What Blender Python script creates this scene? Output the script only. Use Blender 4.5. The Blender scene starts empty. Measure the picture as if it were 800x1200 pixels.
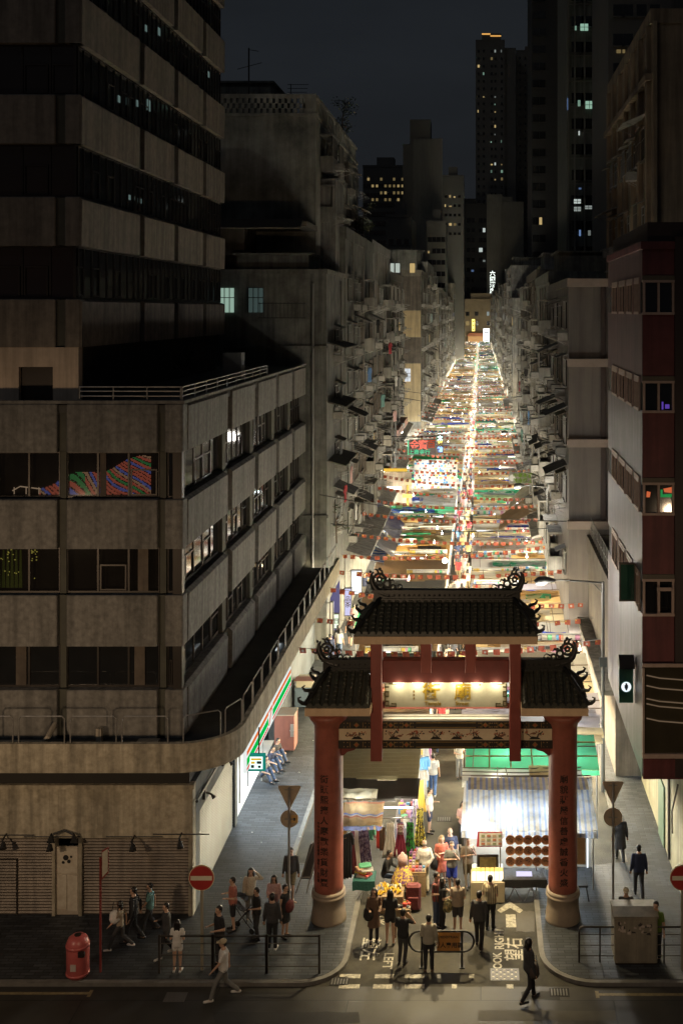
import bpy, bmesh, math, random
from math import pi, sin, cos, radians
from mathutils import Vector, Matrix, noise

random.seed(7)
RND = random.Random(11)
SC = bpy.context.scene
COL = SC.collection
F, H, VX, VY = 1300.0, 19.5, 563.0, 364.0      # focal length in photo pixels, eye height, level vanishing point


def wx(px, d): return (px - VX) * d / F          # world x of a picture column at depth d
def wz(py, d): return H - (py - VY) * d / F      # world z of a picture row at depth d
def gd(py, z=0.0): return F * (H - z) / (py - VY)  # depth of a point of height z seen at row py


# ------------------------------------------------------------------ materials
def nn(t, typ, **kw):
    n = t.nodes.new(typ)
    for k, v in kw.items():
        if k in n.inputs: n.inputs[k].default_value = v
        else: setattr(n, k, v)
    return n


def new_mat(name):
    m = bpy.data.materials.new(name); m.use_nodes = True
    t = m.node_tree; t.nodes.clear()
    out = t.nodes.new('ShaderNodeOutputMaterial')
    b = t.nodes.new('ShaderNodeBsdfPrincipled')
    t.links.new(b.outputs[0], out.inputs[0])
    return m, t, b, out


def rgba(c): return (c[0], c[1], c[2], 1)


MATS = {}


def mat(name, c=(.5, .5, .5), rough=.7, c2=None, scale=1.5, stretch=1.0, amt=.5, metal=0, bump=0, bscale=None, emit=None, es=0,
        transl=0, alpha=0, streak=0, spec=.5, detail=6):
    """procedural paint / concrete / cloth: two colours mixed by world noise, streaks running down, fine bump"""
    if name in MATS: return MATS[name]
    m, t, b, out = new_mat(name)
    L = t.links.new
    b.inputs['Roughness'].default_value = rough
    b.inputs['Metallic'].default_value = metal
    b.inputs['Specular IOR Level'].default_value = spec
    if c2 is None: c2 = tuple(x * .7 for x in c)
    geo = nn(t, 'ShaderNodeNewGeometry')
    mp = nn(t, 'ShaderNodeMapping'); mp.inputs['Scale'].default_value = (1, 1, 1 / stretch)
    L(geo.outputs['Position'], mp.inputs[0])
    n1 = nn(t, 'ShaderNodeTexNoise', Scale=scale, Detail=float(detail), Roughness=.65)
    L(mp.outputs[0], n1.inputs['Vector'])
    r = nn(t, 'ShaderNodeValToRGB'); r.color_ramp.elements[0].position = .5 - amt / 2; r.color_ramp.elements[1].position = .5 + amt / 2
    r.color_ramp.elements[0].color = rgba(c2); r.color_ramp.elements[1].color = rgba(c)
    L(n1.outputs[0], r.inputs[0])
    colout = r.outputs[0]
    if streak:
        mp2 = nn(t, 'ShaderNodeMapping'); mp2.inputs['Scale'].default_value = (1, 1, .06)
        L(geo.outputs['Position'], mp2.inputs[0])
        n2 = nn(t, 'ShaderNodeTexNoise', Scale=3.2, Detail=5.0, Roughness=.6)
        L(mp2.outputs[0], n2.inputs['Vector'])
        r2 = nn(t, 'ShaderNodeValToRGB'); r2.color_ramp.elements[0].position = .36; r2.color_ramp.elements[1].position = .6
        k = 1 - streak
        r2.color_ramp.elements[0].color = (k, k, k, 1); r2.color_ramp.elements[1].color = (1, 1, 1, 1)
        L(n2.outputs[0], r2.inputs[0])
        mx = nn(t, 'ShaderNodeMix', data_type='RGBA', blend_type='MULTIPLY'); mx.inputs[0].default_value = 1
        L(colout, mx.inputs[6]); L(r2.outputs[0], mx.inputs[7]); colout = mx.outputs[2]
    L(colout, b.inputs['Base Color'])
    if bump:
        n3 = nn(t, 'ShaderNodeTexNoise', Scale=bscale or 25.0, Detail=4.0)
        L(geo.outputs['Position'], n3.inputs['Vector'])
        bp = nn(t, 'ShaderNodeBump', Strength=bump, Distance=.02)
        L(n3.outputs[0], bp.inputs['Height']); L(bp.outputs[0], b.inputs['Normal'])
    if emit is not None:
        b.inputs['Emission Color'].default_value = rgba(emit); b.inputs['Emission Strength'].default_value = es
    last = b.outputs[0]
    if transl:
        tr = nn(t, 'ShaderNodeBsdfTranslucent'); L(colout, tr.inputs[0])
        ms = nn(t, 'ShaderNodeMixShader'); ms.inputs[0].default_value = transl
        L(last, ms.inputs[1]); L(tr.outputs[0], ms.inputs[2]); last = ms.outputs[0]
    if alpha:
        tp = nn(t, 'ShaderNodeBsdfTransparent')
        ms = nn(t, 'ShaderNodeMixShader'); ms.inputs[0].default_value = alpha
        L(last, ms.inputs[1]); L(tp.outputs[0], ms.inputs[2]); last = ms.outputs[0]
    L(last, out.inputs[0])
    MATS[name] = m
    return m


def glow(name, c, s):
    if name in MATS: return MATS[name]
    m, t, b, out = new_mat(name)
    e = nn(t, 'ShaderNodeEmission'); e.inputs[0].default_value = rgba(c); e.inputs[1].default_value = s
    t.links.new(e.outputs[0], out.inputs[0])
    MATS[name] = m
    return m


def brick_mat(name, c1, c2, mortar, bw, bh, msize=.012, rough=.6, bump=.4, axes='xy'):
    m, t, b, out = new_mat(name); L = t.links.new
    geo = nn(t, 'ShaderNodeNewGeometry'); vec = geo.outputs['Position']
    if axes == 'xz':
        s = nn(t, 'ShaderNodeSeparateXYZ'); cb = nn(t, 'ShaderNodeCombineXYZ')
        L(vec, s.inputs[0]); L(s.outputs[0], cb.inputs[0]); L(s.outputs[2], cb.inputs[1]); vec = cb.outputs[0]
    br = nn(t, 'ShaderNodeTexBrick')
    br.inputs['Scale'].default_value = 1; br.inputs['Brick Width'].default_value = bw; br.inputs['Row Height'].default_value = bh
    br.inputs['Mortar Size'].default_value = msize; br.inputs['Color1'].default_value = rgba(c1); br.inputs['Color2'].default_value = rgba(c2)
    br.inputs['Mortar'].default_value = rgba(mortar); br.inputs['Mortar Smooth'].default_value = .3
    L(vec, br.inputs['Vector'])
    n = nn(t, 'ShaderNodeTexNoise', Scale=.7, Detail=8.0, Roughness=.7); L(geo.outputs['Position'], n.inputs['Vector'])
    r = nn(t, 'ShaderNodeValToRGB'); r.color_ramp.elements[0].position = .3; r.color_ramp.elements[1].position = .7
    r.color_ramp.elements[0].color = (.45, .45, .45, 1); r.color_ramp.elements[1].color = (1.15, 1.15, 1.15, 1)
    L(n.outputs[0], r.inputs[0])
    mx = nn(t, 'ShaderNodeMix', data_type='RGBA', blend_type='MULTIPLY'); mx.inputs[0].default_value = 1
    L(br.outputs[0], mx.inputs[6]); L(r.outputs[0], mx.inputs[7]); L(mx.outputs[2], b.inputs['Base Color'])
    rr = nn(t, 'ShaderNodeMapRange'); rr.inputs['To Min'].default_value = rough - .22; rr.inputs['To Max'].default_value = rough + .15
    L(n.outputs[0], rr.inputs[0]); L(rr.outputs[0], b.inputs['Roughness'])
    bp = nn(t, 'ShaderNodeBump', Strength=bump, Distance=.01); bp.invert = True
    L(br.outputs['Fac'], bp.inputs['Height']); L(bp.outputs[0], b.inputs['Normal'])
    MATS[name] = m
    return m


def stripe_mat(name, cols, period, axis=0, transl=.4, rough=.6, soft=True):
    """stripes across one world axis; cols = [(position, colour)] over one period"""
    m, t, b, out = new_mat(name); L = t.links.new
    tc = nn(t, 'ShaderNodeTexCoord'); s = nn(t, 'ShaderNodeSeparateXYZ'); L(tc.outputs['Object'], s.inputs[0])
    d = nn(t, 'ShaderNodeMath', operation='DIVIDE'); d.inputs[1].default_value = period; L(s.outputs[axis], d.inputs[0])
    f = nn(t, 'ShaderNodeMath', operation='FRACT'); L(d.outputs[0], f.inputs[0])
    r = nn(t, 'ShaderNodeValToRGB'); r.color_ramp.interpolation = 'CONSTANT'
    els = r.color_ramp.elements
    els[0].position = cols[0][0]; els[0].color = rgba(cols[0][1]); els[1].position = cols[1][0]; els[1].color = rgba(cols[1][1])
    for p, c in cols[2:]:
        e = els.new(p); e.color = rgba(c)
    L(f.outputs[0], r.inputs[0])
    g = nn(t, 'ShaderNodeTexNoise', Scale=3.0, Detail=5.0); L(tc.outputs['Object'], g.inputs['Vector'])
    r2 = nn(t, 'ShaderNodeValToRGB'); r2.color_ramp.elements[0].position = .3; r2.color_ramp.elements[0].color = (.6, .55, .45, 1)
    r2.color_ramp.elements[1].position = .55; r2.color_ramp.elements[1].color = (1, 1, 1, 1)
    L(g.outputs[0], r2.inputs[0])
    mx = nn(t, 'ShaderNodeMix', data_type='RGBA', blend_type='MULTIPLY'); mx.inputs[0].default_value = 1
    L(r.outputs[0], mx.inputs[6]); L(r2.outputs[0], mx.inputs[7]); co = mx.outputs[2]
    L(co, b.inputs['Base Color']); b.inputs['Roughness'].default_value = rough
    last = b.outputs[0]
    if transl:
        tr = nn(t, 'ShaderNodeBsdfTranslucent'); L(co, tr.inputs[0])
        ms = nn(t, 'ShaderNodeMixShader'); ms.inputs[0].default_value = transl
        L(last, ms.inputs[1]); L(tr.outputs[0], ms.inputs[2]); last = ms.outputs[0]
    L(last, out.inputs[0])
    MATS[name] = m
    return m


# ------------------------------------------------------------------ mesh builder
class MB:
    def __init__(s): s.v = []; s.f = []; s.m = []

    def add(s, vs, fs, mi=0):
        o = len(s.v); s.v += [tuple(v) for v in vs]
        for f in fs: s.f.append(tuple(i + o for i in f)); s.m.append(mi)
        return s

    def box(s, x0, x1, y0, y1, z0, z1, mi=0):
        if x0 > x1: x0, x1 = x1, x0
        if y0 > y1: y0, y1 = y1, y0
        if z0 > z1: z0, z1 = z1, z0
        vs = [(x, y, z) for x in (x0, x1) for y in (y0, y1) for z in (z0, z1)]
        return s.add(vs, [(0, 1, 3, 2), (4, 6, 7, 5), (0, 4, 5, 1), (2, 3, 7, 6), (0, 2, 6, 4), (1, 5, 7, 3)], mi)

    def rbox(s, x0, x1, y0, y1, z0, z1, r=.02, mi=0):
        """box with bevelled vertical edges and a chamfered top"""
        a = [(x0 + r, y0), (x1 - r, y0), (x1, y0 + r), (x1, y1 - r), (x1 - r, y1), (x0 + r, y1), (x0, y1 - r), (x0, y0 + r)]
        cx, cy = (x0 + x1) / 2, (y0 + y1) / 2
        rings = [[(x, y, z0) for x, y in a], [(x, y, z1 - r) for x, y in a],
                 [(cx + (x - cx) * (1 - r / max(abs(x1 - x0), .01) * 2), cy + (y - cy) * (1 - r / max(abs(y1 - y0), .01) * 2), z1) for x, y in a]]
        vs = sum(rings, [])
        fs = [tuple(reversed(range(8))), tuple(range(16, 24))]
        for k in (0, 8):
            for i in range(8): j = (i + 1) % 8; fs.append((k + i, k + j, k + 8 + j, k + 8 + i))
        return s.add(vs, fs, mi)

    def prism(s, pts, a0, a1, axis='y', mi=0):
        """extrude polygon pts along an axis: axis y: pts=(x,z); axis x: pts=(y,z); axis z: pts=(x,y)"""
        def P(p, a):
            return (p[0], a, p[1]) if axis == 'y' else ((a, p[0], p[1]) if axis == 'x' else (p[0], p[1], a))
        n = len(pts); vs = [P(p, a0) for p in pts] + [P(p, a1) for p in pts]
        fs = [tuple(range(n)), tuple(reversed(range(n, 2 * n)))] + [(i, n + i, n + (i + 1) % n, (i + 1) % n) for i in range(n)]
        return s.add(vs, fs, mi)

    def tube(s, pts, r, n=8, mi=0, cap=True, closed=False):
        pts = [Vector(p) for p in pts]; k = len(pts); rs = r if isinstance(r, (list, tuple)) else [r] * k
        vs = []; up = Vector((0, 0, 1)); prev = None
        for i, p in enumerate(pts):
            if closed: d = pts[(i + 1) % k] - pts[i - 1]
            else: d = pts[min(i + 1, k - 1)] - pts[max(i - 1, 0)]
            if d.length < 1e-9: d = up.copy()
            d.normalize()
            if prev is None:
                a = d.cross(up) if abs(d.z) < .9 else d.cross(Vector((1, 0, 0)))
            else: a = prev - d * prev.dot(d)
            a.normalize(); prev = a; b = d.cross(a)
            for j in range(n):
                t = 2 * pi * j / n; vs.append(p + (a * cos(t) + b * sin(t)) * rs[i])
        fs = []
        for i in range(k if closed else k - 1):
            for j in range(n):
                q = (i + 1) % k; fs.append((i * n + j, i * n + (j + 1) % n, q * n + (j + 1) % n, q * n + j))
        if cap and not closed:
            fs.append(tuple(reversed(range(n)))); fs.append(tuple(range((k - 1) * n, k * n)))
        return s.add(vs, fs, mi)

    def lathe(s, prof, n=24, c=(0, 0), mi=0, a0=0, a1=2 * pi):
        full = abs(a1 - a0 - 2 * pi) < 1e-6; m = n if full else n + 1; k = len(prof)
        vs = [(c[0] + r * cos(a0 + (a1 - a0) * j / n), c[1] + r * sin(a0 + (a1 - a0) * j / n), z) for r, z in prof for j in range(m)]
        fs = []
        for i in range(k - 1):
            for j in range(n):
                q = (j + 1) % m; fs.append((i * m + j, i * m + q, (i + 1) * m + q, (i + 1) * m + j))
        if full:
            if prof[0][0] > 1e-6: fs.append(tuple(reversed(range(m))))
            if prof[-1][0] > 1e-6: fs.append(tuple(range((k - 1) * m, k * m)))
        return s.add(vs, fs, mi)

    def sheet(s, fn, nu, nv, mi=0, th=0.012):
        """thick sheet: fn(u,v) -> point; the underside lies th below"""
        top = [Vector(fn(i / nu, j / nv)) for i in range(nu + 1) for j in range(nv + 1)]
        if not th:
            W = nv + 1
            return s.add(top, [(i * W + j, i * W + j + 1, (i + 1) * W + j + 1, (i + 1) * W + j) for i in range(nu) for j in range(nv)], mi)
        nrm = (top[nv + 1] - top[0]).cross(top[1] - top[0])
        off = Vector((0, 0, -th)) if abs(nrm.z) > .3 * max(nrm.length, 1e-9) else nrm.normalized() * -th
        N = len(top); vs = top + [p + off for p in top]; W = nv + 1; fs = []
        for i in range(nu):
            for j in range(nv):
                a = i * W + j; fs.append((a, a + 1, a + W + 1, a + W)); fs.append((N + a, N + a + W, N + a + W + 1, N + a + 1))
        for i in range(nu):
            for a in (i * W, i * W + nv): fs.append((a, a + W, N + a + W, N + a))
        for j in range(nv):
            for a in (j, nu * W + j): fs.append((a, a + 1, N + a + 1, N + a))
        return s.add(vs, fs, mi)

    def ball(s, c, r, n=8, mi=0, sc=(1, 1, 1)):
        k = max(4, n // 2 + 1); prof = [(sin(pi * i / k), -cos(pi * i / k)) for i in range(k + 1)]
        vs = [(c[0] + sc[0] * r * p[0] * cos(2 * pi * j / n), c[1] + sc[1] * r * p[0] * sin(2 * pi * j / n), c[2] + sc[2] * r * p[1]) for p in prof for j in range(n)]
        fs = [(i * n + j, i * n + (j + 1) % n, (i + 1) * n + (j + 1) % n, (i + 1) * n + j) for i in range(k) for j in range(n)]
        return s.add(vs, fs, mi)

    def disc(s, c, r, n=20, axis='y', t=.01, mi=0):
        pts = [(c[0] + r * cos(2 * pi * j / n), (c[2] if axis == 'y' else c[1]) + r * sin(2 * pi * j / n)) for j in range(n)]
        if axis == 'y': return s.prism(pts, c[1] - t / 2, c[1] + t / 2, 'y', mi)
        return s.prism(pts, c[2] - t / 2, c[2] + t / 2, 'z', mi)

    def xf(s, M):
        s.v = [tuple(M @ Vector(v)) for v in s.v]; return s

    def mesh(s, name, mats, smooth=False):
        me = bpy.data.meshes.new(name); me.from_pydata(s.v, [], s.f)
        for m in (mats if isinstance(mats, (list, tuple)) else [mats]): me.materials.append(m)
        if len(me.materials) > 1: me.polygons.foreach_set('material_index', s.m)
        if smooth: me.polygons.foreach_set('use_smooth', [True] * len(me.polygons))
        bm = bmesh.new(); bm.from_mesh(me); bmesh.ops.recalc_face_normals(bm, faces=bm.faces); bm.to_mesh(me); bm.free()
        me.update()
        return me

    def build(s, name, mats, parent=None, loc=None, rz=None, smooth=False, **tg):
        return inst(name, s.mesh(name, mats, smooth), parent, loc, rz, **tg)


def inst(name, me, parent=None, loc=None, rz=None, **tg):
    o = bpy.data.objects.new(name, me); COL.objects.link(o)
    if parent: o.parent = parent
    if loc is not None: o.location = loc
    if rz is not None:
        if isinstance(rz, (tuple, list)): o.rotation_euler = rz
        else: o.rotation_euler = (0, 0, rz)
    tag(o, **tg)
    return o


def tag(o, label=None, cat=None, group=None, kind=None):
    if label: o['label'] = label
    if cat: o['category'] = cat
    if group: o['group'] = group
    if kind: o['kind'] = kind
    return o


def thing(name, label, cat, loc=(0, 0, 0), rz=0, group=None):
    o = bpy.data.objects.new(name, None); COL.objects.link(o); o.empty_display_size = .2
    o.location = loc; o.rotation_euler = (0, 0, rz)
    return tag(o, label, cat, group)


KIDS = {}


def copy_tree(o, parent=None):
    c = o.copy(); COL.objects.link(c); c.parent = parent
    if o.name not in KIDS: KIDS[o.name] = list(o.children)
    for ch in KIDS[o.name]: copy_tree(ch, c)
    return c


def text_mb(body, size, ext=.01, name='lettering', bold=0.0, rot=None, align='CENTER', sx=1.0):
    """lettering as a builder; lies in the XZ plane facing -Y, centred on the origin"""
    cu = bpy.data.curves.new(name, 'FONT'); cu.body = body; cu.size = size; cu.extrude = ext; cu.offset = bold
    cu.align_x = align; cu.align_y = 'CENTER'; cu.resolution_u = 3
    ob = bpy.data.objects.new('tmp_text', cu); COL.objects.link(ob)
    dg = bpy.context.evaluated_depsgraph_get(); dg.update()
    me = bpy.data.meshes.new_from_object(ob.evaluated_get(dg))
    mb = MB()
    M = Matrix.Rotation(pi / 2, 4, 'X') @ Matrix.Diagonal((sx, 1, 1, 1))
    if rot is not None: M = rot @ Matrix.Diagonal((sx, 1, 1, 1))
    mb.add([M @ v.co for v in me.vertices], [tuple(p.vertices) for p in me.polygons])
    bpy.data.objects.remove(ob); bpy.data.curves.remove(cu); bpy.data.meshes.remove(me)
    return mb


def mv(mb, x=0, y=0, z=0): return mb.xf(Matrix.Translation((x, y, z)))


def ptlight(name, loc, w, c=(1, 1, 1), r=.1, typ='POINT', size=1, sizey=None, rot=None, spot=None, blend=.5):
    l = bpy.data.lights.new(name, typ); l.energy = w; l.color = c
    if typ == 'AREA':
        l.size = size
        if sizey: l.shape = 'RECTANGLE'; l.size_y = sizey
    else: l.shadow_soft_size = r
    if typ == 'SPOT': l.spot_size = spot; l.spot_blend = blend
    o = bpy.data.objects.new(name, l); COL.objects.link(o); o.location = loc
    if rot: o.rotation_euler = rot
    return o


ORD1 = ['zeroth', 'first', 'second', 'third', 'fourth', 'fifth', 'sixth', 'seventh', 'eighth', 'ninth', 'tenth', 'eleventh', 'twelfth',
        'thirteenth', 'fourteenth', 'fifteenth', 'sixteenth', 'seventeenth', 'eighteenth', 'nineteenth', 'twentieth']
TENS = {2: 'twenty', 3: 'thirty', 4: 'forty', 5: 'fifty', 6: 'sixty', 7: 'seventy', 8: 'eighty', 9: 'ninety'}


def ordw(n):
    if n <= 20: return ORD1[n]
    if n >= 100: return 'hundredth' if n == 100 else 'hundred and ' + ordw(n - 100)
    t, u = divmod(n, 10)
    return TENS[t][:-1] + 'ieth' if u == 0 else TENS[t] + '-' + ORD1[u]


# kerb line of the side street, used for the height of whatever stands on the ground
KL, KR = -3.95, 1.75


def gz(x, y):
    if y < 32.05: return 0.0
    if y < 38.7: return .12 if (x < KL or x > KR) else 0.0
    return .12 if (x < -6.6 or x > 5.0) else 0.0
# ------------------------------------------------------------------ people: one continuous remeshed body each, clothes and hair as children
SKINS = [mat('skin_a', (.52, .33, .23), .55, (.46, .28, .19), 6), mat('skin_b', (.42, .26, .18), .55, (.36, .21, .14), 6), mat('skin_c', (.6, .4, .3), .55, (.52, .33, .25), 6)]
HAIRS = {'black': mat('hair_black', (.012, .01, .009), .45), 'brown': mat('hair_brown', (.06, .035, .02), .45), 'grey': mat('hair_grey', (.35, .33, .3), .6), 'fair': mat('hair_fair', (.38, .25, .11), .5)}
SHOE = {'black': mat('shoe_black', (.02, .02, .02), .5), 'white': mat('shoe_white', (.7, .68, .64), .5), 'brown': mat('shoe_brown', (.12, .07, .04), .5)}


EYE = MB().ball((0, 0, 0), .009, 6).mesh('eye', mat('eye_dark', (.02, .015, .012), .3))


def cloth(name, c, k=.75):
    return mat('cloth_' + name, c, .85, tuple(x * k for x in c), 9, amt=.6, bump=.9, bscale=16)


def remesh(mb, vox, name, mats):
    me0 = bpy.data.meshes.new('t'); me0.from_pydata(mb.v, [], mb.f)
    bm = bmesh.new(); bm.from_mesh(me0); bmesh.ops.recalc_face_normals(bm, faces=bm.faces); bm.to_mesh(me0); bm.free()
    o = bpy.data.objects.new('t', me0); COL.objects.link(o)
    md = o.modifiers.new('r', 'REMESH'); md.mode = 'VOXEL'; md.voxel_size = vox; md.use_smooth_shade = True
    s = o.modifiers.new('s', 'SMOOTH'); s.factor = .5; s.iterations = 2
    dg = bpy.context.evaluated_depsgraph_get(); dg.update()
    me = bpy.data.meshes.new_from_object(o.evaluated_get(dg)); me.name = name; me.materials.clear()
    for m in mats: me.materials.append(m)
    me.polygons.foreach_set('use_smooth', [True] * len(me.polygons))
    bpy.data.objects.remove(o); bpy.data.meshes.remove(me0)
    return me


def cap(mb, p, q, r0, r1, n=10):
    """closed tapered capsule"""
    p, q = Vector(p), Vector(q); d = (q - p); L = d.length
    if L < 1e-6: return mb.ball(tuple(p), r0, n)
    d /= L; pts = []; rs = []
    for a in (-80, -50, -20): pts.append(p + d * (r0 * sin(radians(a)))); rs.append(r0 * cos(radians(a)))
    for a in (20, 50, 80): pts.append(q + d * (r1 * sin(radians(a)))); rs.append(r1 * cos(radians(a)))
    return mb.tube(pts, rs, n)


def loft(mb, rings, n=14):
    vs = []; fs = []
    for c, rx, ry in rings:
        for j in range(n): a = 2 * pi * j / n; vs.append((c[0] + rx * cos(a), c[1] + ry * sin(a), c[2]))
    for i in range(len(rings) - 1):
        for j in range(n): fs.append((i * n + j, i * n + (j + 1) % n, (i + 1) * n + (j + 1) % n, (i + 1) * n + j))
    fs.append(tuple(reversed(range(n)))); fs.append(tuple(range((len(rings) - 1) * n, len(rings) * n)))
    return mb.add(vs, fs)


ARM = {'down': ((.06, .02, -.28), (.085, -.05, -.52)), 'phone': ((.06, .03, -.27), (-.05, -.21, -.15)), 'cross': ((.07, -.03, -.26), (-.2, -.17, -.19)),
       'face': ((.06, -.09, -.26), (-.09, -.17, -.02)), 'hair': ((.2, -.06, .0), (.02, -.07, .2)), 'akimbo': ((.2, .07, -.2), (.02, .0, -.37)),
       'hold': ((.05, .03, -.27), (.0, -.23, -.24)), 'swingf': ((.05, -.12, -.25), (.05, -.3, -.42)), 'swingb': ((.07, .13, -.24), (.08, .14, -.49)),
       'ear': ((.17, -.1, -.1), (.03, -.06, .13)), 'back': ((.1, .12, -.24), (-.03, .16, -.42)), 'lap': ((.07, -.06, -.25), (.0, -.28, -.3))}
LEG = {'stand': (((.095, -.01, .49), (.1, .02, .09)), ((.095, -.01, .49), (.1, .02, .09))), 'wide': (((.13, -.02, .49), (.17, .02, .09)), ((.13, -.02, .49), (.17, .02, .09))),
       'walk': (((.09, -.17, .51), (.09, -.22, .1)), ((.09, .0, .49), (.09, .27, .14))), 'stride': (((.09, -.22, .53), (.09, -.34, .12)), ((.09, .06, .5), (.09, .4, .2))),
       'lean': (((.1, -.05, .49), (.12, .0, .09)), ((.09, .0, .5), (.05, .03, .09)))}


def person(label, px, py, rot, h=1.7, arms=('down', 'down'), legs='stand', top=None, sleeve='short', bottom=None, btype='trousers', hair='black', htype='short', skin=0,
           shoes='black', head=0, female=False, seat=None, X=None, d=None, tail=True, lean=0, bulk=1.0, hat=None, group=None, proto=False):
    if d is None: d = gd(py, gz(wx(px, gd(py)), gd(py)))
    if X is None: X = wx(px, d)
    s = h / 1.7; P = SKINS[skin % 3]; B = MB(); V = Vector
    pel = V((0, 0, .93)); lx = .9 if female else 1.0; tl = lean
    zoff = 0
    if seat is not None: zoff = seat - .86
    J = {}
    hipz = .9 + zoff
    for k, sg in (('l', 1), ('r', -1)):
        if seat is None:
            (kn, an) = LEG[legs][0 if sg > 0 else 1]
            J['kn' + k] = V((sg * kn[0], kn[1], kn[2])); J['an' + k] = V((sg * an[0], an[1], an[2])); J['to' + k] = J['an' + k] + V((sg * .025, -.16, -.055))
        elif seat < .3:
            J['kn' + k] = V((sg * .13, -.3, .5)); J['an' + k] = V((sg * .13, -.55, .09)); J['to' + k] = J['an' + k] + V((sg * .02, -.16, -.05))
        else:
            J['kn' + k] = V((sg * .13, -.41, seat + .05)); J['an' + k] = V((sg * .13, -.4, .09)); J['to' + k] = J['an' + k] + V((sg * .02, -.16, -.05))
    Zt = lambda z: z + zoff
    def T(z, y=0):  # torso point, leaning forward with height
        return (0, y - tl * max(0, z - .95), Zt(z))
    k = bulk * (.93 if female else 1.0); ch = 1.0 if not female else .93
    rings = [(T(.84), .12 * k, .09 * k), (T(.92), .165 * k, .115 * k), (T(1.08), .135 * k, .1 * k), (T(1.25), .165 * k * ch, .115 * k), (T(1.37), .165 * ch, .1 * k), (T(1.43), .09, .07), (T(1.5), .054, .056)]
    loft(B, rings)
    for kk, sg in (('l', 1), ('r', -1)):
        hp = V((sg * .09, 0, hipz)); cap(B, hp, J['kn' + kk], .092 * k, .058); cap(B, J['kn' + kk], J['an' + kk], .058, .036)
        if tl < 5: cap(B, J['an' + kk] + V((0, .02, -.035)), J['to' + kk], .042, .032)
        sh = V((sg * .175 * ch, -tl * .43, Zt(1.375))); e, w_ = ARM[arms[0 if sg > 0 else 1]]
        el = sh + V((sg * e[0], e[1], e[2])); wr = sh + V((sg * w_[0], w_[1], w_[2])); J['sh' + kk] = sh; J['el' + kk] = el; J['wr' + kk] = wr
        cap(B, sh, el, .056 if not female else .048, .041); cap(B, el, wr, .041, .027)
        # hand: palm, four bent fingers and a thumb
        dr = (wr - el).normalized(); side = dr.cross(V((0, 0, 1)))
        side = side.normalized() if side.length > .2 else V((0, 1, 0)); nr = side.cross(dr)
        pc = wr + dr * .05
        for q in (-.024, -.008, .008, .024): cap(B, wr + dr * .015 + side * q * .6, pc + side * q + dr * .03, .014, .0125, 6)
        for q, L in zip((-.03, -.01, .01, .03), (.045, .055, .052, .038)):
            a = pc + side * q + dr * .028; b_ = a + dr * L * .55; c = b_ + (dr * .6 + nr * -.55) * L * .7
            cap(B, a, b_, .0105, .010, 6); cap(B, b_, c, .010, .0085, 6)
        cap(B, wr + dr * .02 - side * .02, wr + dr * .06 - side * .052, .013, .010, 6)
    hc = V((0, -.012 - tl * .6, Zt(1.585))); hr = Matrix.Rotation(radians(head), 3, 'Z')
    cap(B, V(T(1.42)), hc + V((0, .01, -.06)), .056, .052)
    Hd = MB(); Hd.ball((0, 0, .02), .092, 14, sc=(.84, 1.0, 1.08)); Hd.ball((0, -.022, -.05), .066, 12, sc=(.86, .95, 1.0))
    cap(Hd, (0, -.088, .012), (0, -.106, -.022), .009, .015, 8)        # nose
    for sg in (1, -1): Hd.ball((sg * .08, .008, -.006), .022, 8, sc=(.4, .8, 1.2)); cap(Hd, (sg * .015, -.086, .03), (sg * .05, -.075, .032), .011, .009, 6)
    cap(Hd, (-.02, -.086, -.056), (.02, -.086, -.056), .008, .008, 6)
    B.add([hc + hr @ V(v) for v in Hd.v], Hd.f)
    root = thing('person', label, 'person', (X, d, gz(X, d)), radians(rot), group); root.scale = (s, s, s)
    inst('body', remesh(B, .0125, 'body', [P]), root)
    for sg in (1, -1): inst('eye', EYE, root, tuple(hc + hr @ V((sg * .032, -.084, .014))))
    # hair
    Hh = MB()
    if htype != 'bald':
        Hh.ball((0, .014, .04), .098, 12, sc=(.9, 1.0, 1.0)); Hh.ball((0, .045, .0), .078, 10, sc=(1.0, .8, 1.1))
        if htype in ('long', 'bob', 'tail'):
            Ld = {'long': .32, 'bob': .13, 'tail': .1}[htype]
            for q in (-.055, 0, .055): cap(Hh, (q, .05, .02), (q * 1.25, .075, -Ld), .055, .035)
            for sg in (1, -1): cap(Hh, (sg * .078, .0, .02), (sg * .09, -.01, -Ld * .7), .028, .02)
            if htype == 'tail': cap(Hh, (0, .1, .05), (0, .15, -.2), .035, .018)
        Hm = MB(); Hm.v = [tuple(hc + hr @ V(v)) for v in Hh.v]; Hm.f = Hh.f
        me = remesh(Hm, .013, 'hair', [HAIRS[hair]])
        # keep the face clear: push hair vertices behind the hair line
        for v in me.vertices:
            l = hr.inverted() @ (v.co - hc)
            if l.y < -.03 and l.z < .075 and abs(l.x) < .072: l.y = -.03; v.co = hc + hr @ l
        inst('hair', me, root)
    elif hair == 'grey':
        Hm = MB().ball(tuple(hc + hr @ V((0, .03, .0))), .088, 10, sc=(.95, .8, .7)); Hm.build('hair', HAIRS['grey'], root, smooth=True)
    if hat:
        MB().ball(tuple(hc + hr @ V((0, .0, .06))), .104, 12, sc=(.92, 1.05, .75)).prism([(hc.x - .07, hc.y - .08), (hc.x + .07, hc.y - .08), (hc.x + .055, hc.y - .18), (hc.x - .055, hc.y - .18)], hc.z + .045, hc.z + .058, 'z').build('cap', hat, root, smooth=True)
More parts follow.
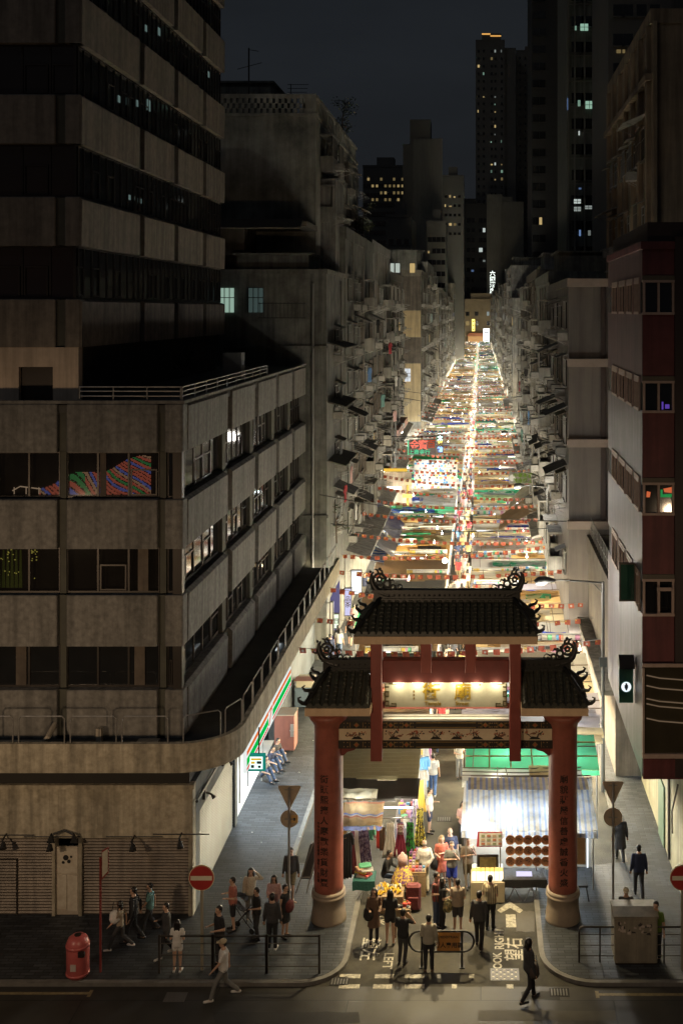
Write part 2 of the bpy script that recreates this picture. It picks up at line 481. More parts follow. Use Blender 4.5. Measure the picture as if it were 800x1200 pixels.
    # top
    if top:
        C = MB(); g = .022
        zlow = {'dress': .52, 'coat': .5, 'long': .82}.get(btype if btype == 'dress' else (sleeve if sleeve == 'coat' else 'n'), .86)
        rg = []
        if zlow < .8 and seat is None: rg += [(T(zlow), .23 * k, .17 * k), (T(.72), .2 * k, .15 * k)]
        rg += [(T(.86), .178 * k + g * .4, .125 * k + g * .4), (T(.95), .17 * k + g, .12 * k + g), (T(1.08), (.142 if female else .152) * k + g, .105 * k + g), (T(1.25), .168 * k * ch + g, .118 * k + g), (T(1.37), .165 * ch + g, .1 * k + g), (T(1.425), .1 + g * .5, .075 + g * .5), (T(1.445), .07, .065)]
        loft(C, rg)
        for kk in 'lr':
            sh, el, wr = J['sh' + kk], J['el' + kk], J['wr' + kk]
            if sleeve == 'none': cap(C, sh, sh.lerp(el, .1), .06, .055)
            elif sleeve == 'short': cap(C, sh, sh.lerp(el, .62), .068, .062)
            else: cap(C, sh, el, .068, .054); cap(C, el, el.lerp(wr, .93), .054, .042)
        inst('dress' if btype == 'dress' else ('coat' if sleeve == 'coat' else 'shirt'), remesh(C, .017, 'shirt', [top]), root)
    if bottom and btype in ('trousers', 'shorts', 'skirt', 'hotpants'):
        C = MB(); g = .016; hpz = hipz
        loft(C, [((0, 0, Zt(.83)), .15 * k, .11 * k), ((0, 0, Zt(.9)), .172 * k + g, .12 * k + g), ((0, 0, Zt(1.0)), .155 * k + g, .11 * k + g), ((0, 0, Zt(1.04)), .145 * k + g, .104 * k + g)])
        if btype == 'skirt':
            C = MB(); loft(C, [((0, 0, Zt(.5)), .2 * k, .16 * k), ((0, 0, Zt(.9)), .175 * k + g, .125 * k + g), ((0, 0, Zt(1.04)), .145 * k + g, .104 * k + g)])
        else:
            for kk, sg in (('l', 1), ('r', -1)):
                hp = V((sg * .09, 0, hpz)); kn, an = J['kn' + kk], J['an' + kk]
                if btype == 'hotpants': cap(C, hp, hp.lerp(kn, .3), .105 * k, .1)
                elif btype == 'shorts': cap(C, hp, hp.lerp(kn, .85), .11 * k, .088)
                else: cap(C, hp, kn, .106 * k, .075); cap(C, kn, kn.lerp(an, .95), .075, .062)
        inst({'skirt': 'skirt', 'shorts': 'shorts', 'hotpants': 'shorts'}.get(btype, 'trousers'), remesh(C, .017, 'trousers', [bottom]), root)
    for kk in 'lr':
        a, t_ = J['an' + kk], J['to' + kk]; m = MB(); cap(m, a + V((0, .035, -.045)), t_ + V((0, -.01, 0)), .045, .038)
        zmin = min(v[2] for v in m.v); m.build('shoe', SHOE[shoes], root, smooth=True)
    return root


CC = {k: cloth(k, v) for k, v in dict(black=(.02, .02, .022), navy=(.025, .035, .08), white=(.72, .7, .66), cream=(.6, .54, .42), grey=(.2, .2, .19), coral=(.6, .17, .12), khaki=(.2, .17, .1), denim=(.06, .09, .16),
      blue=(.03, .06, .45), brown=(.14, .085, .055), salmon=(.42, .15, .11), taupe=(.33, .27, .2), green=(.12, .2, .03), teal=(.12, .25, .24), pink=(.6, .38, .36), red=(.3, .03, .04), stone=(.38, .35, .27), charcoal=(.05, .05, .052)).items()}
striped_shirt = stripe_mat('striped_shirt', [(0, (.62, .55, .38)), (.55, (.22, .17, .1))], .055, 0, transl=0, rough=.8)
plaid = stripe_mat('plaid_shirt', [(0, (.25, .05, .045)), (.5, (.05, .05, .06)), (.75, (.2, .12, .1))], .07, 0, transl=0, rough=.8)
c = CC
A = 180  # facing away from the camera
person('woman in a long brown coat with long hair, looking down beside the left kerb', 438, 1104, 10, 1.66, ('hold', 'hold'), 'stand', c['brown'], 'coat', c['black'], hair='black', htype='long', female=True, head=-20)
person('person in a loose black shirt with bare legs, back turned, beside the woman in brown', 457, 1107, A, 1.68, ('hold', 'hold'), 'stand', c['black'], 'short', c['black'], 'hotpants', htype='bob', female=True)
person('man in black holding a phone to his ear left of the barrier', 472, 1130, A - 15, 1.64, ('down', 'ear'), 'lean', c['black'], 'short', c['charcoal'], skin=1)
person('man with a black vest over pale sleeves standing at the barrier, back turned', 502, 1138, A, 1.66, ('hold', 'down'), 'stand', c['stone'], 'long', c['black'], shoes='brown')
person('elderly bald man in a white shirt and beige trousers at the clothes stall', 497, 1043, A + 8, 1.68, ('hold', 'back'), 'walk', c['white'], 'long', c['stone'], hair='grey', htype='bald', bulk=1.12)
person('seated stall keeper in a black jacket beside the flower patterned clothes', 451, 1041, 75, 1.7, ('lap', 'lap'), 'stand', c['black'], 'long', c['denim'], seat=.45, lean=.25)
person('fair haired woman in a coral dress with folded arms', 517, 1038, 15, 1.7, ('cross', 'hold'), 'stand', c['coral'], 'short', None, 'dress', hair='fair', htype='bob', skin=2, female=True)
person('large bald man in a navy t-shirt behind the woman in coral', 527, 1031, 0, 1.78, ('down', 'down'), 'stand', c['navy'], 'short', c['charcoal'], htype='bald', hair='none', skin=2, bulk=1.25)
person('man in a grey t-shirt and bright blue shorts with his hand at his mouth', 529, 1045, 8, 1.68, ('face', 'cross'), 'lean', c['grey'], 'short', c['blue'], 'shorts', skin=2, shoes='white', hair='brown')
person('man in a pale t-shirt and khaki shorts with folded arms by the menu boards', 548, 1041, 20, 1.72, ('face', 'cross'), 'lean', c['taupe'], 'short', c['khaki'], 'shorts', skin=1)
person('man in a dark red plaid shirt beside the woman with the patterned bag', 511, 1086, 70, 1.72, ('hold', 'hold'), 'lean', plaid, 'short', c['denim'])
person('long haired woman in black carrying a patterned shoulder bag', 518, 1090, 110, 1.64, ('hold', 'hold'), 'stand', c['black'], 'short', c['black'], htype='long', female=True)
person('man in a taupe t-shirt and dark shorts behind the barrier, back turned', 536, 1092, A, 1.66, ('hold', 'hold'), 'stand', c['taupe'], 'short', c['charcoal'], 'shorts', bulk=1.1)
person('man in a black jacket with grey shoulders walking in right of the barrier', 561, 1112, A - 8, 1.76, ('down', 'hold'), 'walk', c['charcoal'], 'long', c['black'])
person('man in a brown and cream striped shirt facing the striped canopy stall', 574, 1089, A - 12, 1.7, ('hold', 'hold'), 'stand', striped_shirt, 'short', c['black'], bulk=1.12)
person('dark figure crossing the road right of the worn manhole cover', 619, 1174, 120, 1.78, ('swingf', 'down'), 'walk', c['charcoal'], 'long', c['black'], htype='bob')
person('woman in a pink blouse at the left edge of the striped canopy', 542, 991, 20, 1.62, ('hold', 'hold'), 'stand', c['pink'], 'short', c['black'], htype='tail', female=True, shoes='white')
person('shopper in white with dark shorts beside the yellow patterned dress', 503, 976, 80, 1.66, ('hold', 'down'), 'stand', c['white'], 'short', c['navy'], 'shorts', skin=2)
person('shopper in a white t-shirt and blue jeans in the aisle behind the gate', 507, 932, A, 1.68, ('hold', 'down'), 'walk', c['white'], 'short', cloth('jeans', (.08, .16, .38)), shoes='white')
person('shopper in a pale top and grey trousers at the green canopy', 538, 912, 30, 1.66, ('hold', 'hold'), 'stand', c['cream'], 'short', c['grey'], female=True, htype='long')
# group at the mouth of the left pavement
person('man in a salmon t-shirt and dark shorts pushing the stroller', 273, 1090, -70, 1.66, ('hold', 'hold'), 'stand', c['salmon'], 'short', c['black'], 'shorts')
person('woman in a cream blouse raising her hand to her hair', 294, 1079, 5, 1.68, ('hair', 'down'), 'stand', c['cream'], 'long', c['grey'], htype='long', female=True)
person('long haired woman in a white top in the left pavement group', 321, 1086, 0, 1.62, ('down', 'hold'), 'stand', c['pink'], 'long', c['charcoal'], htype='long', female=True)
person('short haired man in black looking right in the left pavement group', 301, 1101, -60, 1.6, ('hold', 'down'), 'lean', c['black'], 'short', c['charcoal'])
person('man in a dark jacket, back turned, nearest the kerb in the left group', 319, 1113, A, 1.7, ('down', 'down'), 'stand', c['charcoal'], 'long', c['black'], shoes='white')
person('woman in a short black dress with a dark red shoulder bag', 334, 1098, 60, 1.62, ('hold', 'down'), 'stand', c['black'], 'none', None, 'dress', htype='short', female=True)
person('man in an open dark jacket and shorts walking towards the traffic sign pole', 341, 1052, 0, 1.66, ('down', 'down'), 'walk', c['charcoal'], 'long', c['khaki'], 'shorts', shoes='white')
person('man in black with a pale front standing at the left end of the guard rail', 257, 1132, -50, 1.78, ('hold', 'hold'), 'stand', c['black'], 'short', c['charcoal'])
person('fair capped walker in a white top stepping onto the main road', 262, 1172, -80, 1.72, ('swingf', 'swingb'), 'stride', c['white'], 'short', c['grey'], shoes='white', hat=cloth('cap_beige', (.45, .38, .25)))
person('walker in a pale top and dark trousers passing the shutter, leftmost', 141, 1114, -90, 1.5, ('swingf', 'swingb'), 'stride', c['taupe'], 'short', c['charcoal'], shoes='white', htype='bob', female=True)
person('tall walker in black passing the wide shutter', 157, 1104, -90, 1.68, ('down', 'swingb'), 'walk', c['black'], 'long', c['black'])
person('walker in a teal top close to the wide shutter', 176, 1093, -80, 1.54, ('swingf', 'swingb'), 'walk', c['teal'], 'short', c['charcoal'])
person('walker in a dark jacket with a grey sleeve behind the girl in white', 195, 1121, -60, 1.6, ('down', 'hold'), 'walk', c['charcoal'], 'long', c['black'], shoes='white')
person('girl in a loose white t-shirt with long hair behind the guard rail, back turned', 208, 1139, A, 1.52, ('hold', 'hold'), 'stand', c['white'], 'short', c['white'], 'hotpants', htype='long', female=True, shoes='white')
# right pavement
person('man in a pale cap and dark jacket behind the utility cabinet', 733, 1104, 0, 1.66, ('hold', 'hold'), 'stand', c['charcoal'], 'long', c['black'], hat=cloth('cap_pale', (.6, .52, .36)))
person('man in a lime green t-shirt right of the utility cabinet', 768, 1124, -30, 1.72, ('down', 'hold'), 'stand', c['green'], 'short', c['black'])
person('man in a dark jacket walking along the right pavement', 748, 1052, A, 1.74, ('down', 'down'), 'walk', c['navy'], 'long', c['charcoal'])
person('person in a dark coat behind the right round traffic sign', 726, 1010, A, 1.7, ('down', 'down'), 'walk', c['black'], 'coat', c['black'])
person('young man in black shorts standing by the maroon building wall', 718, 856, -40, 1.76, ('hold', 'down'), 'stand', c['black'], 'short', c['black'], 'shorts', shoes='white')
person('person in a long dark coat by the far right pavement wall', 693, 775, 30, 1.66, ('down', 'hold'), 'stand', c['black'], 'coat', c['black'], female=True)
# left pavement beyond the gate
person('man in dark clothes on the left pavement behind the side roof', 396, 768, A, 1.7, ('down', 'down'), 'walk', c['charcoal'], 'long', c['black'])
person('woman in a navy coat beside the man in dark clothes on the far left pavement', 387, 778, A, 1.62, ('down', 'down'), 'stand', c['navy'], 'coat', c['navy'], female=True, htype='short')
person('shopper in a green top on the left pavement by the white light boxes', 408, 735, 0, 1.68, ('down', 'hold'), 'walk', c['green'], 'short', c['cream'], 'shorts')
person('shopper in black shorts behind the main roof corner on the left pavement', 410, 757, A, 1.7, ('down', 'down'), 'walk', c['black'], 'short', c['black'], 'shorts')
for px, py, col, lab in ((311, 914, 'grey', 'young man sitting on the shop step nearest the light box'), (318, 902, 'navy', 'young man sitting on the shop step, middle of the three'), (323, 892, 'charcoal', 'young person sitting on the shop step beside the red cabinet')):
    person(lab, px, py, 62, 1.66, ('lap', 'lap'), 'stand', c[col], 'short', c['denim'], seat=.2, lean=.3, X=-9.0 + (px - 311) * .012)
# crowd prototypes: single low detail bodies for people a few pixels tall
CROWD = []
def crowd_proto(k):
    r = random.Random(k); root = person('x', 0, 0, 0, 1.7, (r.choice(['down', 'hold', 'cross']), r.choice(['down', 'hold'])), r.choice(['stand', 'walk', 'lean']), c['white'], 'short', c['denim'], r.choice(['trousers', 'shorts', 'trousers']), htype=r.choice(['short', 'long', 'short']), X=0, d=1)
    vs = []; fs = []; mi = []; order = {'body': 0, 'hair': 1, 'shirt': 2, 'trousers': 3, 'shorts': 3, 'skirt': 3, 'shoe': 4}
    for ch in list(root.children):
        nm = ch.name.split('.')[0]
        if nm in order:
            o = len(vs); vs += [tuple(v.co) for v in ch.data.vertices]
            for p in ch.data.polygons: fs.append([i + o for i in p.vertices]); mi.append(order[nm])
        bpy.data.objects.remove(ch)
    bpy.data.objects.remove(root)
    me = bpy.data.meshes.new('person'); me.from_pydata(vs, [], fs)
    for m_ in (SKINS[k % 3], HAIRS['black'], c['white'], c['denim'], SHOE['black']): me.materials.append(m_)
    me.polygons.foreach_set('material_index', mi); me.polygons.foreach_set('use_smooth', [True] * len(fs))
    bm = bmesh.new(); bm.from_mesh(me); 
    o = bpy.data.objects.new('t', me); COL.objects.link(o); md = o.modifiers.new('d', 'DECIMATE'); md.ratio = .12; bm.free()
    dg = bpy.context.evaluated_depsgraph_get(); dg.update(); me2 = bpy.data.meshes.new_from_object(o.evaluated_get(dg)); me2.name = 'person'
    bpy.data.objects.remove(o); bpy.data.meshes.remove(me)
    return me2
for k in range(5): CROWD.append(crowd_proto(k))
# ------------------------------------------------------------------ world, camera
w = bpy.data.worlds.new("World"); SC.world = w; w.use_nodes = True
t = w.node_tree; bg = t.nodes['Background']
sky = t.nodes.new('ShaderNodeTexSky'); sky.sky_type = 'NISHITA'; sky.sun_disc = False
sky.sun_elevation = radians(1.5); sky.sun_rotation = radians(200); sky.air_density = 1.2; sky.dust_density = 2.0
cl = nn(t, 'ShaderNodeTexNoise', Scale=2.2, Detail=5.0, Roughness=.55); tcw = nn(t, 'ShaderNodeTexCoord'); mpw = nn(t, 'ShaderNodeMapping'); mpw.inputs['Scale'].default_value = (1, 1, 3)
t.links.new(tcw.outputs['Generated'], mpw.inputs[0]); t.links.new(mpw.outputs[0], cl.inputs['Vector'])
clr = nn(t, 'ShaderNodeMapRange'); clr.inputs['From Min'].default_value = .35; clr.inputs['From Max'].default_value = .68; clr.inputs['To Min'].default_value = .0135; clr.inputs['To Max'].default_value = .0195
t.links.new(cl.outputs[0], clr.inputs[0]); t.links.new(clr.outputs[0], bg.inputs[1])
tint = nn(t, 'ShaderNodeMix', data_type='RGBA', blend_type='MIX'); tint.inputs[0].default_value = .93
tint.inputs[7].default_value = (.68, .80, 1.0, 1)
t.links.new(sky.outputs[0], tint.inputs[6]); t.links.new(tint.outputs[2], bg.inputs[0])
bg.inputs[1].default_value = .0165
city_glow_fill = ptlight('city_glow_fill', (0, 0, 60), .06, (.85, .9, 1.0), typ='SUN'); city_glow_fill.data.angle = radians(8)  # unseen fill lamp added for the soft grey city glow on the walls
city_glow_fill.rotation_euler = (radians(48), 0, radians(-38))

cam = bpy.data.cameras.new('camera'); co = bpy.data.objects.new('camera', cam); COL.objects.link(co); SC.camera = co
co.location = (0, 0, H); co.rotation_euler = (pi / 2, 0, 0)
cam.sensor_fit = 'VERTICAL'; cam.sensor_height = 36; cam.lens = F / 1200 * 36
cam.shift_x = -(VX - 400) / 1200; cam.shift_y = -(600 - VY) / 1200
cam.clip_start = .1; cam.clip_end = 3000
SC.view_settings.view_transform = 'Standard'; SC.view_settings.look = 'None'; SC.view_settings.exposure = 0; SC.view_settings.gamma = 1
SC.view_settings.use_curve_mapping = False
SC.render.engine = 'CYCLES'; cy = SC.cycles
cy.use_denoising = True; cy.denoiser = 'OPENIMAGEDENOISE'; cy.max_bounces = 5; cy.diffuse_bounces = 3; cy.glossy_bounces = 3
cy.transmission_bounces = 3; cy.transparent_max_bounces = 8; cy.caustics_reflective = False; cy.caustics_refractive = False
cy.sample_clamp_indirect = 2.5; cy.sample_clamp_direct = 12; cy.use_light_tree = True; cy.light_sampling_threshold = .004
SC.render.use_persistent_data = False

# ------------------------------------------------------------------ ground
asphalt = mat('asphalt', (.085, .078, .062), .85, (.03, .029, .026), .9, amt=.42, bump=.45, bscale=60, spec=.15, detail=12)
slabs = brick_mat('road_concrete', (.06, .055, .047), (.042, .039, .034), (.02, .02, .02), 7.5, 1.65, .02, .6, .3)
pave = brick_mat('pavement_bricks', (.06, .068, .078), (.022, .026, .031), (.012, .012, .012), .42, .14, .014, .6, .6)
kerbm = mat('kerb_stone', (.2, .19, .17), .8, (.1, .095, .085), 3, bump=.2)
paint = mat('road_paint', (.62, .58, .46), .6, (.12, .11, .09), 9, amt=.35)
ypaint = mat('yellow_line_paint', (.33, .26, .13), .6, (.12, .1, .06), 7, amt=.5)

MB().box(-900, 900, -60, 1500, -.5, -.06).build('ground', asphalt, kind='structure')
MB().box(-60, 60, 2, 32, -.3, 0).build('main_road', slabs, kind='structure')
MB().box(-12, 12, 32, 640, -.3, -.004).build('side_street_road', asphalt, kind='structure')


def arc(cx, cy_, r, a0, a1, n=8): return [(cx + r * cos(radians(a0 + (a1 - a0) * i / n)), cy_ + r * sin(radians(a0 + (a1 - a0) * i / n))) for i in range(n + 1)]


def pav_l(e):
    return [(-60, 32 + e)] + arc(KL - 1.3, 33.3, 1.3 - e, -90, 0) + [(KL - e, 38.4), (-6.6 - e, 39), (-6.6 - e, 630), (-60, 630)]


def pav_r(e):
    return [(60, 32 + e), (60, 630), (5.0 + e, 630), (5.0 + e, 39), (KR + e, 38.4)] + arc(KR + 1.6, 33.6, 1.6 - e, 180, 270)


for nm, f in (('left', pav_l), ('right', pav_r)):
    MB().prism(f(0), -.2, .113, 'z').build('kerb', kerbm, kind='structure')
    MB().prism(f(.16), -.2, .12, 'z').build('pavement', pave, kind='structure')
m = MB()
for py, segs in ((1144, [(398, 422), (439, 461), (474, 497), (512, 516), (549, 555)]), (1156, [(397, 421), (437, 459), (474, 497), (529, 535), (593, 601)])):
    d = gd(py)
    for a, b in segs: m.box(wx(a, d), wx(b, d), d - .1, d + .1, .0, .004)
m.build('give_way_marking', paint, kind='structure')
m = MB(); d = gd(1164)
m.box(-22, wx(106, d), d - .06, d + .05, 0, .004); m.box(wx(104, d), wx(108, d), d - .16, d + .15, .001, .005)
m.box(wx(698, d), 30, d - .12, d, 0, .004); m.box(wx(697, d), wx(701, d), d - .22, d + .1, .001, .005)
m.build('edge_line_marking', ypaint, kind='structure')
# painted words for pedestrians; letters stand .15 mm proud of the road
RL = Matrix.Rotation(-pi / 2, 4, 'Z'); RR = Matrix.Rotation(pi / 2, 4, 'Z')
for body, sz, px, py, R in (('LOOK', .36, 446, 1074, RL), ('LEFT', .4, 454, 1126, RL), ('\u671b\u5de6', .62, 432, 1112, RL),
                            ('LOOK', .36, 583, 1128, RR), ('RIGHT', .4, 585, 1100, RR), ('\u671b\u53f3', .62, 603, 1112, RR)):
    d = gd(py); tm = text_mb(body, sz, .003, rot=R, bold=.008)
    mv(tm, wx(px, d), d, .002).build('road_lettering', paint, kind='structure')
m = MB(); d = gd(1062); x = wx(597, d)
m.prism([(x - .42, d - .25), (x, d + .3), (x + .42, d - .25), (x + .3, d - .42), (x, d - .1), (x - .3, d - .42)], .0, .005, 'z')
m.box(x - .15, x + .17, d - 1.25, d - .5, 0, .005)
m.build('arrow_marking', paint, kind='structure')
m = MB(); d = gd(1142); x = wx(591, d); m.box(x - .42, x + .42, d - .3, d + .3, -.05, .006)
for i in range(7):
    for j in range(5): m.box(x - .37 + i * .11, x - .31 + i * .11, d - .26 + j * .11, d - .2 + j * .11, .006, .014, 1 if (i + j) % 2 else 0)
m.build('manhole_cover', [mat('iron_cover', (.16, .155, .15), .5, metal=.3), paint], label='square patterned manhole cover in the road by the right kerb', cat='manhole cover')
for px, py, lab in ((206, 1168, 'dark iron manhole cover in the main road below the girl in white'),):
    d = gd(py); x = wx(px, d); m = MB(); m.box(x - .3, x + .3, d - .25, d + .2, -.05, .006)
    for i in range(5): m.box(x - .27 + i * .12, x - .22 + i * .12, d - .2, d + .15, .006, .01)
    m.build('manhole_cover', mat('iron_cover'), label=lab, cat='manhole cover')

# ------------------------------------------------------------------ shared building materials
conc = mat('stained_concrete', (.30, .29, .265), .85, (.11, .105, .095), 5.5, amt=.6, streak=.4, bump=.35, bscale=30)
conc2 = mat('canopy_render', (.62, .56, .43), .85, (.24, .21, .15), 5.0, amt=.6, streak=.45, bump=.3, bscale=25)
olive = mat('pier_olive', (.085, .085, .065), .75, (.05, .05, .04), 2)
frm = mat('bronze_frame', (.05, .042, .036), .4, metal=.4)
glassd = mat('dark_glass', (.012, .013, .014), .06, (.02, .02, .02), 1, spec=.8)
roofm = mat('roof_felt', (.09, .088, .08), .9, (.05, .049, .045), 1.2, bump=.3)
steel = mat('galvanised_steel', (.42, .41, .39), .45, (.25, .24, .22), 6, metal=.6)
blackm = mat('black_iron', (.02, .02, .02), .5)
shutm = mat('shutter_metal', (.24, .2, .16), .5, (.13, .11, .09), 1.2, stretch=.4, streak=.4, metal=.25)
shutb = mat('side_shutter_metal', (.07, .09, .10), .5, (.04, .05, .056), 1.2, streak=.4, metal=.25)

# ------------------------------------------------------------------ office building on the left corner
OB = thing('office_building', 'brown concrete corner office block with ribbon windows and a canopy over shutters', 'building', (-18, 36.2, 0))
OB.location = (0, 0, 0)
GY, UY, UX, XL, YE = 35.5, 36.2, -9.7, -30, 61.4
# ground floor wall (front, side), set round the shutters
m = MB()
m.box(XL, -9.2, GY, GY + .35, 2.62, 4.3)                      # band over the shutters
m.box(XL, wx(-30, GY), GY, GY + .35, 0, 2.62)
m.box(wx(61, GY), wx(64.5, GY), GY, GY + .35, 0, 2.62); m.box(wx(92, GY), wx(96, GY), GY, GY + .35, 0, 2.62)
m.box(wx(221, GY), -9.2, GY, GY + .35, 0, 2.62)
sw = MB().box(-9.55, -9.2, GY + .36, 36.4, 0, 4.3).box(-9.55, -9.2, 36.4, 41.6, 3.1, 4.3).box(-9.55, -9.2, 41.6, 42.0, 0, 4.3)
sw.box(-9.55, -9.2, 42.0, 50, 3.3, 4.3).box(-9.55, -9.2, 50, 62, 0, 4.3)
sw.build('side_wall', mat('side_wall_slate', (.07, .085, .095), .8, (.035, .042, .048), 2.5, streak=.4), OB)
m.box(XL, -9.6, GY + .36, 62, 4.0, 4.3)
m.build('ground_floor_wall', conc2, OB)
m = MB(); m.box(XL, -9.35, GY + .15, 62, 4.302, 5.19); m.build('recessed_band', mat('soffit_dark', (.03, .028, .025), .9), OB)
m = MB(); m.box(XL, -9.15, GY - .05, GY, 4.2, 4.33); m.build('ledge', conc2, OB)


def shutter(x0, x1, y, z0, z1, mt, name='roller_shutter', axis='y'):
    n = int((z1 - z0) / .095); pts = []
    for i in range(n):
        z = z0 + (z1 - z0) * i / n; h = (z1 - z0) / n
        pts += [(0, z), (-.022, z + h * .3), (-.022, z + h * .6)]
    pts += [(0, z1), (.05, z1), (.05, z0)]
    m = MB()
    if axis == 'y': m.prism([(y + p[0], p[1]) for p in pts], x0, x1, 'x')
    else: m.prism([(y - p[0], p[1]) for p in pts], x0, x1, 'y')
    return m.build(name, mt, OB)


s1 = shutter(wx(-30, GY), wx(61, GY), GY + .12, .12, 2.62, shutm)
m = MB(); m.box(wx(18, GY), wx(20, GY), GY + .07, GY + .09, .12, 1.9); m.box(wx(-5, GY), wx(20, GY), GY + .07, GY + .09, 1.88, 1.93); m.build('wicket_door_frame', frm, s1)
s2 = shutter(wx(96, GY), wx(221, GY), GY + .12, .12, 2.62, shutm)
m = MB(); m.box(wx(64.5, GY), wx(92, GY), GY + .1, GY + .16, .12, 2.3); dr = m.build('panel_door', mat('pale_door', (.5, .45, .36), .7, (.3, .25, .19), 2.5, amt=.6), OB)
m = MB(); m.box(wx(66, GY), wx(90, GY), GY + .085, GY + .1, 1.45, 2.25); m.box(wx(66, GY), wx(77, GY), GY + .085, GY + .1, .3, 1.4)
m.box(wx(78.5, GY), wx(90, GY), GY + .085, GY + .1, .25, 1.38); m.build('door_panel', mat('door_poster', (.6, .56, .46), .7, (.4, .34, .26), 5), dr)
m = MB()
for a, z, r in ((.28, 1.95, .09), (.38, 1.83, .06), (.2, 1.8, .05), (.45, 1.98, .04)): m.disc((wx(66, GY) + a, GY + .083, z), r, 10, 'y', .004)
m.build('ink_drawing', blackm, dr)
# side shutter and shop front
pts = []
shutter(36.42, 41.58, -9.3, .12, 3.1, shutb, axis='x')
# canopy with rounded corner: floor slab and upstand
cx, r0 = -7.65, 1.8
outl = [(XL, 34.3)] + arc(cx - r0, 34.3 + r0, r0, -90, 0, 12) + [(cx, 60.2)]
inn = [(XL, 34.48)] + arc(cx - r0, 34.3 + r0, r0 - .18, -90, 0, 12) + [(cx - .18, 60.2)]
MB().prism(inn + [(-9.75, 60.2), (-9.75, 36.15), (XL, 36.15)], 5.2, 5.55, 'z').build('canopy_slab', roofm, OB)
MB().prism(outl + list(reversed(inn)), 5.2, 6.1, 'z').build('canopy_fascia', conc2, OB)


def rail_loop(p, q, z0, h, parent, mt=steel, r=.022, name='railing', mid=False):
    p = Vector((p[0], p[1], z0)); q = Vector((q[0], q[1], z0)); u = Vector((0, 0, 1)); d = (q - p).normalized() * .08
    m = MB().tube([p, p + u * (h - .08), p + u * h + d, q + u * h - d, q + u * (h - .08), q], r, 6)
    if mid: m.tube([p + u * h * .5, q + u * h * .5], r * .8, 6)
    return m.build(name, mt, parent)


x = wx(-40, 34.3)
while x + 1.5 < cx - r0 + .2:
    rail_loop((x, 34.4), (x + 1.42, 34.4), 6.1, .82, OB); x += 1.6
a = arc(cx - r0, 34.3 + r0, r0 - .1, -82, -42, 1); rail_loop(a[0], a[1], 6.1, .82, OB)
a = arc(cx - r0, 34.3 + r0, r0 - .1, -36, -2, 1); rail_loop(a[0], a[1], 6.1, .82, OB)
y = 36.25
while y < 59: rail_loop((cx - .1, y), (cx - .1, y + 1.4), 6.1, .82, OB); y += 1.58
# pipes on the canopy
m = MB().tube([(-22, 35.3, 5.75), (wx(50, 35.3), 35.3, 5.75), (wx(56, 35.3), 35.3, 5.9), (wx(56, 35.3), 35.9, 6.1)], .09, 8)
m.build('pipe', mat('pipe_paint', (.45, .4, .32), .6), OB)
m = MB().box(wx(160, 35.6), wx(185, 35.6), 35.5, 35.9, 5.56, 5.66).box(wx(110, 35.6), wx(116, 35.6), 35.8, 36.0, 5.56, 6.0).build('conduit', mat('pipe_paint'), OB)

# upper floors, front
Z = lambda py: wz(py, UY)
bands = [(Z(530), Z(473)), (Z(643), Z(585)), (Z(757), Z(697)), (5.56, Z(808))]
wins = [(Z(585), Z(530)), (Z(697), Z(643)), (Z(808), Z(757))]
segs = [(-30, -30 + .0), ]
xs = []
x = wx(215, UY); segF = [(wx(193.5, UY), wx(215, UY))]
xr = wx(185, UY)
while xr > -29:
    segF.append((xr - 2.96, xr)); xr -= 3.27
pierF = []
sideY = [36.2, 42.5, 47.6, 52.5, 57.0, 61.4]
MB().box(XL, UX - .62, UY + .6, YE, 5.56, bands[0][1] - .3).build('core_wall', mat('core_dark', (.03, .028, .026), .9), OB)
m = MB().box(XL, UX - .05, UY + .05, YE, bands[0][1] - .3, bands[0][1] - .05); m.build('roof', roofm, OB)
m = MB().box(XL, UX + .06, UY - .05, UY + .2, bands[0][1], bands[0][1] + .1); m.box(UX - .14, UX + .06, UY + .2, YE, bands[0][1], bands[0][1] + .1)
m.build('roof_edge', conc, OB)
for bi, (z0, z1) in enumerate(bands):
    for i, (a, b) in enumerate(segF):
        m = MB()
        m.rbox(max(a, XL), b, UY - (.06 if i else .04), UY + .5, z0, z1 - .01, .03)
        m.build('wall_panel', conc, OB)
    m = MB(); m.box(XL, UX - .1, UY + .1, UY + .55, z0 + .02, z1 - .03); m.build('spandrel', olive, OB)
    for k in range(5):
        a, b = sideY[k], sideY[k + 1]
        m = MB(); y0, y1 = a + (.75 if k else .55), b - .02
        # panels lean out towards the foot and carry a deep sill
        m.prism([(UX - .5, z0), (UX + .02, z0 + .0), (UX + .04, z1 - .12), (UX - .1, z1 - .01), (UX - .5, z1 - .01)], y0, y1, 'y')
        m.build('wall_panel', conc, OB)
    m = MB(); m.box(UX - .6, UX - .16, UY + .56, YE, z0 + .02, z1 - .03); m.build('spandrel', olive, OB)
for (z0, z1) in wins:
    # olive piers
    for i, (a, b) in enumerate(segF[:6]):
        if i: MB().box(b + .02, b + .22, UY + .2, UY + .55, z0, z1).build('pier', olive, OB)
    for k in range(1, 5): MB().box(UX - .58, UX - .2, sideY[k] + .05, sideY[k] + .65, z0, z1).build('pier', olive, OB)
    MB().box(UX - .35, UX - .05, UY + .05, UY + .35, z0, z1).build('corner_post', frm, OB)


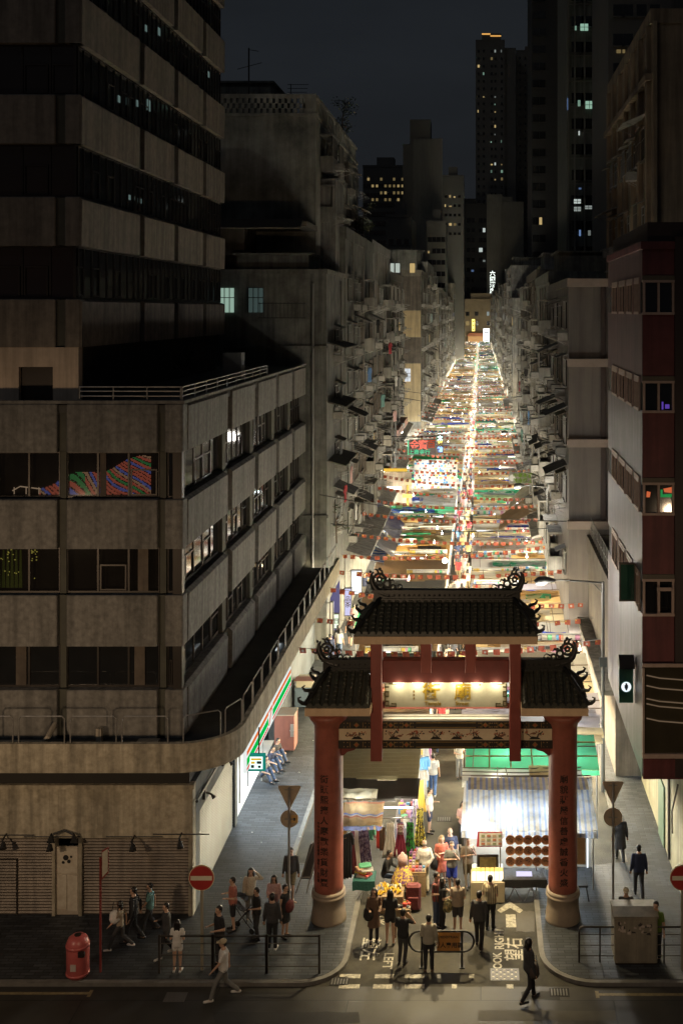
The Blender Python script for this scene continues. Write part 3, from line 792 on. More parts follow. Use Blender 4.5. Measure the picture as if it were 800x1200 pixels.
def ribbon_window(x0, x1, y, z0, z1, axis, parent, div, seed=0, open_at=None):
    """ribbon window bay: frame with mullions, glass pane; axis 'y' faces the road, 'x' faces the side street"""
    rr = random.Random(seed)
    m = MB(); g = MB()
    def bx(b, a0, a1, t0, t1, c0, c1):
        if axis == 'y': b.box(a0, a1, y + t0, y + t1, c0, c1)
        else: b.box(y - t1, y - t0, a0, a1, c0, c1)
    L = x1 - x0
    bx(m, x0, x1, -.03, .06, z0, z0 + .06); bx(m, x0, x1, -.03, .06, z1 - .06, z1)
    for i in range(div + 1):
        c = x0 + L * i / div; bx(m, max(c - .03, x0), min(c + .03, x1), -.035, .065, z0 + .061, z1 - .061)
    for i in range(div):
        c0, c1 = x0 + L * i / div + .07, x0 + L * (i + 1) / div - .07
        if rr.random() < .45:    # opening sash
            h = z0 + (z1 - z0) * .62
            bx(m, c0, c1, -.05, -.02, h - .05, h); bx(m, c0, c1, -.05, -.02, z0 + .08, z0 + .13)
            bx(m, c0, c0 + .05, -.05, -.02, z0 + .13, h - .05); bx(m, c1 - .05, c1, -.05, -.02, z0 + .13, h - .05)
    bx(g, x0 + .01, x1 - .01, .0, .02, z0 + .03, z1 - .03)
    f = m.build('window', frm, parent)
    return f, g


glassv = mat('glass_over_room', (.02, .018, .016), .06, alpha=.6, spec=.8)
blind = mat('office_blind', (.05, .042, .035), .8, (.02, .018, .016), 4, streak=.5)
for wi, (z0, z1) in enumerate(wins):
    xr = wx(185, UY)
    f, g = ribbon_window(wx(186, UY) + .22, UX - .36, UY + .3, z0, z1, 'y', OB, 1, 5 + wi); g.build('pane', glassd, f)
    for k in range(6):
        a, b = xr - 3.05, xr - .02
        if a < XL: break
        f, g = ribbon_window(a, b, UY + .3, z0, z1, 'y', OB, 3, wi * 10 + k)
        g.build('pane', glassv if (wi in (0, 1) and k < 3) else glassd, f); xr -= 3.27
    for k in range(5):
        a, b = sideY[k] + (.68 if k else .36), sideY[k + 1] + .03
        f, g = ribbon_window(a, min(b, YE), UX - .38, z0, z1, 'x', OB, 5, wi * 7 + k); g.build('pane', glassd, f)
    m = MB(); m.box(-20, UX - .7, UY + .56, UY + .59, z0, z1); m.build('blind', blind, OB)
# window reflection built as glowing stripes behind the upper window, green curtain lights below it
reflect_mats = []
for nm, c, s in (('reflection_red', (1, .22, .13), .36), ('reflection_green', (.14, .7, .2), .24), ('reflection_blue', (.24, .28, .85), .34), ('reflection_amber', (1, .55, .3), .3)): reflect_mats.append(glow(nm, c, s))
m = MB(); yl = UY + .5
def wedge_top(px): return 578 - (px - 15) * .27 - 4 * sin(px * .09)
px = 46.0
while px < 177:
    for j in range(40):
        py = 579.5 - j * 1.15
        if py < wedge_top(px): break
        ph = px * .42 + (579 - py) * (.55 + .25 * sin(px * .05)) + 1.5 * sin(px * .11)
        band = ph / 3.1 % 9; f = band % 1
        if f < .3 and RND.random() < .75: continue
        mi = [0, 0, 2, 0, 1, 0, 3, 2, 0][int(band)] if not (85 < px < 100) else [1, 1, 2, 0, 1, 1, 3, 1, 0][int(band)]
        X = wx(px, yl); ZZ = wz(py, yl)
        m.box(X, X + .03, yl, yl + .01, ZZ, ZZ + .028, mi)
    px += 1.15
m.build('stripe_reflection', reflect_mats, label='red, green and blue painted reflection stripes behind the upper left office window', cat='window reflection')
m = MB().tube([(wx(15, yl), yl, wz(575, yl)), (wx(24, yl), yl, wz(570, yl)), (wx(48, yl), yl, wz(573, yl))], .02, 6)  # arched part of the window reflection, built as glowing tubes
for px in (17, 31, 46): m.tube([(wx(px, yl), yl, wz(579, yl)), (wx(px, yl), yl, wz(571, yl))], .014, 6)
m.build('arch_reflection', glow('arch_reflection_glow', (1, .7, .45), .5), label='pale arched painted reflection beside the striped reflection in the window', cat='arched window reflection')
m = MB(); z0, z1 = wins[1]; yl = UY + .5
for i in range(46):
    X = wx(RND.choice([RND.uniform(-6, 22), RND.uniform(34, 43)]), yl); zz = RND.uniform(z0 + .3, z1 - .1)
    if RND.random() < .5: zz = z1 - RND.random() ** 2 * .4 - .1
    m.box(X, X + RND.uniform(.02, .05), yl, yl + .01, zz, zz + .03, 0)
m.build('fairy_lights', glow('yellow_led', (.95, .8, .15), .5), label='yellow green fairy lights in the left office window under the striped reflection', cat='fairy lights')
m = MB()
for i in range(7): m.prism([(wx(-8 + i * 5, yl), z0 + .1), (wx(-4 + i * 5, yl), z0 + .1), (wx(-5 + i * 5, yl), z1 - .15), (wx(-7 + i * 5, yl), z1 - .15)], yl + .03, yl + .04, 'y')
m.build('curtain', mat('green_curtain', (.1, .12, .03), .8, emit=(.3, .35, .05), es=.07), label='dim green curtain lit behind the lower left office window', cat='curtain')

# roof terrace railing
rt = bands[0][1] + .1
m = MB()
P = [(-13.1, UY + .08), (UX - .05, UY + .08), (UX - .05, 50.5)]
for h in (.14, .3, .44): m.tube([(a, b, rt + h) for a, b in P], .022, 6)
for a, b in [(-13.1 + i * 1.1, UY + .08) for i in range(4)] + [(UX - .05, UY + .08 + i * 1.6) for i in range(10)]: m.tube([(a, b, rt), (a, b, rt + .46)], .024, 6)
m.build('roof_railing', steel, OB)
# pavement-side spotlights under the band
for px, py in ((62, 981), (158, 981), (213, 978), (8, 979)):
    X = wx(px, GY); zz = wz(py, GY); m = MB().tube([(X, GY, zz + .05), (X, GY - .3, zz), (X + .08, GY - .42, zz - .1)], .03, 6).tube([(X + .06, GY - .38, zz - .05), (X + .1, GY - .5, zz - .2)], [.06, .11], 8)
    m.tube([(X - .9, GY - .04, zz + .03), (X + .9, GY - .04, zz + .03)], .02, 5)
    m.build('spotlight', blackm, OB)
X = wx(77, GY); zz = wz(972, GY)
m = MB().tube([(X - .45, GY - .25, zz - .2), (X - .3, GY - .2, zz - .05), (X, GY - .1, zz + .02), (X + .3, GY - .2, zz - .05), (X + .45, GY - .25, zz - .2)], .035, 6)
m.prism([(X - .5, zz - .3), (X - .25, zz - .3), (X - .36, zz)], GY - .3, GY - .22).prism([(X + .5, zz - .3), (X + .25, zz - .3), (X + .36, zz)], GY - .3, GY - .22)
m.build('bracket', blackm, OB)
for d in (36.9, 39.6):
    m = MB().tube([(-9.2, d, 3.5), (-8.95, d, 3.42), (-8.85, d, 3.3)], [.03, .03, .08], 8).box(-9.2, -9.12, d - .15, d + .15, 3.3, 3.7); m.build('spotlight', blackm, OB)
MB().tube([(-9.1, 35.6, 3.75), (-9.1, 41.2, 3.75)], .05, 6).build('conduit', blackm, OB)
# sign stripes of the corner shop
sg = thing('shop_sign', 'long lit shop sign of orange, green and red stripes on white under the canopy', 'sign')
MB().box(-8.02, -7.9, 37.5, 46.2, 3.86, 4.68).build('sign_box', glow('sign_white', (.95, 1, .97), .85), sg)
for z0, z1, c in ((4.43, 4.58, (.95, .2, .03)), (4.08, 4.33, (0, .62, .08)), (3.93, 4.01, (.85, .08, .03))):
    for a, b in ((37.53, 41.3), (42.2, 46.17)):
        MB().box(-7.9, -7.894, a, b, z0, z1).build('stripe', glow('stripe_%d' % int(z0 * 100), c, .8), sg)
MB().prism([(41.35, 4.0), (41.5, 3.98), (42.1, 4.5), (42.1, 4.56), (41.4, 4.56), (41.4, 4.47), (41.9, 4.47)], -7.9, -7.893, 'x').build('emblem', glow('emblem_red', (.9, .15, .04), .8), sg)
lb = thing('light_box', 'small square light box with teal frame hanging from the canopy corner', 'sign')
MB().box(-7.98, -7.38, 38.0, 38.14, 3.72, 4.3).build('frame', glow('teal_glow', (.02, .35, .27), .6), lb)
MB().box(-7.9, -7.46, 37.99, 38.0, 3.8, 4.22).build('panel', glow('panel_glow', (.75, 1, .95), 1.5), lb)
MB().box(-7.86, -7.5, 37.984, 37.99, 4.1, 4.17).box(-7.86, -7.72, 37.984, 37.99, 3.98, 4.06).build('lettering', glow('panel_yellow', (.9, .6, .05), .8), lb)
MB().box(-7.66, -7.5, 37.984, 37.99, 3.98, 4.07).box(-7.86, -7.75, 37.984, 37.99, 3.84, 3.94).box(-7.62, -7.52, 37.984, 37.99, 3.84, 3.92).build('symbol', mat('symbol_dark', (.03, .05, .05), .5), lb)
MB().tube([(-7.95, 38.07, 4.3), (-7.95, 38.07, 5.2)], .025, 6).tube([(-7.6, 38.07, 4.3), (-7.6, 38.07, 5.2)], .025, 6).build('bracket', blackm, lb)
# shop interior: lit floor, shelves, glass doors
wh = mat('shop_white', (.75, .75, .72), .6, (.65, .65, .62), 2)
MB().box(-13, -9.3, 42, 50, .1, .14).box(-13, -12.9, 42, 50, .14, 3.2).box(-13, -9.56, 41.9, 42.0, .14, 3.2).box(-13, -9.3, 42, 50, 3.2, 3.28).build('shop_interior', wh, OB)
m = MB()
for k in range(5): m.box(-9.5, -9.44, 42.05 + k * 1.55, 42.1 + k * 1.55, .14, 3.25)
m.box(-9.5, -9.44, 42.1, 49.9, 2.6, 2.68); m.build('shop_front_frame', steel, OB)
shelf = thing('shop_shelf', 'white shelf of packets and bottles inside the lit corner shop', 'shelf', (-10.4, 43, .14))
m = MB().box(-.9, .2, -.25, .2, 0, .05).box(-.9, -.86, -.25, .2, .05, 2.1).box(.16, .2, -.25, .2, .05, 2.1)
for k in range(4): m.box(-.86, .16, -.25, .2, .5 + k * .45, .53 + k * .45)
m.build('rack', wh, shelf)
m = MB(); gcols = [mat('pack_%d' % i, c, .5) for i, c in enumerate([(.7, .1, .05), (.75, .6, .1), (.1, .4, .15), (.75, .75, .7), (.1, .15, .5), (.5, .25, .08)])]
for k in range(4):
    x = -.84
    while x < .1:
        ww = RND.uniform(.06, .12); m.box(x, x + ww, -.22, -.05, .53 + k * .45, .53 + k * .45 + RND.uniform(.18, .34), RND.randrange(6)); x += ww + .02
m.build('packets', gcols, shelf, kind='stuff')
MB().box(-10.6, -9.7, 43.5, 49, 3.12, 3.16).build('ceiling_light', glow('shop_tube', (.85, .95, 1), 6), OB)
ptlight('shop_light', (-9.9, 46, 3.0), 260, (.8, .92, 1), typ='AREA', size=6, sizey=1, rot=(0, radians(-55), 0)).rotation_euler = (0, radians(-60), 0)
ptlight('shop_sign_light', (-7.0, 43.3, 4.4), 2100, (.70, .87, 1), typ='SPOT', spot=radians(106), blend=.9, r=.4, rot=(radians(4), 0, 0))

# ------------------------------------------------------------------ tower above the podium
OT = thing('office_tower', 'tall dark office tower with concrete bands set back on the podium roof', 'building')
TY, TX, TE = 37.0, -13.3, 57.7
ZT = lambda py: wz(py, TY)
tb = [(ZT(407), ZT(350)), (ZT(288), ZT(230)), (ZT(168), ZT(110)), (ZT(50), ZT(-10)), (ZT(-70), ZT(-130)), (ZT(-188), ZT(-250))]
tw = [(tb[i][1], tb[i + 1][0]) for i in range(5)]
tconc = mat('tower_concrete', (.31, .27, .22), .85, (.14, .12, .10), 3.0, amt=.6, streak=.4, bump=.3)
MB().box(XL, TX - .45, TY + .45, TE - .02, bands[0][1] - .02, tb[5][1] - .05).build('core_wall', mat('core_dark'), OT)
m = MB().box(XL, wx(22, TY), TY + .02, TY + .4, bands[0][1], tb[0][0]).box(wx(62, TY), wx(92, TY), TY + .02, TY + .4, bands[0][1], tb[0][0])
m.box(wx(22, TY), wx(62, TY), TY + .02, TY + .4, ZT(430), tb[0][0]); m.build('penthouse_wall', mat('tan_render', (.66, .54, .42), .8, (.5, .4, .3), 2, streak=.3), OT)
MB().box(wx(22, TY), wx(62, TY), TY + .2, TY + .3, bands[0][1], ZT(430)).build('louvre_door', frm, OT)
sY = [37.0, 43.3, 48.2, 53.2, 57.7]
for z0, z1 in tb:
    for a, b in ((XL, wx(65, TY)), (wx(76, TY), wx(94.5, TY))): MB().rbox(a, b, TY, TY + .5, z0, z1 - .01, .03).build('wall_panel', tconc, OT)
    MB().box(XL, TX - .1, TY + .12, TY + .44, z0 + .02, z1 - .03).build('spandrel', olive, OT)
    for k in range(4):
        MB().prism([(TX - .44, z0), (TX, z0), (TX + .02, z1 - .1), (TX - .12, z1 - .01), (TX - .44, z1 - .01)], sY[k] + (.62 if k else .03), sY[k + 1] - .03, 'y').build('wall_panel', tconc, OT)
    MB().box(TX - .44, TX - .14, TY + .56, TE - .01, z0 + .02, z1 - .03).build('spandrel', olive, OT)
for wi, (z0, z1) in enumerate(tw):
    f, g = ribbon_window(XL + 8, TX - .2, TY + .3, z0, z1, 'y', OT, 9, 40 + wi); g.build('pane', glassd, f)
    for k in range(4):
        f, g = ribbon_window(sY[k] + .1, sY[k + 1] + .05, TX - .25, z0, z1, 'x', OT, 8, 60 + wi * 4 + k); g.build('pane', glassd, f)
m = MB()
for wi, px, py, w_, h in ((0, 159, 232, 2, 6), (0, 165, 233, 2, 5), (0, 171, 236, 3, 6), (1, 147, 117, 2, 8), (1, 157, 120, 2, 9), (1, 168, 122, 1.6, 8), (1, 181, 125, 3.4, 14), (2, 193, 38, 2.4, 10), (2, 178, 34, 2, 8), (2, 250, 88, 2, 9)):
    d = -TX * F / (VX - px); z = wz(py, d)
    MB().box(TX - .235, TX - .225, d - .01 * w_ * d / 8, d + .012 * w_ * d / 8, z - .012 * h, z + .02 * h).build('lit_window', glow('office_glow', (.5, .75, .7), .16), OT)
m = MB().box(-9.95 - 1.2, -9.95 - .4, 48, 48.7, rt, rt + 1.1).build('roof_cabinet', mat('cabinet_grey', (.3, .3, .28), .6), label='pale grey cabinet standing on the podium roof by the railing', cat='cabinet')

# patched asphalt, drains and dirt on the ground
patchm = mat('road_patch', (.035, .034, .032), .8, (.022, .021, .02), 2); patchp = mat('road_patch_pale', (.10, .092, .078), .8, (.07, .065, .055), 2)
rr = random.Random(66)
for i, (px0, px1, py0, py1, mt_) in enumerate(((500, 560, 1092, 1104, patchm), (605, 626, 1068, 1092, patchp), (430, 470, 1060, 1085, patchm), (250, 420, 1186, 1199, patchm), (560, 720, 1184, 1196, patchp), (610, 655, 1162, 1172, patchm))):
    d0, d1 = gd(py1), gd(py0); n_ = 9
    pts = [(wx(px0 + (px1 - px0) * u / n_, d0) + rr.uniform(-.05, .05), d0 + rr.uniform(-.03, .03)) for u in range(n_ + 1)] + [(wx(px1 + (px0 - px1) * u / n_, d1), d1 + rr.uniform(-.03, .03)) for u in range(n_ + 1)]
    MB().prism(pts, -.05, .0016 + i * .0001, 'z').build('road_patch', mt_, kind='structure')
for i, (px, py) in enumerate(((398, 1150), (655, 1163), (520, 960))):
    d = gd(py); X = wx(px, d); m = MB().box(X - .28, X + .28, d - .2, d + .2, -.05, .004)
    for q in range(6): m.box(X - .24 + q * .085, X - .2 + q * .085, d - .16, d + .16, .004, .012, 1)
    m.build('drain_cover', [mat('drain_black', (.008, .008, .008), .8), mat('iron_cover')], label=['iron drain grating in the gutter at the left kerb corner', 'iron drain grating in the gutter at the right kerb corner', 'iron drain grating in the aisle between the stalls'][i], cat='drain')

for i, (px0, px1, wi) in enumerate(((164, 176, 1), (160, 172, 2), (22, 34, 2), (120, 127, 0))):
    z0, z1 = wins[wi]; MB().box(wx(px0, UY + .46), wx(px1, UY + .46), UY + .26, UY + .29, z0 + .06, z1 - .06).build('blind', mat('pale_blind', (.16, .13, .1), .8, (.09, .07, .055), 3, streak=.4), OB)
# ------------------------------------------------------------------ the gate
red = mat('gate_red_paint', (.30, .075, .055), .45, (.23, .055, .042), 2.5, streak=.15)
redd = mat('gate_beam_red', (.2, .04, .03), .5, (.14, .03, .024), 2.5)
salmon = mat('pillar_red_paint', (.42, .13, .09), .45, (.22, .068, .046), 2.2, streak=.15, amt=.6)
tile = mat('glazed_roof_tile', (.065, .066, .048), .38, (.025, .026, .02), 6, bump=.2, spec=.6)
ridgem = mat('ridge_tile', (.02, .02, .017), .4, (.015, .015, .013), 8)
eave = mat('eave_board', (.72, .52, .32), .6, (.55, .38, .23), 3, streak=.1)
basem = mat('pillar_base_stone', (.33, .26, .19), .7, (.2, .16, .12), 1.8, amt=.5)
gold = mat('gold_leaf', (.5, .33, .03), .45, (.3, .18, .02), 8, metal=.1)
golddim = mat('dull_gold', (.3, .19, .06), .45, (.2, .12, .04), 8, metal=.3)
cream = mat('cream_panel', (.68, .56, .38), .55, (.58, .46, .3), 4)
plaqm = mat('plaque_stone', (.62, .58, .42), .6, (.52, .48, .34), 5, bump=.3, bscale=40)
G = thing('temple_gate', 'red street gate with tiled roofs, two round pillars and dragon ridge ends', 'gate')
GC = -1.12


def ridge_scroll(x, z, s, parent, k=1.0):
    """openwork dragon-cloud ridge end; s = +1 sweeps to +x"""
    y = 35.4; m = MB()
    P = lambda a, b: (x + s * a * k, y, z + b * k)
    m.tube([P(-1.0, .02), P(-.6, -.02), P(-.25, .0), P(.1, .12), P(.34, .34), P(.46, .62), P(.44, .86), P(.36, .98)], [.10 * k, .13 * k, .155 * k, .155 * k, .135 * k, .10 * k, .07 * k, .025], 8)
    def ring(cx_, cz, r, th):
        m.tube([P(cx_ + r * cos(a * pi / 8), cz + r * sin(a * pi / 8)) for a in range(16)], th * 1.15 * k, 6, closed=True)
    ring(.12, .66, .24, .05); ring(.12, .66, .09, .045); ring(-.2, .48, .13, .045); ring(-.46, .34, .1, .04); ring(-.68, .24, .06, .035)
    for a in range(5):
        t_ = a * 2 * pi / 5 + .4; m.tube([P(.12 + .1 * cos(t_), .66 + .1 * sin(t_)), P(.12 + .22 * cos(t_), .66 + .22 * sin(t_))], .03 * k, 5)
    m.tube([P(-.02, .86), P(.02, 1.02), P(.12, 1.06)], [.05 * k, .05 * k, .02], 6)
    m.tube([P(.16, .9), P(.2, 1.06), P(.32, 1.1)], [.05 * k, .05 * k, .02], 6)
    m.ball(P(.1, 1.1), .07 * k, 8); m.ball(P(-.14, .72), .075 * k, 8); m.ball(P(-.3, .66), .06 * k, 8); m.ball(P(.5, .98), .06 * k, 8)
    m.tube([P(-.3, .6), P(-.44, .66), P(-.5, .56)], [.045 * k, .04 * k, .02], 6); m.tube([P(-.6, .38), P(-.76, .46), P(-.86, .36)], [.04 * k, .03 * k, .015], 6)
    m.tube([P(.46, .5), P(.62, .5), P(.68, .6)], [.05 * k, .04 * k, .02], 6); m.ball(P(-.86, .3), .045 * k, 6)
    m.tube([P(.0, .35), P(-.3, .26), P(-.7, .14), P(-1.2, .08)], [.06 * k, .06 * k, .05 * k, .03], 6)
    return m.build('ridge_scroll', ridgem, parent, smooth=True)


def tiled_roof(name, xl, xr, rxl, rxr, ze, zr, parent, hipl=True, hipr=True, ye=34.3, yr=35.4):
    R_ = MB(); D = yr - ye
    # core
    for s in (-1, 1):
        R_.add([(xl, yr + s * D, ze), (xr, yr + s * D, ze), (rxr, yr, zr), (rxl, yr, zr), (xl, yr + s * D, ze - .06), (xr, yr + s * D, ze - .06), (rxr, yr, zr - .5), (rxl, yr, zr - .5)],
               [(0, 1, 2, 3), (4, 7, 6, 5), (0, 4, 5, 1)])
    for a, b in ((xl, rxl), (xr, rxr)):
        R_.add([(a, yr - D, ze), (a, yr + D, ze), (b, yr, zr), (a, yr - D, ze - .06), (a, yr + D, ze - .06), (b, yr, zr - .5)], [(0, 1, 2), (3, 5, 4), (0, 3, 4, 1)])
    rt_ = R_.build(name, tile, parent)
    m = MB(); n = int((xr - xl) / .225); p = (xr - xl) / n
    for s in (-1, 1):
        for i in range(n):
            x = xl + (i + .5) * p; t1 = 1.0
            if x < rxl: t1 = (x - xl) / max(rxl - xl, 1e-6)
            if x > rxr: t1 = min(t1, (xr - x) / max(xr - rxr, 1e-6))
            t1 = max(t1, .08); pts = []; rs = []
            k = max(2, int(t1 * 9)); 
            for j in range(k):
                for q, rr in ((0, .078), (.92, .062)):
                    tt = t1 * (j + q) / k; pts.append((x, yr + s * D * (1 - tt), ze + (zr - ze) * tt + .035)); rs.append(rr)
            m.tube(pts, rs, 7)
            m.disc((x, yr + s * (D + .015), ze + .02), .085, 10, 'y', .03)
            if i: m.box(x - p / 2 - .05, x - p / 2 + .05, yr + s * (D + .0) - .012, yr + s * D + .012, ze - .09, ze - .0)
    for a, b, s in ((xl, rxl, -1), (xr, rxr, 1)):
        if abs(a - b) < .05: continue
        k = int(2 * D / .225)
        for i in range(k):
            yy = yr - D + (i + .5) * 2 * D / k; t1 = max(.1, 1 - abs(yy - yr) / D)
            m.tube([(a, yy, ze + .035), (a + (b - a) * t1, yy, ze + (zr - ze) * t1 + .035)], .068, 7)
    m.build('tile_rows', tile, rt_, smooth=False)
    m = MB()
    a0, b0 = xl - .02, xr + .02
    m.box(a0, b0, yr - D - .06, yr - D + .05, ze - .3, ze - .065); m.box(a0, b0, yr + D - .05, yr + D + .06, ze - .3, ze - .065)
    m.box(a0, a0 + .1, yr - D + .05, yr + D - .05, ze - .3, ze - .065); m.box(b0 - .1, b0, yr - D + .05, yr + D - .05, ze - .3, ze - .065)
    m.box(a0 + .1, b0 - .1, yr - D + .05, yr + D - .05, ze - .2, ze - .17)
    m.build('eave_board', eave, rt_)
    m = MB()
    m.box(rxl - .25, rxr + .25, yr - .1, yr + .1, zr - .05, zr + .27); m.box(rxl - .3, rxr + .3, yr - .14, yr + .14, zr + .27, zr + .34); m.box(rxl - .2, rxr + .2, yr - .14, yr + .14, zr + .02, zr + .07)
    nn_ = int((rxr - rxl) / .16)
    for i in range(nn_):
        xx = rxl + (i + .5) * (rxr - rxl) / nn_; m.ball((xx, yr - .105, zr + .17), .035, 6)
    m.build('ridge', ridgem, rt_)
    for (a, b, hip, s) in ((xl, rxl, hipl, -1), (xr, rxr, hipr, 1)):
        if not hip: continue
        for ss in (-1, 1):
            e = Vector((a, yr + ss * D, ze + .05)); q = Vector((b, yr, zr + .1)); d = (e - q)
            pts = [q, q + d * .5, q + d * .82, e + Vector((0, 0, .02)), e + Vector((s * .1, ss * .08, .06)), e + Vector((s * .19, ss * .11, .14)), e + Vector((s * .21, ss * .11, .23)), e + Vector((s * .13, ss * .08, .25))]
            mm = MB().tube(pts, [.085, .085, .085, .08, .065, .05, .035, .02], 7)
            u = q + d * .72
            mm.tube([u, u + Vector((s * .08, ss * .06, .1)), u + Vector((s * .24, ss * .11, .13)), u + Vector((s * .31, ss * .12, .23)), u + Vector((s * .23, ss * .1, .28))], [.07, .065, .05, .035, .02], 7)
            mm.build('hip_ridge', ridgem, rt_, smooth=True)
    return rt_


r1 = tiled_roof('main_roof', wx(415, 34.3), wx(629, 34.3), wx(447, 35.4), wx(600, 35.4), 9.5, 10.27, G)
ridge_scroll(wx(447, 35.4) + .02, 10.42, -1, r1, .76); ridge_scroll(wx(600, 35.4) - .02, 10.42, 1, r1, .76)
r2 = tiled_roof('side_roof', wx(358, 34.3), wx(433, 34.3), wx(388, 35.4), wx(433, 34.3), 7.28, 8.06, G, True, False)
ridge_scroll(wx(386, 35.4), 8.2, -1, r2, .76)
r3 = tiled_roof('side_roof', wx(611, 34.3), wx(688, 34.3), wx(611, 34.3), wx(659, 35.4), 7.28, 8.06, G, False, True)
ridge_scroll(wx(661, 35.4), 8.2, 1, r3, .76)


def wrap_text(body, px, z0, z1, size, cx_, r, parent, mt, name, a_off=0.0):
    """characters down a round pillar, bent onto its surface"""
    n = len(body); out = MB()
    for i, ch in enumerate(body):
        if ch == ' ': continue
        tmb = text_mb(ch, size, .004, bold=.004 if size > .2 else .0)
        z = z0 + (z1 - z0) * i / max(n - 1, 1); vs = []
        for v in tmb.v:
            a = a_off + v[0] / r; rr = r + .004 - v[1] * 1.0
            vs.append((cx_ + rr * sin(a), 35.4 - rr * cos(a), z + v[2]))
        out.add(vs, tmb.f)
    return out.build(name, mt, parent)


ink = mat('black_lettering', (.02, .012, .01), .5)
for px, body, small in ((385, '\u8857\u982d\u7199\u6518\u4eba\u6469\u6b61\u6a02\u8ca8\u8ca1\u8c50', True), (659, '\u5edf\u8c8c\u838a\u56b4\u4fe1\u5584\u8654\u8aa0\u9999\u706b\u76db', False)):
    x = wx(px, 35.4)
    p = MB().lathe([(.455, .9), (.46, 1.3), (.46, 6.25), (.5, 6.4), (.6, 6.52), (.62, 6.6), (.62, 6.72), (.5, 6.72), (.5, 7.05)], 32, (x, 35.4)).build('pillar', salmon, G, smooth=True)
    MB().lathe([(.56, .0), (.56, .2), (.51, .55), (.5, .86), (.54, .88), (.55, .92), (.54, .96), (.51, .97), (.53, 1.0), (.53, 1.05), (.49, 1.08), (.455, 1.09)], 32, (x, 35.4)).build('pillar_base', basem, p, smooth=True)
    wrap_text(body, px, 4.72, 1.45, .27, x, .46, p, ink, 'lettering', -.18 if small else .0)
    if small:
        wrap_text('\u7532\u7533\u5e74\u51ac\u6cb9\u5c16\u65fa\u5340\u8b70\u6703 \u6b0a\u656c\u7acb \u53cb\u597d\u66f8', px, 3.3, 1.5, .11, x, .46, p, ink, 'small_lettering', -.62)
# red posts and beams
XP = [(wx(434, 34.85), wx(447.3, 34.85)), (wx(596.5, 34.85), wx(610, 34.85))]
for a, b in XP:
    MB().rbox(a, b, 34.82, 35.18, 5.35, 9.19, .02).build('post', red, G)
    m = MB().lathe([(.04, 9.0), (.3, 9.12), (.42, 9.22)], 14, ((a + b) / 2, 35.0)); m.build('bracket', redd, G, smooth=True)
x0, x1 = XP[0][1] + .005, XP[1][0] - .005
MB().rbox(x0, x1, 34.95, 35.35, 7.78, 8.48, .02).build('upper_beam', redd, G)
for px in (499, 551):
    c = wx(px, 34.95); MB().rbox(c - .17, c + .17, 34.93, 35.3, 8.1, 9.19, .015).build('short_post', red, G)
    MB().lathe([(.04, 9.0), (.3, 9.12), (.42, 9.22)], 14, (c, 35.12)).build('bracket', redd, G, smooth=True)
# back of the gate: rear beams carrying the roofs
MB().box(XP[0][0] - 1.5, XP[1][1] + 1.5, 35.4, 35.6, 6.8, 6.98).build('tie_beam', redd, G)
for a in (wx(392, 35.4), wx(652, 35.4)): MB().box(a - .3, a + .3, 35.1, 35.3, 6.7, 6.95).build('bracket', redd, G)
# plaque
pl = MB().rbox(x0 + .06, x1 - .06, 35.1, 35.2, 6.95, 7.74, .01).build('plaque', plaqm, G)
tm = text_mb('\u8857', .56, .012, bold=.008); mv(tm, wx(505, 35.1), 35.085, 7.42).build('lettering', gold, pl)
tm = text_mb('\u5edf', .56, .012, bold=.008); mv(tm, wx(542, 35.1), 35.085, 7.42).build('lettering', gold, pl)
tm = text_mb('Temple', .17, .008, bold=.002); mv(tm, wx(507, 35.1), 35.088, 7.07).build('lettering', gold, pl)
tm = text_mb('Street', .17, .008, bold=.002); mv(tm, wx(541, 35.1), 35.088, 7.07).build('lettering', gold, pl)
m = MB()
for px, py in ((484, 809), (484, 813), (484, 817), (561, 801)): m.box(wx(px, 35.1), wx(px + 1.6, 35.1), 35.085, 35.1, wz(py + 2.4, 35.1), wz(py, 35.1))
m.build('seal', golddim, pl)
for s, xa in ((1, x0 + .07), (-1, x1 - .07)):
    m = MB()
    for zz in (6.98, 7.13, 7.28, 7.43, 7.58): m.box(xa, xa + s * .13, 35.06, 35.09, zz, zz + .04)
    m.box(xa, xa + s * .03, 35.06, 35.09, 7.02, 7.7)
    for zz in (7.02, 7.32): m.box(xa + s * .1, xa + s * .13, 35.06, 35.09, zz, zz + .11)
    for zz in (6.96, 7.68): m.box(xa + s * .13, xa + s * .36, 35.06, 35.09, zz, zz + .04)
    m.box(xa + s * .33, xa + s * .36, 35.06, 35.09, 6.96, 7.08); m.box(xa + s * .2, xa + s * .36, 35.06, 35.09, 7.06, 7.09)
    m.build('fret_corner', mat('fret_olive', (.12, .1, .04), .5), pl)
ptm = glow('lamp_tube', (1, .93, .7), 2.2)
for px in (467, 489, 512, 535, 558, 581):
    X = wx(px, 35); MB().tube([(X - .18, 34.98, 7.755), (X + .18, 34.98, 7.755)], .018, 6).build('lamp_tube', ptm, G)
    ptlight('plaque_light', (X, 34.9, 7.68), 9, (1, .9, .62), r=.03)
ptlight('lintel_light', (GC, 35.3, 6.93), 20, (1, .88, .62), typ='AREA', size=3.6, sizey=.12, rot=(0, 0, 0))
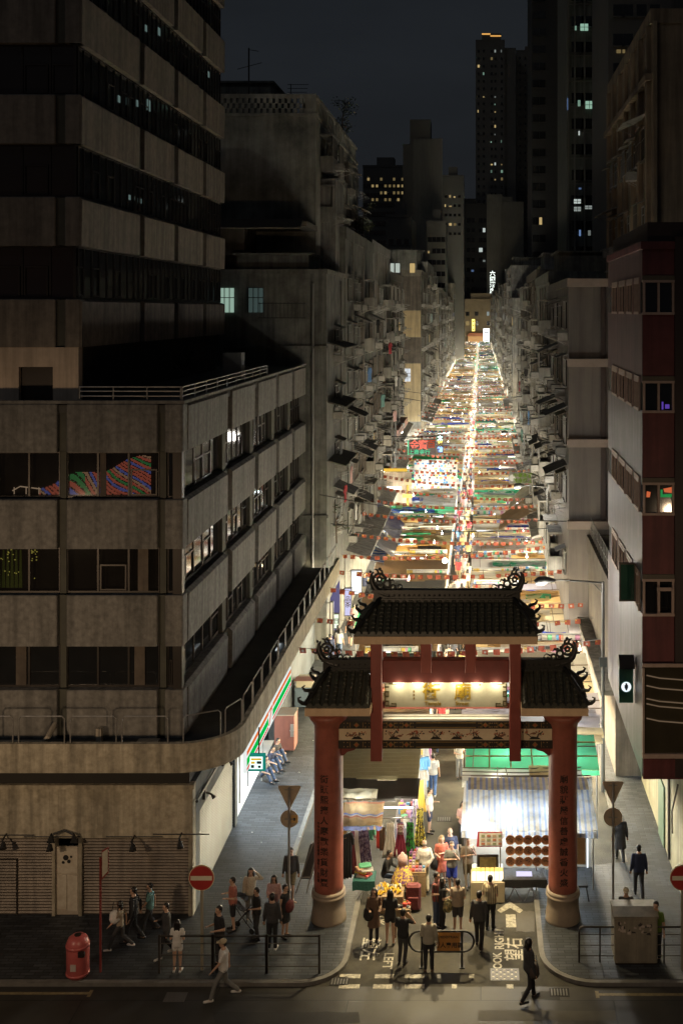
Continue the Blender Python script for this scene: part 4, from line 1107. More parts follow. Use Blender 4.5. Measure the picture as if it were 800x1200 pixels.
# painted lintel
lx0, lx1 = wx(385, 35.4), wx(659, 35.4)
dk = mat('lintel_dark', (.035, .028, .02), .45, (.02, .016, .012), 6)
ln = MB().box(lx0, lx1, 35.12, 35.62, 5.9, 6.27).build('lintel', cream, G)
MB().box(lx0, lx1, 35.1, 35.64, 6.27, 6.5).build('upper_band', dk, ln); MB().box(lx0, lx1, 35.1, 35.64, 5.64, 5.9).build('lower_band', dk, ln)
MB().box(x0, x1, 35.14, 35.3, 6.503, 6.56).box(x0, x1, 35.42, 35.6, 6.503, 6.56).build('light_shelf', mat('white_gloss', (.8, .76, .62), .4), ln)
m = MB(); r = MB()
def bay_orn(a, b, z, h):
    n = max(1, int((b - a) / .5))
    for i in range(n):
        c = a + (b - a) * (i + .5) / n; w_ = (b - a) / n
        m.prism([(c - .09, z), (c, z + h * .42), (c + .09, z), (c, z - h * .42)], 35.088, 35.1)
        r.prism([(c - .05, z), (c, z + h * .22), (c + .05, z), (c, z - h * .22)], 35.08, 35.088)
        for s in (-1, 1):
            for dz in (-.3, .3): m.ball((c + s * w_ * .3, 35.097, z + dz * h), .022, 6); m.ball((c + s * w_ * .42, 35.097, z + dz * h), .018, 6)
            m.box(c + s * w_ * .22 - .01, c + s * w_ * .22 + .01, 35.09, 35.1, z - h * .4, z + h * .4)
for z, h in ((6.385, .2), (5.77, .22)):
    for a, b in ((lx0 + .45, XP[0][0]), (x0, x0 + 1.0), (x1 - 1.0, x1), (XP[1][1], lx1 - .45)): bay_orn(a, b, z, h)
    m.box(x0 + 1.05, x1 - 1.05, 35.09, 35.1, z + h * .3, z + h * .42); m.box(x0 + 1.05, x1 - 1.05, 35.09, 35.1, z - h * .42, z - h * .3)
m.build('gilt_pattern', golddim, ln); r.build('ornament_centre', mat('orn_red', (.45, .1, .04), .5), ln)
br, fl, bd = MB(), MB(), MB(); rr = random.Random(4); yb = 35.108
for a, b in ((lx0 + .5, XP[0][0] - .03), (x0 + .03, x1 - .03), (XP[1][1] + .03, lx1 - .5)):
    n = max(1, int((b - a) / .62))
    for i in range(n):
        c = a + (b - a) * (i + .5) / n; z = 5.93
        br.prism([(c - .18, z), (c + .2, z), (c + .1, z + .07), (c - .08, z + .09)], yb, 35.12)
        for q in range(5):
            p0 = Vector((c + rr.uniform(-.1, .1), yb + .006, z + .04)); p1 = p0 + Vector((rr.uniform(-.16, .16), 0, rr.uniform(.08, .16))); p2 = p1 + Vector((rr.uniform(-.14, .14), 0, rr.uniform(.0, .1)))
            p2.z = min(p2.z, 6.23); br.tube([p0, p1, p2], [.012, .009, .006], 5)
            for _ in range(4):
                f = p2 + Vector((rr.uniform(-.08, .08), 0, rr.uniform(-.06, .05))); f.z = min(f.z, 6.24); (fl if rr.random() < .55 else br).ball(tuple(f), rr.uniform(.014, .028), 6, sc=(1, .4, 1))
        if rr.random() < .6:
            q = (c + rr.uniform(-.2, .2), yb + .006, z + rr.uniform(.1, .22)); bd.ball(q, .05, 8, sc=(1.5, .3, .7)); bd.ball((q[0] + .08, q[1], q[2] + .04), .025, 6, sc=(1, .5, 1)); bd.tube([(q[0] - .06, q[1], q[2]), (q[0] - .16, q[1], q[2] - .04)], [.02, .005], 5)
br.build('painted_branches', dk, ln); fl.build('painted_flowers', mat('orn_red'), ln); bd.build('painted_birds', mat('bird_brown', (.25, .1, .05), .5), ln)
for s, xa in ((1, lx0 + .42), (-1, lx1 - .42)):
    MB().prism([(xa, 5.64), (xa + s * .5, 5.64), (xa + s * .42, 5.56), (xa + s * .2, 5.5), (xa + s * .1, 5.4), (xa, 5.38)], 35.2, 35.5).build('corbel', redd, G)
for a, b in XP:
    pass

# ------------------------------------------------------------------ street furniture
signback = mat('sign_back', (.42, .34, .24), .6, (.3, .24, .17), 5)
polem = mat('grey_pole', (.3, .28, .25), .5, (.2, .19, .17), 5, metal=.3)


def back_sign(px, py_base, ptri, pcirc, plate, label):
    d = gd(py_base, .12); X = wx(px, d); z = lambda p: wz(p, d)
    t_ = thing('traffic_sign', label, 'traffic sign', (X, d, .12)); y = 0
    zz = lambda p: z(p) - .12
    MB().tube([(0, .03, 0), (0, .03, zz(ptri[0]) - .02)], .04, 8).build('pole', polem, t_)
    a, b, w_ = zz(ptri[0]), zz(ptri[1]), ptri[2] * d / F / 2
    m = MB().prism([(-w_ + .03, a), (w_ - .03, a), (w_, a - .05), (.03, b), (-.03, b), (-w_, a - .05)], .08, .1); m.build('triangle_plate', signback, t_)
    m = MB().disc((0, .09, zz(pcirc[0])), pcirc[1] * d / F, 24, 'y', .02); dd = m.build('round_plate', signback, t_)
    for h in (a - .12, zz(pcirc[0])): MB().box(-.15, .15, .055, .075, h - .02, h + .02).build('clamp', polem, t_)
    if plate: MB().box(.06, .28, .07, .079, zz(pcirc[0]) - .12, zz(pcirc[0]) + .12).box(.13, .2, .062, .069, zz(pcirc[0]) - .05, zz(pcirc[0]) + .04, 1).build('small_plate', [mat('plate_orange', (.6, .38, .14), .6), ink], dd)
    return t_


back_sign(338.5, 1068, (922, 949, 27), (961, 10.5), True, 'back of a triangle and round traffic sign on a pole left of the gate')
back_sign(718, 1060, (917, 944, 25), (959, 11), False, 'back of a triangle and round traffic sign on a pole right of the gate')


def no_entry(px, py_c, py_base, label):
    d = gd(py_base, .12); X = wx(px, d); zc = wz(py_c, d)
    t_ = thing('no_entry_sign', label, 'traffic sign', (X, d, .12)); zc -= .12; r = 15 * d / F
    MB().tube([(0, .03, 0), (0, .03, zc + .1)], .045, 8).build('pole', mat('sign_pole', (.4, .36, .27), .5, metal=.2), t_)
    MB().disc((0, -.03, zc), r, 32, 'y', .02).build('disc_rim', cream, t_)
    MB().disc((0, -.045, zc), r * .94, 32, 'y', .01).build('disc', mat('sign_red', (.42, .04, .035), .4), t_)
    MB().box(-r * .83, r * .83, -.06, -.05, zc - r * .17, zc + r * .17).build('bar', mat('sign_bar', (.75, .68, .52), .5), t_)


no_entry(236.5, 1028, 1137, 'red no entry sign on a pole beside the left shuttered corner')
no_entry(799, 1028, 1137, 'red no entry sign cut by the right edge of the photo')
# litter bin
d = gd(1143, .12); X = wx(91.5, d)
b = thing('litter_bin', 'round pink red litter bin on the left pavement', 'litter bin', (X, d, .12))
pink = mat('bin_pink', (.55, .13, .12), .35, (.42, .09, .085), 4)
MB().lathe([(.26, 0), (.29, .04), (.32, .1), (.325, .9), (.32, .98), (.27, 1.1), (.18, 1.17), (0, 1.19)], 24).build('body', pink, b, smooth=True)
MB().lathe([(.335, .08), (.335, .14)], 24).lathe([(.332, .86), (.34, .9), (.332, .94)], 24).build('band', pink, b, smooth=True)
MB().prism([(.12, .7), (.3, .72), (.3, .84), (.12, .86)], -.335, -.24, 'y').build('slot', ink, b)
MB().lathe([(.1, 1.175), (.1, 1.2), (0, 1.21)], 12).build('ashtray', ink, b)
MB().box(-.1, .06, -.335, -.326, .3, .5).build('notice', mat('notice_white', (.6, .5, .45), .6), b)
# bus stop pole
d = gd(1139, .12); X = wx(118, d)
b = thing('stop_pole', 'thin dark red pole with a narrow sign plate beside the litter bin', 'sign post', (X, d, .12))
MB().tube([(0, 0, 0), (0, 0, 3.35)], .035, 8).build('pole', mat('pole_dark_red', (.2, .035, .03), .4), b)
z1, z0 = wz(992, d) - .12, wz(1031, d) - .12
m = MB().prism([(.045, z1 - .12), (.24, z1), (.24, z0 + .22), (.045, z0)], -.02, .02); m.build('frame', mat('pole_dark_red'), b)
MB().prism([(.06, z1 - .16), (.225, z1 - .05), (.225, z0 + .26), (.06, z0 + .08)], -.03, -.022).build('plate', mat('stop_plate', (.45, .42, .34), .5, (.3, .28, .22), 9), b)


def fence_panel(x0, x1, y, h, bars, label, loops=False, mt=None):
    mt = mt or mat('rail_dark', (.07, .06, .05), .4, (.04, .035, .03), 6, metal=.4)
    t_ = thing('guard_rail', label, 'railing', (x0, y, .12)); L = x1 - x0
    if loops:
        MB().tube([(0, 0, 0), (0, 0, h - .12), (.04, 0, h - .03), (.12, 0, h), (L - .12, 0, h), (L - .04, 0, h - .03), (L, 0, h - .12), (L, 0, 0)], .03, 8).build('frame', mt, t_)
        MB().tube([(.62 if L > 1.6 else L / 2, 0, 0), (.62 if L > 1.6 else L / 2, 0, h - .02)], .025, 6).build('post', mt, t_)
    else:
        for q in (0, L): MB().box(q - .03, q + .03, -.03, .03, 0, h + .03).build('post', mt, t_)
        MB().box(.03, L - .03, -.02, .02, h - .03, h + .01).build('rail', mt, t_)
    for i in range(bars):
        z = h * (i + .6) / (bars + .3); MB().tube([(.03, 0, z), (L - .03, 0, z)], .014, 6).build('rail', mt, t_)
    return t_


d = 32.45
fence_panel(wx(187, d), wx(249, d), d, 1.1, 3, 'dark guard rail at the left kerb, in front of the girl in white')
fence_panel(wx(250, d), wx(312, d), d, 1.1, 3, 'dark guard rail at the left kerb, middle of its three panels')
fence_panel(wx(313, d), wx(374, d), d, 1.1, 3, 'dark guard rail at the left kerb, end panel nearest the gate')
d = 33.0
fence_panel(wx(678, d), wx(748, d), d, 1.05, 3, 'rounded guard rail at the right kerb in front of the utility cabinet', True)
fence_panel(wx(753, d), wx(830, d), d, 1.05, 3, 'rounded guard rail at the right kerb running out of the photo', True)
# barrier in the middle of the street mouth
d = gd(1134); bx0, bx1 = wx(479, d), wx(555, d); px0, px1 = wx(494, d), wx(541, d)
b = thing('street_barrier', 'black tubular barrier with an orange notice board in the mouth of the street', 'barrier', (0, d, 0))
zt, zb = wz(1091, d), wz(1115, d); r_ = (zt - zb) / 2; m = MB()
pts = [(bx0 + r_ + r_ * cos(a), 0, zb + r_ + r_ * sin(a)) for a in [radians(90 + i * 22.5) for i in range(9)]] + [(bx1 - r_ + r_ * cos(a), 0, zb + r_ + r_ * sin(a)) for a in [radians(-90 + i * 22.5) for i in range(9)]]
m.tube(pts, .032, 8, closed=True); m.build('frame', blackm, b)
for q in (px0, px1):
    MB().tube([(q, .03, 0), (q, .03, zt)], .035, 8).build('post', blackm, b)
    MB().box(q - .08, q + .08, -.05, .11, 0, .02).build('foot_plate', blackm, b)
nb = MB().box(px0 + .45, px1 - .05, -.02, .0, zb + .03, zt - .04).build('notice_board', mat('notice_orange', (.42, .2, .05), .5, (.33, .15, .04), 5), b)
cxn = (px0 + px1) / 2 + .2
mv(text_mb('PEDESTRIAN', .1, .003, bold=.002), cxn, -.025, zt - .17).build('lettering', ink, nb)
mv(text_mb('\u884c\u4eba\u5c08\u7528\u5340', .17, .003, bold=.004), cxn, -.025, zb + .19).build('lettering', ink, nb)
# utility cabinet
d = gd(1131, .12); xa, xb = wx(719.5, d), wx(770, d)
c_ = thing('utility_cabinet', 'large grey utility cabinet with peeling posters behind the right guard rail', 'cabinet', ((xa + xb) / 2, d, .12))
w2 = (xb - xa) / 2; hh = wz(1076, d) - .12
cabm = mat('cabinet_paint', (.3, .265, .2), .6, (.2, .18, .135), 3, amt=.5, streak=.3)
MB().rbox(-w2, w2, 0, .9, .06, hh, .03).build('body', cabm, c_)
MB().prism([(-.03, hh), (.93, hh), (.93, hh + .06), (.45, hh + .12), (-.03, hh + .06)], -w2 - .03, w2 + .03, 'x').build('lid', cabm, c_)
MB().box(-w2 + .03, w2 - .03, .03, .87, 0, .06).build('plinth', ink, c_)
MB().box(-w2 + .05, -.01, -.012, 0, .12, hh - .08).build('door', cabm, c_); MB().box(.01, w2 - .05, -.012, 0, .12, hh - .08).build('door', cabm, c_)
m = MB(); rr = random.Random(5)
for i in range(26):
    X = rr.uniform(-w2 + .1, w2 - .2); Z_ = rr.uniform(hh - .5, hh - .15); a = rr.uniform(.04, .14)
    m.prism([(X, Z_), (X + a, Z_ + rr.uniform(-.02, .02)), (X + a * rr.uniform(.7, 1), Z_ + rr.uniform(.03, .1)), (X + rr.uniform(-.01, .02), Z_ + rr.uniform(.03, .08))], -.0155 - i * .0001, -.012, mi=rr.randrange(2))
m.build('poster_scraps', [mat('paper_dark', (.06, .05, .045), .8), mat('paper_pale', (.5, .42, .36), .8)], c_)


def street_lamp(px_head, py_head, px_pole, d, label, power, copyof=None):
    z = wz(py_head, d); xh, xp = wx(px_head, d), wx(px_pole, d); g0 = gz(xp, d)
    t_ = thing('street_lamp', label, 'street lamp', (xp, d, g0)); z -= g0; dx = xh - xp
    MB().tube([(0, 0, 0), (0, 0, 1.2), (0, 0, z + .05)], [.11, .075, .06], 10).build('pole', mat('lamp_post_grey', (.16, .16, .15), .5, metal=.3), t_)
    MB().tube([(0, 0, z), (dx * .7, 0, z + .12), (dx * .85, 0, z + .1)], [.04, .035, .035], 8).tube([(0, 0, z - .45), (dx * .18, 0, z + .02)], .018, 6).build('arm', mat('lamp_post_grey'), t_)
    MB().box(-.16, .16, -.12, -.07, z * .6, z * .6 + .4).build('junction_box', mat('lamp_post_grey'), t_)
    s = 1 if dx > 0 else -1
    m = MB().tube([(dx * .8, 0, z + .1), (dx * .95, 0, z + .12), (dx * 1.08, 0, z + .08), (dx * 1.14, 0, z + .02)], [.06, .15, .17, .1], 10); hd = m.build('lamp_head', mat('lamp_head', (.06, .06, .055), .4), t_, smooth=True)
    MB().ball((dx * 1.04, 0, z - .04), .14, 10, sc=(1.4, .8, .45)).build('lens', glow('sodium_lens', (1, .75, .4), 9), hd)
    ptlight('street_lamp_light', (xp + dx * 1.04, d, z + g0 - .2), power, (1, .96, .88), r=.45)
    return t_


street_lamp(636, 683, 706, 45, 'street lamp post reaching left over the right end of the gate roof', 1300)
street_lamp(607, 571, 641, 68, 'street lamp arched over the bright canopies behind the gate', 900)
street_lamp(590, 508, 614, 98, 'street lamp far down the market beyond the second lamp', 500)
# street lights along the main road, behind and above the camera side of the frame
for x, y, p in ((-19, 20, 2500), (-4.5, 19, 1500), (9, 20, 700)):
    ptlight('main_road_lamp', (x, y, 10.0), p, (1, .70, .43), typ='SPOT', spot=radians(100), blend=1.0, r=.25, rot=(radians(79), 0, 0))
    ptlight('main_road_glow', (x, y, 9.5), p * .2, (1, .70, .43), r=.4)
for px in (485, 560):
    X = wx(px, 36); t_ = MB().tube([(X, 35.62, 6.1), (X, 35.9, 6.0)], .03, 6).tube([(X, 35.9, 6.08), (X, 36.02, 5.86)], [.07, .13], 10).build('flood_lamp', blackm, G)
    ptlight('gate_flood_light', (X, 36.1, 5.75), 2100, (1, .80, .46), typ='SPOT', spot=radians(92), blend=.9, r=.1, rot=(radians(-14), 0, 0))
# ------------------------------------------------------------------ tenement kit: meshes shared by every copy (they face -Y at the origin)
RB = random.Random(21)
winfr = [mat('alu_frame', (.3, .3, .28), .4, metal=.4), mat('old_frame', (.12, .1, .08), .6)]
wlit = {'w': glow('window_white', (.75, .85, .75), .55), 'y': glow('window_yellow', (1, .72, .3), .5), 'b': glow('window_blue', (.3, .5, .95), .4), 'g': glow('window_green', (.5, .8, .65), .45)}
acm = mat('ac_casing', (.34, .33, .3), .6, (.2, .19, .17), 5)
acd = mat('ac_grille', (.03, .03, .03), .6)


def win_mesh(w_, h, pane, fr, n=3, hood=True, grille=False):
    m = MB(); m.box(-w_ / 2, w_ / 2, -.03, .05, 0, h, 1)
    m.box(-w_ / 2 - .05, w_ / 2 + .05, -.07, .02, h, h + .06); m.box(-w_ / 2 - .08, w_ / 2 + .08, -.12, .02, -.07, 0)
    for i in range(n + 1):
        x = -w_ / 2 + w_ * i / n; m.box(x - .03, x + .03, -.065, -.03, 0, h)
    m.box(-w_ / 2, w_ / 2, -.06, -.03, h * .66, h * .66 + .04)
    if hood: m.prism([(-.55, h + .1), (.0, h + .3), (.0, h + .34), (-.56, h + .13)], -w_ / 2 - .12, w_ / 2 + .12, 'x', 2)
    if grille:
        for i in range(int(w_ / .16)): m.tube([(-w_ / 2 + i * .16, -.3, -.1), (-w_ / 2 + i * .16, -.3, h)], .01, 4)
        for z in (-.1, h * .5, h): m.tube([(-w_ / 2, -.05, z), (-w_ / 2, -.3, z), (w_ / 2, -.3, z), (w_ / 2, -.05, z)], .014, 4)
    return m.mesh('window', [fr, pane, mat('hood_sheet', (.13, .12, .1), .8, (.07, .065, .055), 3)])


WIN = []
for i, (w_, h, n, hood, gr) in enumerate(((1.5, 1.4, 3, True, False), (1.9, 1.5, 4, False, True), (1.2, 1.2, 2, True, True), (2.3, 1.5, 5, False, False), (.8, 1.1, 1, True, False))):
    WIN.append(win_mesh(w_, h, glassd, winfr[i % 2], n, hood, gr))
WINL = {k: win_mesh(1.5, 1.4, v, winfr[1], 3, False, False) for k, v in wlit.items()}
m = MB().rbox(-.36, .36, -.5, .05, 0, .42, .02); m.box(-.33, .33, -.51, -.5, .03, .39, 1)
for i in range(7): m.box(-.3, .3, -.518, -.51, .05 + i * .05, .07 + i * .05)
m.tube([(-.3, 0, -.25), (-.3, -.48, -.01)], .015, 4).tube([(.3, 0, -.25), (.3, -.48, -.01)], .015, 4)
AC = m.mesh('air_conditioner', [acm, acd])
m = MB()
for q in (-.7, .7): m.tube([(q, 0, .3), (q, -1.1, .1)], .015, 4).tube([(q, 0, -.25), (q, -1.1, .1)], .012, 4)
for y in (-.35, -.6, -.85, -1.08): m.tube([(-.85, y, .3 + y * .18), (.85, y, .3 + y * .18)], .013, 4)
RACK = m.mesh('drying_rack', steel)
m = MB().box(-1.1, 1.1, -.75, 0, 0, .08).box(-1.1, 1.1, -.75, -.68, .08, .95).box(-1.1, -1.04, -.68, 0, .08, .95).box(1.04, 1.1, -.68, 0, .08, .95)
m.box(-1.1, 1.1, -.72, -.68, .95, 2.2, 1)
for i in range(6): m.box(-1.1 + i * .43, -1.05 + i * .43, -.75, -.72, .95, 2.2)
m.box(-1.12, 1.12, -.78, 0, 2.2, 2.3)
BAY = m.mesh('enclosed_balcony', [mat('bay_wall', (.3, .29, .26), .8, (.17, .16, .14), 1.5, streak=.4), glassd])
m = MB().prism([(0, .5), (-1.15, 0), (-1.17, .03), (0, .54)], -1.3, 1.3, 'x').tube([(-1.1, 0, -.3), (-1.1, -1.0, .05)], .015, 4).tube([(1.1, 0, -.3), (1.1, -1.0, .05)], .015, 4)
AWN = m.mesh('awning', mat('awning_sheet', (.26, .25, .22), .8, (.13, .12, .11), 2.5, streak=.4))
PIPE = {}


def pipe(parent, M, z0, z1, name='drain_pipe'):
    k = (round(z1 - z0),)
    if k not in PIPE:
        m = MB().tube([(0, -.1, 0), (0, -.1, k[0])], .055, 6)
        for z in range(1, k[0], 3): m.box(-.08, .08, -.1, 0, z, z + .05)
        PIPE[k] = m.mesh('drain_pipe', mat('drain_pipe', (.2, .19, .17), .6, (.11, .1, .09), 3))
    p, rz = M; inst(name, PIPE[k], parent, (p[0], p[1], z0), rz)


def facade(root, side, plane, a0, a1, z0, z1, fh, bay, lit=0.06, bays=True, clutter=1.0, small=False, seed=0, skip=0):
    """windows, coolers, racks and balconies over one facade. side: 'L' faces +x, 'R' faces -x, 'F' faces -y"""
    r = random.Random(seed); rz = {'L': pi / 2, 'R': -pi / 2, 'F': 0}[side]
    n = max(1, int((a1 - a0) / bay)); nf = max(1, int((z1 - z0) / fh)); cnt = 0
    kinds = [r.choice(['win', 'bay' if bays else 'win', 'win', 'win']) for _ in range(n)]
    W = [r.randrange(len(WIN)) for _ in range(n)]
    out = {'L': 1, 'R': -1, 'F': -1}[side]
    def P(a, off, z): return (plane + out * off, a, z) if side != 'F' else (a, plane - off, z)
    for i in range(n):
        a = a0 + (a1 - a0) * (i + .5) / n
        for f in range(nf):
            z = z0 + fh * f
            if z + fh > z1 + .3: continue
            L = r.random() < lit
            if kinds[i] == 'bay' and r.random() < .85 and not small:
                inst('enclosed_balcony', BAY, root, P(a, .02, z + .3), rz)
                if L: inst('lit_window', LITS[r.choice('wyg')], root, P(a, .745, z + 1.3), rz)
                if r.random() < .5 * clutter: inst('air_conditioner', AC, root, P(a + r.uniform(-.5, .5), .78, z + .5), rz)
            else:
                me = WINL[r.choice('wwygb')] if L else (WIN[W[i]] if r.random() < .75 else r.choice(WIN))
                inst('lit_window' if L else 'window', me, root, P(a, .03, z + .95), rz); cnt += 1
                if r.random() < .6 * clutter and not small: inst('air_conditioner', AC, root, P(a + r.choice((-.9, .9, 0)) * bay * .28, .03, z + .3), rz)
                if r.random() < .12 * clutter and not small: inst('awning', AWN, root, P(a, .03, z + 2.5), rz)
            if r.random() < .4 * clutter and not small: inst('drying_rack', RACK, root, P(a + r.uniform(-.4, .4), .75 if kinds[i] == 'bay' else .05, z + .4), rz)
        if r.random() < .6 and not small: pipe(root, (P(a + bay * .45, 0, 0), rz), z0, z1 - .5)
    return cnt


LITS = {k: MB().box(-.5, .5, -.035, 0, 0, .8).mesh('lit_window', v) for k, v in wlit.items()}


def block(label, x0, x1, y0, y1, z1, mt, name='tenement_building', parapet=.6, z0=0, edge=True, group=None):
    b = thing(name, label, 'building', group=group)
    MB().box(x0, x1, y0, y1, z0, z1).build('wall', mt, b)
    m = MB()
    e = .08
    m.box(x0 - e, x1 + e, y0 - e, y0 + .12, z1 - .15, z1 + parapet); m.box(x0 - e, x1 + e, y1 - .12, y1 + e, z1 - .15, z1 + parapet)
    m.box(x0 - e, x0 + .12, y0 + .12, y1 - .12, z1 - .15, z1 + parapet); m.box(x1 - .12, x1 + e, y0 + .12, y1 - .12, z1 - .15, z1 + parapet)
    m.build('parapet', mt, b)
    return b


def roof_hut(b, x0, x1, y0, y1, z, h, mt):
    MB().box(x0, x1, y0, y1, z, z + h).box(x0 - .2, x1 + .2, y0 - .2, y1 + .2, z + h, z + h + .12).build('roof_hut', mt, b)


tene = [mat('tenement_grey', (.25, .25, .225), .85, (.08, .082, .07), 1.1, amt=.5, streak=.45, bump=.3),
        mat('tenement_tan', (.30, .27, .21), .85, (.10, .09, .07), 1.0, amt=.5, streak=.45, bump=.3),
        mat('tenement_pale', (.38, .37, .34), .85, (.14, .13, .12), 1.2, amt=.5, streak=.45, bump=.3),
        mat('tenement_brown', (.18, .15, .12), .85, (.07, .06, .05), 1.0, amt=.5, streak=.45, bump=.3)]
gable = mat('mouldy_gable', (.50, .48, .40), .9, (.12, .12, .10), .45, amt=.42, streak=.3, bump=.4, detail=9)

# ---- left row
b = block('plain mouldy gable tenement with a pierced parapet behind the office block', -17, -9.8, 66, 88, 31.2, gable, parapet=.05); mldy = b
m = MB()   # pierced parapet: two staggered rows of blocks
for row in range(3):
    x = -16.9 + (.16 if row % 2 else 0)
    while x < -10.6: m.box(x, x + .2, 66.0, 66.2, 31.25 + row * .3, 31.55 + row * .3); x += .36
m.box(-17, -9.8, 66, 66.25, 32.15, 32.4); m.box(-10.55, -9.8, 66, 66.25, 31.25, 32.15)
for k in range(14): m.box(-10.0, -9.8, 66.4 + k * 1.5, 67.5 + k * 1.5, 31.25, 32.2)
m.box(-10.02, -9.78, 66.3, 88, 32.2, 32.4)
m.build('pierced_parapet', gable, b, kind='stuff')
roof_hut(b, -16.5, -13.2, 70, 78, 31.25, 2.6, tene[0])
facade(b, 'L', -9.8, 67.2, 87.6, 24.6, 31, 3.1, 3.2, .03, clutter=.8, seed=3)
MB().box(-9.8, -8.9, 68, 72, 12, 27.6).build('stair_bay', tene[2], b)
MB().box(-9.8, -8.95, 72.3, 75, 20, 25.5).build('stair_bay', tene[0], b)
MB().tube([(-14.2, 68, 31.3), (-14.2, 68, 35.6)], .05, 5).tube([(-14.9, 68, 34.3), (-13.4, 68, 34.7)], .02, 4).tube([(-14.2, 68, 35.5), (-13.6, 68, 35.4)], .02, 4).build('antenna', blackm, b)
m = MB().tube([(-11.8, 69, 31.3), (-11.8, 69, 33.6)], .03, 5)
for i in range(5): m.tube([(-12.0, 69, 32.6 + i * .24), (-10.9 + i * .05, 69, 32.6 + i * .24)], .018, 4)
m.build('antenna', blackm, b)
b = block('lower pale tenement with a stepped wall between the office block and the mouldy gable', -16.5, -8.55, 61.6, 69.5, 21.7, tene[0], parapet=.1)
roof_hut(b, -13.6, -9.6, 62, 66, 21.7, .9, tene[0])
m = MB().box(-16.4, -9.7, 61.9, 65.9, 24.2, 24.5).prism([(61.0, 24.0), (61.9, 24.5), (65.9, 24.5), (65.9, 24.62), (61.9, 24.62), (60.9, 24.06)], -16.4, -9.9, 'x').build('roof_canopy', mat('hood_sheet'), b)
MB().box(-16.3, -13.3, 62.5, 65.8, 21.75, 24.2).build('roof_hut', tene[3], b)
MB().box(-14.2, -8.45, 61.45, 61.6, 17.4, 17.55).box(-12.6, -8.45, 61.45, 61.6, 8, 8.15).build('ledge', tene[0], b)
for X, k in ((-14.05, 'w'), (-12.45, 'g')):
    f = MB().box(X - .42, X + .42, 61.5, 61.58, 19.4, 20.75).build('lit_window', glow('kitchen_window', (.42, .62, .5), .6) if k == 'w' else glow('kitchen_dim', (.3, .45, .42), .12), b)
    m = MB()
    for i in range(4): m.box(X - .44 + i * .28, X - .4 + i * .28, 61.46, 61.5, 19.38, 20.77)
    m.box(X - .44, X + .44, 61.46, 61.5, 20.2, 20.24); m.build('window_bar', frm, f)
m = MB()
for z in (19.1, 19.9): m.tube([(-12.2, 61.5, z), (-12.2, 60.9, z), (-9.6, 60.9, z), (-9.6, 61.5, z)], .02, 4)
for i in range(12): m.tube([(-12.1 + i * .22, 60.9, 19.1), (-12.1 + i * .22, 60.9, 19.95)], .012, 4)
m.build('window_cage', blackm, b)
facade(b, 'L', -8.55, 61.9, 69.3, 6.3, 21.4, 3.3, 3.7, .0, bays=False, clutter=1.5, seed=8)
for z in (10.8, 14.1, 17.4): MB().prism([(-8.55, z + .25), (-7.5, z), (-7.5, z + .04), (-8.55, z + .33)], 62, 67.5, 'y').build('awning', mat('hood_sheet'), b)
MB().tube([(-9.3, 61.5, 5), (-9.3, 61.5, 21)], .07, 6).build('drain_pipe', winfr[0], b)
defs = [
    ('tenement with stacked enclosed balconies right after the mouldy gable', -17, -8.55, 70, 88, 24.2, 0, 3.0, 3.0, .05, 12),
    ('grey tenement with cluttered balconies, second past the mouldy gable', -17, -8.7, 88.3, 106, 24.6, 2, 3.0, 3.4, .06, 13),
    ('dark tenement with a long pink ledge, third past the mouldy gable', -17, -9.0, 106.3, 126, 22.8, 3, 3.0, 3.2, .04, 14),
    ('recessed grey tenement just before the brown and tan gable', -18, -10.8, 126.3, 154, 23.5, 0, 3.1, 3.4, .05, 15),
    ('tenement with a patchy brown and tan gable wall on the left row', -16, -8.35, 155, 172, 24.6, 1, 3.1, 3.4, .06, 16),
    ('pale tenement beyond the brown and tan gable', -16, -8.3, 172.3, 195, 26.5, 2, 3.1, 3.7, .06, 17),
]
LB = []
for lab, x0, x1, y0, y1, z1, mi, fh, bay, lit, sd in defs:
    b = block(lab, x0, x1, y0, y1, z1, tene[mi], group='tenements lining the left side of the market'); LB.append(b)
    facade(b, 'L', x1, y0 + .4, y1 - .4, 4.2, z1, fh, bay, lit, clutter=1.0, seed=sd)
    rr = random.Random(sd); roof_hut(b, x1 - 4.5, x1 - .8, y0 + 2, y0 + rr.uniform(6, 9), z1, 2.4, tene[(mi + 1) % 3])
    # street canopy slab over the shops
    MB().prism([(x1, 4.1), (x1 + 1.5, 3.7), (x1 + 1.5, 3.85), (x1, 4.3)], y0 + .3, y1 - .3, 'y').build('street_canopy', mat('bay_wall'), b)
MB().box(-9.0, -7.9, 106.6, 120, 7.3, 8.0).build('ledge', mat('pink_ledge', (.55, .33, .28), .7, (.4, .24, .2), 2), LB[2])
g = LB[4]
for z0, z1, mt_ in ((19.6, 24.3, tene[3]), (15.8, 19.5, mat('patch_tan', (.6, .47, .27), .85, (.42, .32, .18), .8, streak=.3)), (12.2, 15.7, tene[3]), (4, 12.1, mat('patch_tan'))):
    MB().box(-10.95, -8.4, 154.94, 155, z0, z1).build('wall_patch', mt_, g)
MB().box(-10.6, -9.8, 154.88, 154.94, 9.6, 11.4).build('lit_window', glow('gable_window', (.8, .85, .9), .9), g)
MB().box(-10.22, -10.18, 154.84, 154.88, 9.6, 11.4).box(-10.6, -9.8, 154.84, 154.88, 10.7, 10.76).build('window_bar', frm, g)
for X, w_, k in ((-12.6, .5, 'w'), (-11.9, .6, 'w'), (-9.9, .7, 'y')): MB().box(X, X + w_, 154.9, 154.99, 21.6 + 3.2, 22.9 + 3.2).build('lit_window', wlit[k], g)
MB().box(-15, -8.9, 155.0, 165, 24.6, 28).build('roof_hut', tene[0], g)

# tree and plants on the roof of the gable tenement
leafm = mat('leaf_dark', (.035, .05, .02), .6, (.015, .022, .01), 3)
barkm = mat('bark', (.08, .06, .04), .9)


